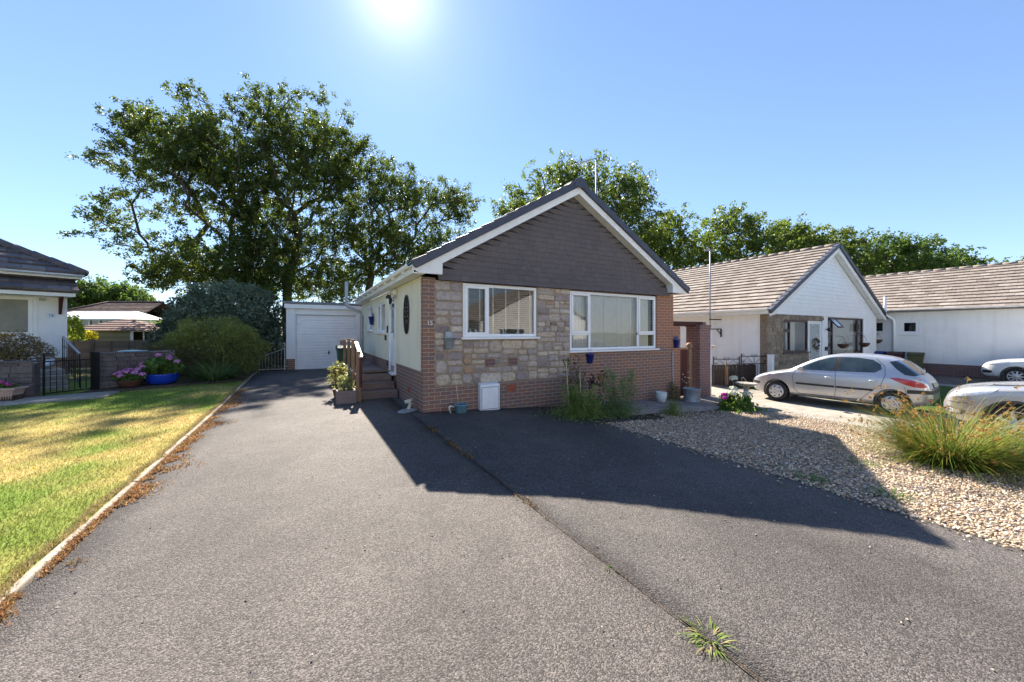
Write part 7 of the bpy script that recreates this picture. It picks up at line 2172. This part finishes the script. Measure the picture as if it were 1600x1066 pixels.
flower_heads(hp2, [(-.24, -.1, .33), (-.10, -.16, .36), (.06, -.12, .38), (.22, -.1, .36), (0, 0, .42), (.14, .05, .42), (-.16, .05, .40), (.32, 0, .31), (-.02, -.2, .29)], 70, .07, PINK, 234)
b = (-10.62, 7.55, .05)
flower_heads(tr, [(.30 - .13 * k, -.06 + .05 * (k % 2), .37 + .04 * (k % 3)) for k in range(6)], 46, .055, [[.60, .10, .36], [.70, .22, .45], [.5, .06, .30]], 235, psz=.018)
shrub('', '', '', b, [el(.1, 0, .33, .34, .15, .08), el(-.2, 0, .33, .3, .15, .08)], 700, .05, M_fresh, 236, inner=.2, aspect=.6, parent=tr, stems=0)
# planter by the steps
b = at_uv(-1.14, 1.82)
shrub('', '', '', b, [el(0, .0, .38, .17, .14, .16), el(.04, .08, .48, .10, .12, .18), el(-.1, .05, .44, .08, .1, .16)], 380, .07, leaf_mat('variegated leaves', (.10, .14, .05), (.42, .42, .24), .35), 237, inner=.0, fuzz=.4, aspect=.45, parent=pl, stems=6)
p5 = pot('flower_pot', 'small pot of reddish variegated shrub behind the timber trough', 'flower pot', at_uv(-1.22, 2.55), [(.10, 0), (.14, .18), (.15, .19), (.13, .19)], M_brownpot, .17, .13, rz=A)
shrub('', '', '', tuple(p5.location), [el(-.03, 0, .40, .22, .2, .2), el(.04, 0, .58, .15, .15, .22), el(-.12, 0, .62, .1, .1, .16)], 520, .075, leaf_mat('red tinged leaves', (.20, .07, .05), (.34, .36, .14), .35), 238, inner=.0, fuzz=.4, aspect=.45, parent=p5, stems=6)
# front bed
def herb(name, label, u, v, w, h, nst, seed, mat, leaf=.05, nl=2600, cat='plant', lean=.25, low=True):
    rng = np.random.default_rng(seed); b = at_uv(u, v); t = thing(name, label, cat, b, A)
    m = MB(); C = []
    for k in range(nst):
        a = rng.random() * 6.283; r0 = w * .35 * rng.random(); hh = h * rng.uniform(.55, 1.05)
        p0 = Vector((r0 * math.cos(a), r0 * math.sin(a), 0)); p1 = p0 + Vector((math.cos(a) * lean * hh * rng.random(), math.sin(a) * lean * hh * rng.random(), hh))
        mid = p0.lerp(p1, .5) + Vector((rng.normal(0, .03), rng.normal(0, .03), 0))
        m.tube([p0, mid, p1], [.006, .005, .002], 4)
        n_ = int(nl / nst); f = rng.random(n_) ** .7
        for q in f:
            c = p0.lerp(mid, min(1, q * 2)) if q < .5 else mid.lerp(p1, q * 2 - 1)
            C.append((c.x + rng.normal(0, .045 + .03 * (1 - q)), c.y + rng.normal(0, .045 + .03 * (1 - q)), c.z + rng.normal(0, .03)))
    C = np.array(C); C = C[C[:, 2] > .01]
    if low:
        n2 = nl // 2; d = rng.normal(0, 1, (n2, 3)) * [w * .38, w * .3, h * .12]; d[:, 2] = np.abs(d[:, 2]) + .03; C = np.concatenate([C, d])
    V, F = leaf_quads(C, leaf, rng, .3, .42)
    np_mesh('foliage', V, F, mat, t, np.repeat(np.clip(rng.normal(.45, .25, len(C)), 0, 1), 4))
    m.build('stem', M_herb_stem, t, fix=False)
    return t
M_herb_stem = simple('plant stem', (.20, .18, .09), .7, var=.3)
h1 = herb('shrubby_herb', 'bushy green herb clump at the stone and brick joint of the front bed', 2.78, -1.08, .90, .62, 26, 241, M_herb, .05, 3000)
m = MB(); m.tube([(-.14, .12, 0), (-.17, .18, 1.0)], .007, 6); m.tube([(.16, .1, 0), (.15, .16, .85)], .007, 6); m.build('cane', MATS['bamboo cane'], h1)
herb('hollyhock', 'tall thin plant with dark seedy heads against the brick below the navy pot', 3.15, -.55, .5, 1.15, 7, 242, leaf_mat('dull red leaves', (.05, .06, .02), (.14, .15, .05), .3), .07, 420, low=False)
t_ = thing('dark_foxglove', 'dark maroon leaved stems in the front bed by the wall', 'plant', at_uv(3.55, -.6), A)
rng_ = np.random.default_rng(7); C = np.concatenate([rng_.normal(0, 1, (70, 3)) * [.05, .05, .12] + [0, 0, .62], rng_.normal(0, 1, (70, 3)) * [.06, .05, .16] + [.24, .02, .58], rng_.normal(0, 1, (40, 3)) * [.12, .05, .04] + [.2, 0, .25]])
V, F = leaf_quads(C, .07, rng_, .2, .5); np_mesh('foliage', V, F, leaf_mat('maroon leaves', (.035, .010, .010), (.10, .03, .025), .2), t_, np.repeat(rng_.random(len(C)), 4))
m = MB(); m.tube([(0, 0, 0), (0, 0, .7)], .007, 5); m.tube([(.2, 0, 0), (.25, .02, .7)], .007, 5); m.build('stem', M_herb_stem, t_)
herb('tall_herb', 'tall feathery green plants with upright stems in the front bed', 3.75, -1.15, .75, .95, 13, 243, leaf_mat('feathery leaves', (.065, .125, .05), (.21, .31, .11), .4), .045, 2300)
herb('low_plant', 'scrappy low green plant on the path edge by the white pot', 5.1, -1.38, .5, .35, 10, 244, M_herb, .04, 600)
herb('rose_bush', 'small rose bush with yellowish leaves against the brick wall', 6.85, -.15, .3, .62, 8, 245, leaf_mat('rose leaves', (.06, .07, .025), (.22, .20, .08), .35), .05, 420, cat='shrub', low=False)
g1 = herb('geranium', 'low magenta flowered plant at the end of the front path', 7.25, -1.32, .5, .22, 10, 246, M_fresh, .05, 700)
flower_heads(g1, [(-.05, 0, .33), (.02, .08, .40)], 60, .055, [[.55, .02, .42], [.62, .05, .50]], 247, psz=.02)
g2 = herb('hydrangea', 'white hydrangea bush by the end of the gravel near the pillar', 7.75, -1.30, .75, .42, 14, 248, M_fresh, .10, 900, cat='shrub')
flower_heads(g2, [(.10, .15, .78), (-.25, -.05, .45), (.22, -.12, .40), (.0, .1, .52)], 110, .10, [[.72, .74, .60], [.62, .68, .58], [.78, .78, .66]], 249, psz=.026)
m = MB(); m.tube([(.08, .1, .2), (.10, .15, .72)], .008, 5); m.build('flower_stalk', M_herb_stem, g2)
# greenery round the conservatory and summer house
for nm, lab, x, y, Y, es, nl, lf, mt, sd in (
    ('lime_shrub', 'bright lime green shrub right of the summer house', 228, 527, 22, [el(0, 0, .9, 1.2, .9, .9), el(.8, 0, 1.3, .9, .8, .8), el(-.5, 0, 1.0, .8, .7, .7)], 3200, .15, M_lime, 261),
    ('lime_shrub', 'leafy lime green shrub beside the left house corner', 113, 540, 17, [el(0, 0, 1.2, .42, .4, .95)], 1600, .13, M_lime, 262),
    ('yellow_shrub', 'low yellow flowering shrub in front of the conservatory', 128, 533, 18, [el(0, 0, 1.0, .55, .4, .35), el(.35, 0, 1.2, .3, .3, .3)], 1500, .10, leaf_mat('yellow leaves', (.20, .20, .02), (.55, .46, .05), .45), 263),
    ('lime_shrub', 'yellow topped shrub over the conservatory roof', 125, 500, 44, [el(0, 0, 3.2, 2.2, 1, 1.0), el(1.2, 0, 3.8, 1.2, 1, .6)], 1500, .3, M_lime, 264),
    ('dark_hedge', 'dark hedge foliage filling behind the scrolled gate', 425, 575, 15.5, [el(-1.3, .5, 1.0, .9, .6, 1.2), el(-2.2, .6, 1.2, 1.0, .6, 1.2)], 9000, .09, M_privet, 265)):
    q = px(x, y, Y); q = (q[0], q[1], zgf(q[0], q[1]))
    shrub(nm, lab, 'shrub', q, es, nl, lf, mt, sd, stems=6)
# dandelions on the lawn
def dandelions():
    rng = np.random.default_rng(31)
    spots = [(-4.9, 1.2), (-5.3, .6), (-5.1, 1.0), (-4.6, -1.4), (-4.75, -1.1), (-4.4, -.9)]
    root = None
    for k, (u, v) in enumerate(spots):
        p_ = at_uv(u, v, .03)
        if root is None:
            root = thing('dandelion', 'tiny yellow dandelion flower in the dry lawn', 'flower', p_, 0, 'yellow dandelions on the lawn')
            flower_heads(root, [(0, 0, .035)], 24, .012, [[.75, .55, .02], [.8, .65, .05]], 32, flat=.5, psz=.006)
            m = MB(); m.tube([(0, 0, -.01), (0, 0, .032)], .0015, 4); m.build('stem', M_herb_stem, root)
        else:
            c = copy_tree(root); c.location = p_; c.rotation_euler = (0, 0, k)
dandelions()

# woodland on the far side of the road, which the front windows mirror
far_ = shrub('far_wood', 'mixed trees far across the road', 'wood', (0, -34, -.4), [el(-24 + 6 * k, 2.0 * math.sin(k * 2.1), 3.2, 4.0, 2.4, 3.2 + 1.8 * math.sin(k * 1.7)) for k in range(13)], 16000, .7, M_woods, 299, stems=0)
for c_ in list(far_.children):
    c_.parent = None; c_.location = far_.location; c_.name = 'far_wood'; c_['kind'] = 'stuff'
bpy.data.objects.remove(far_)
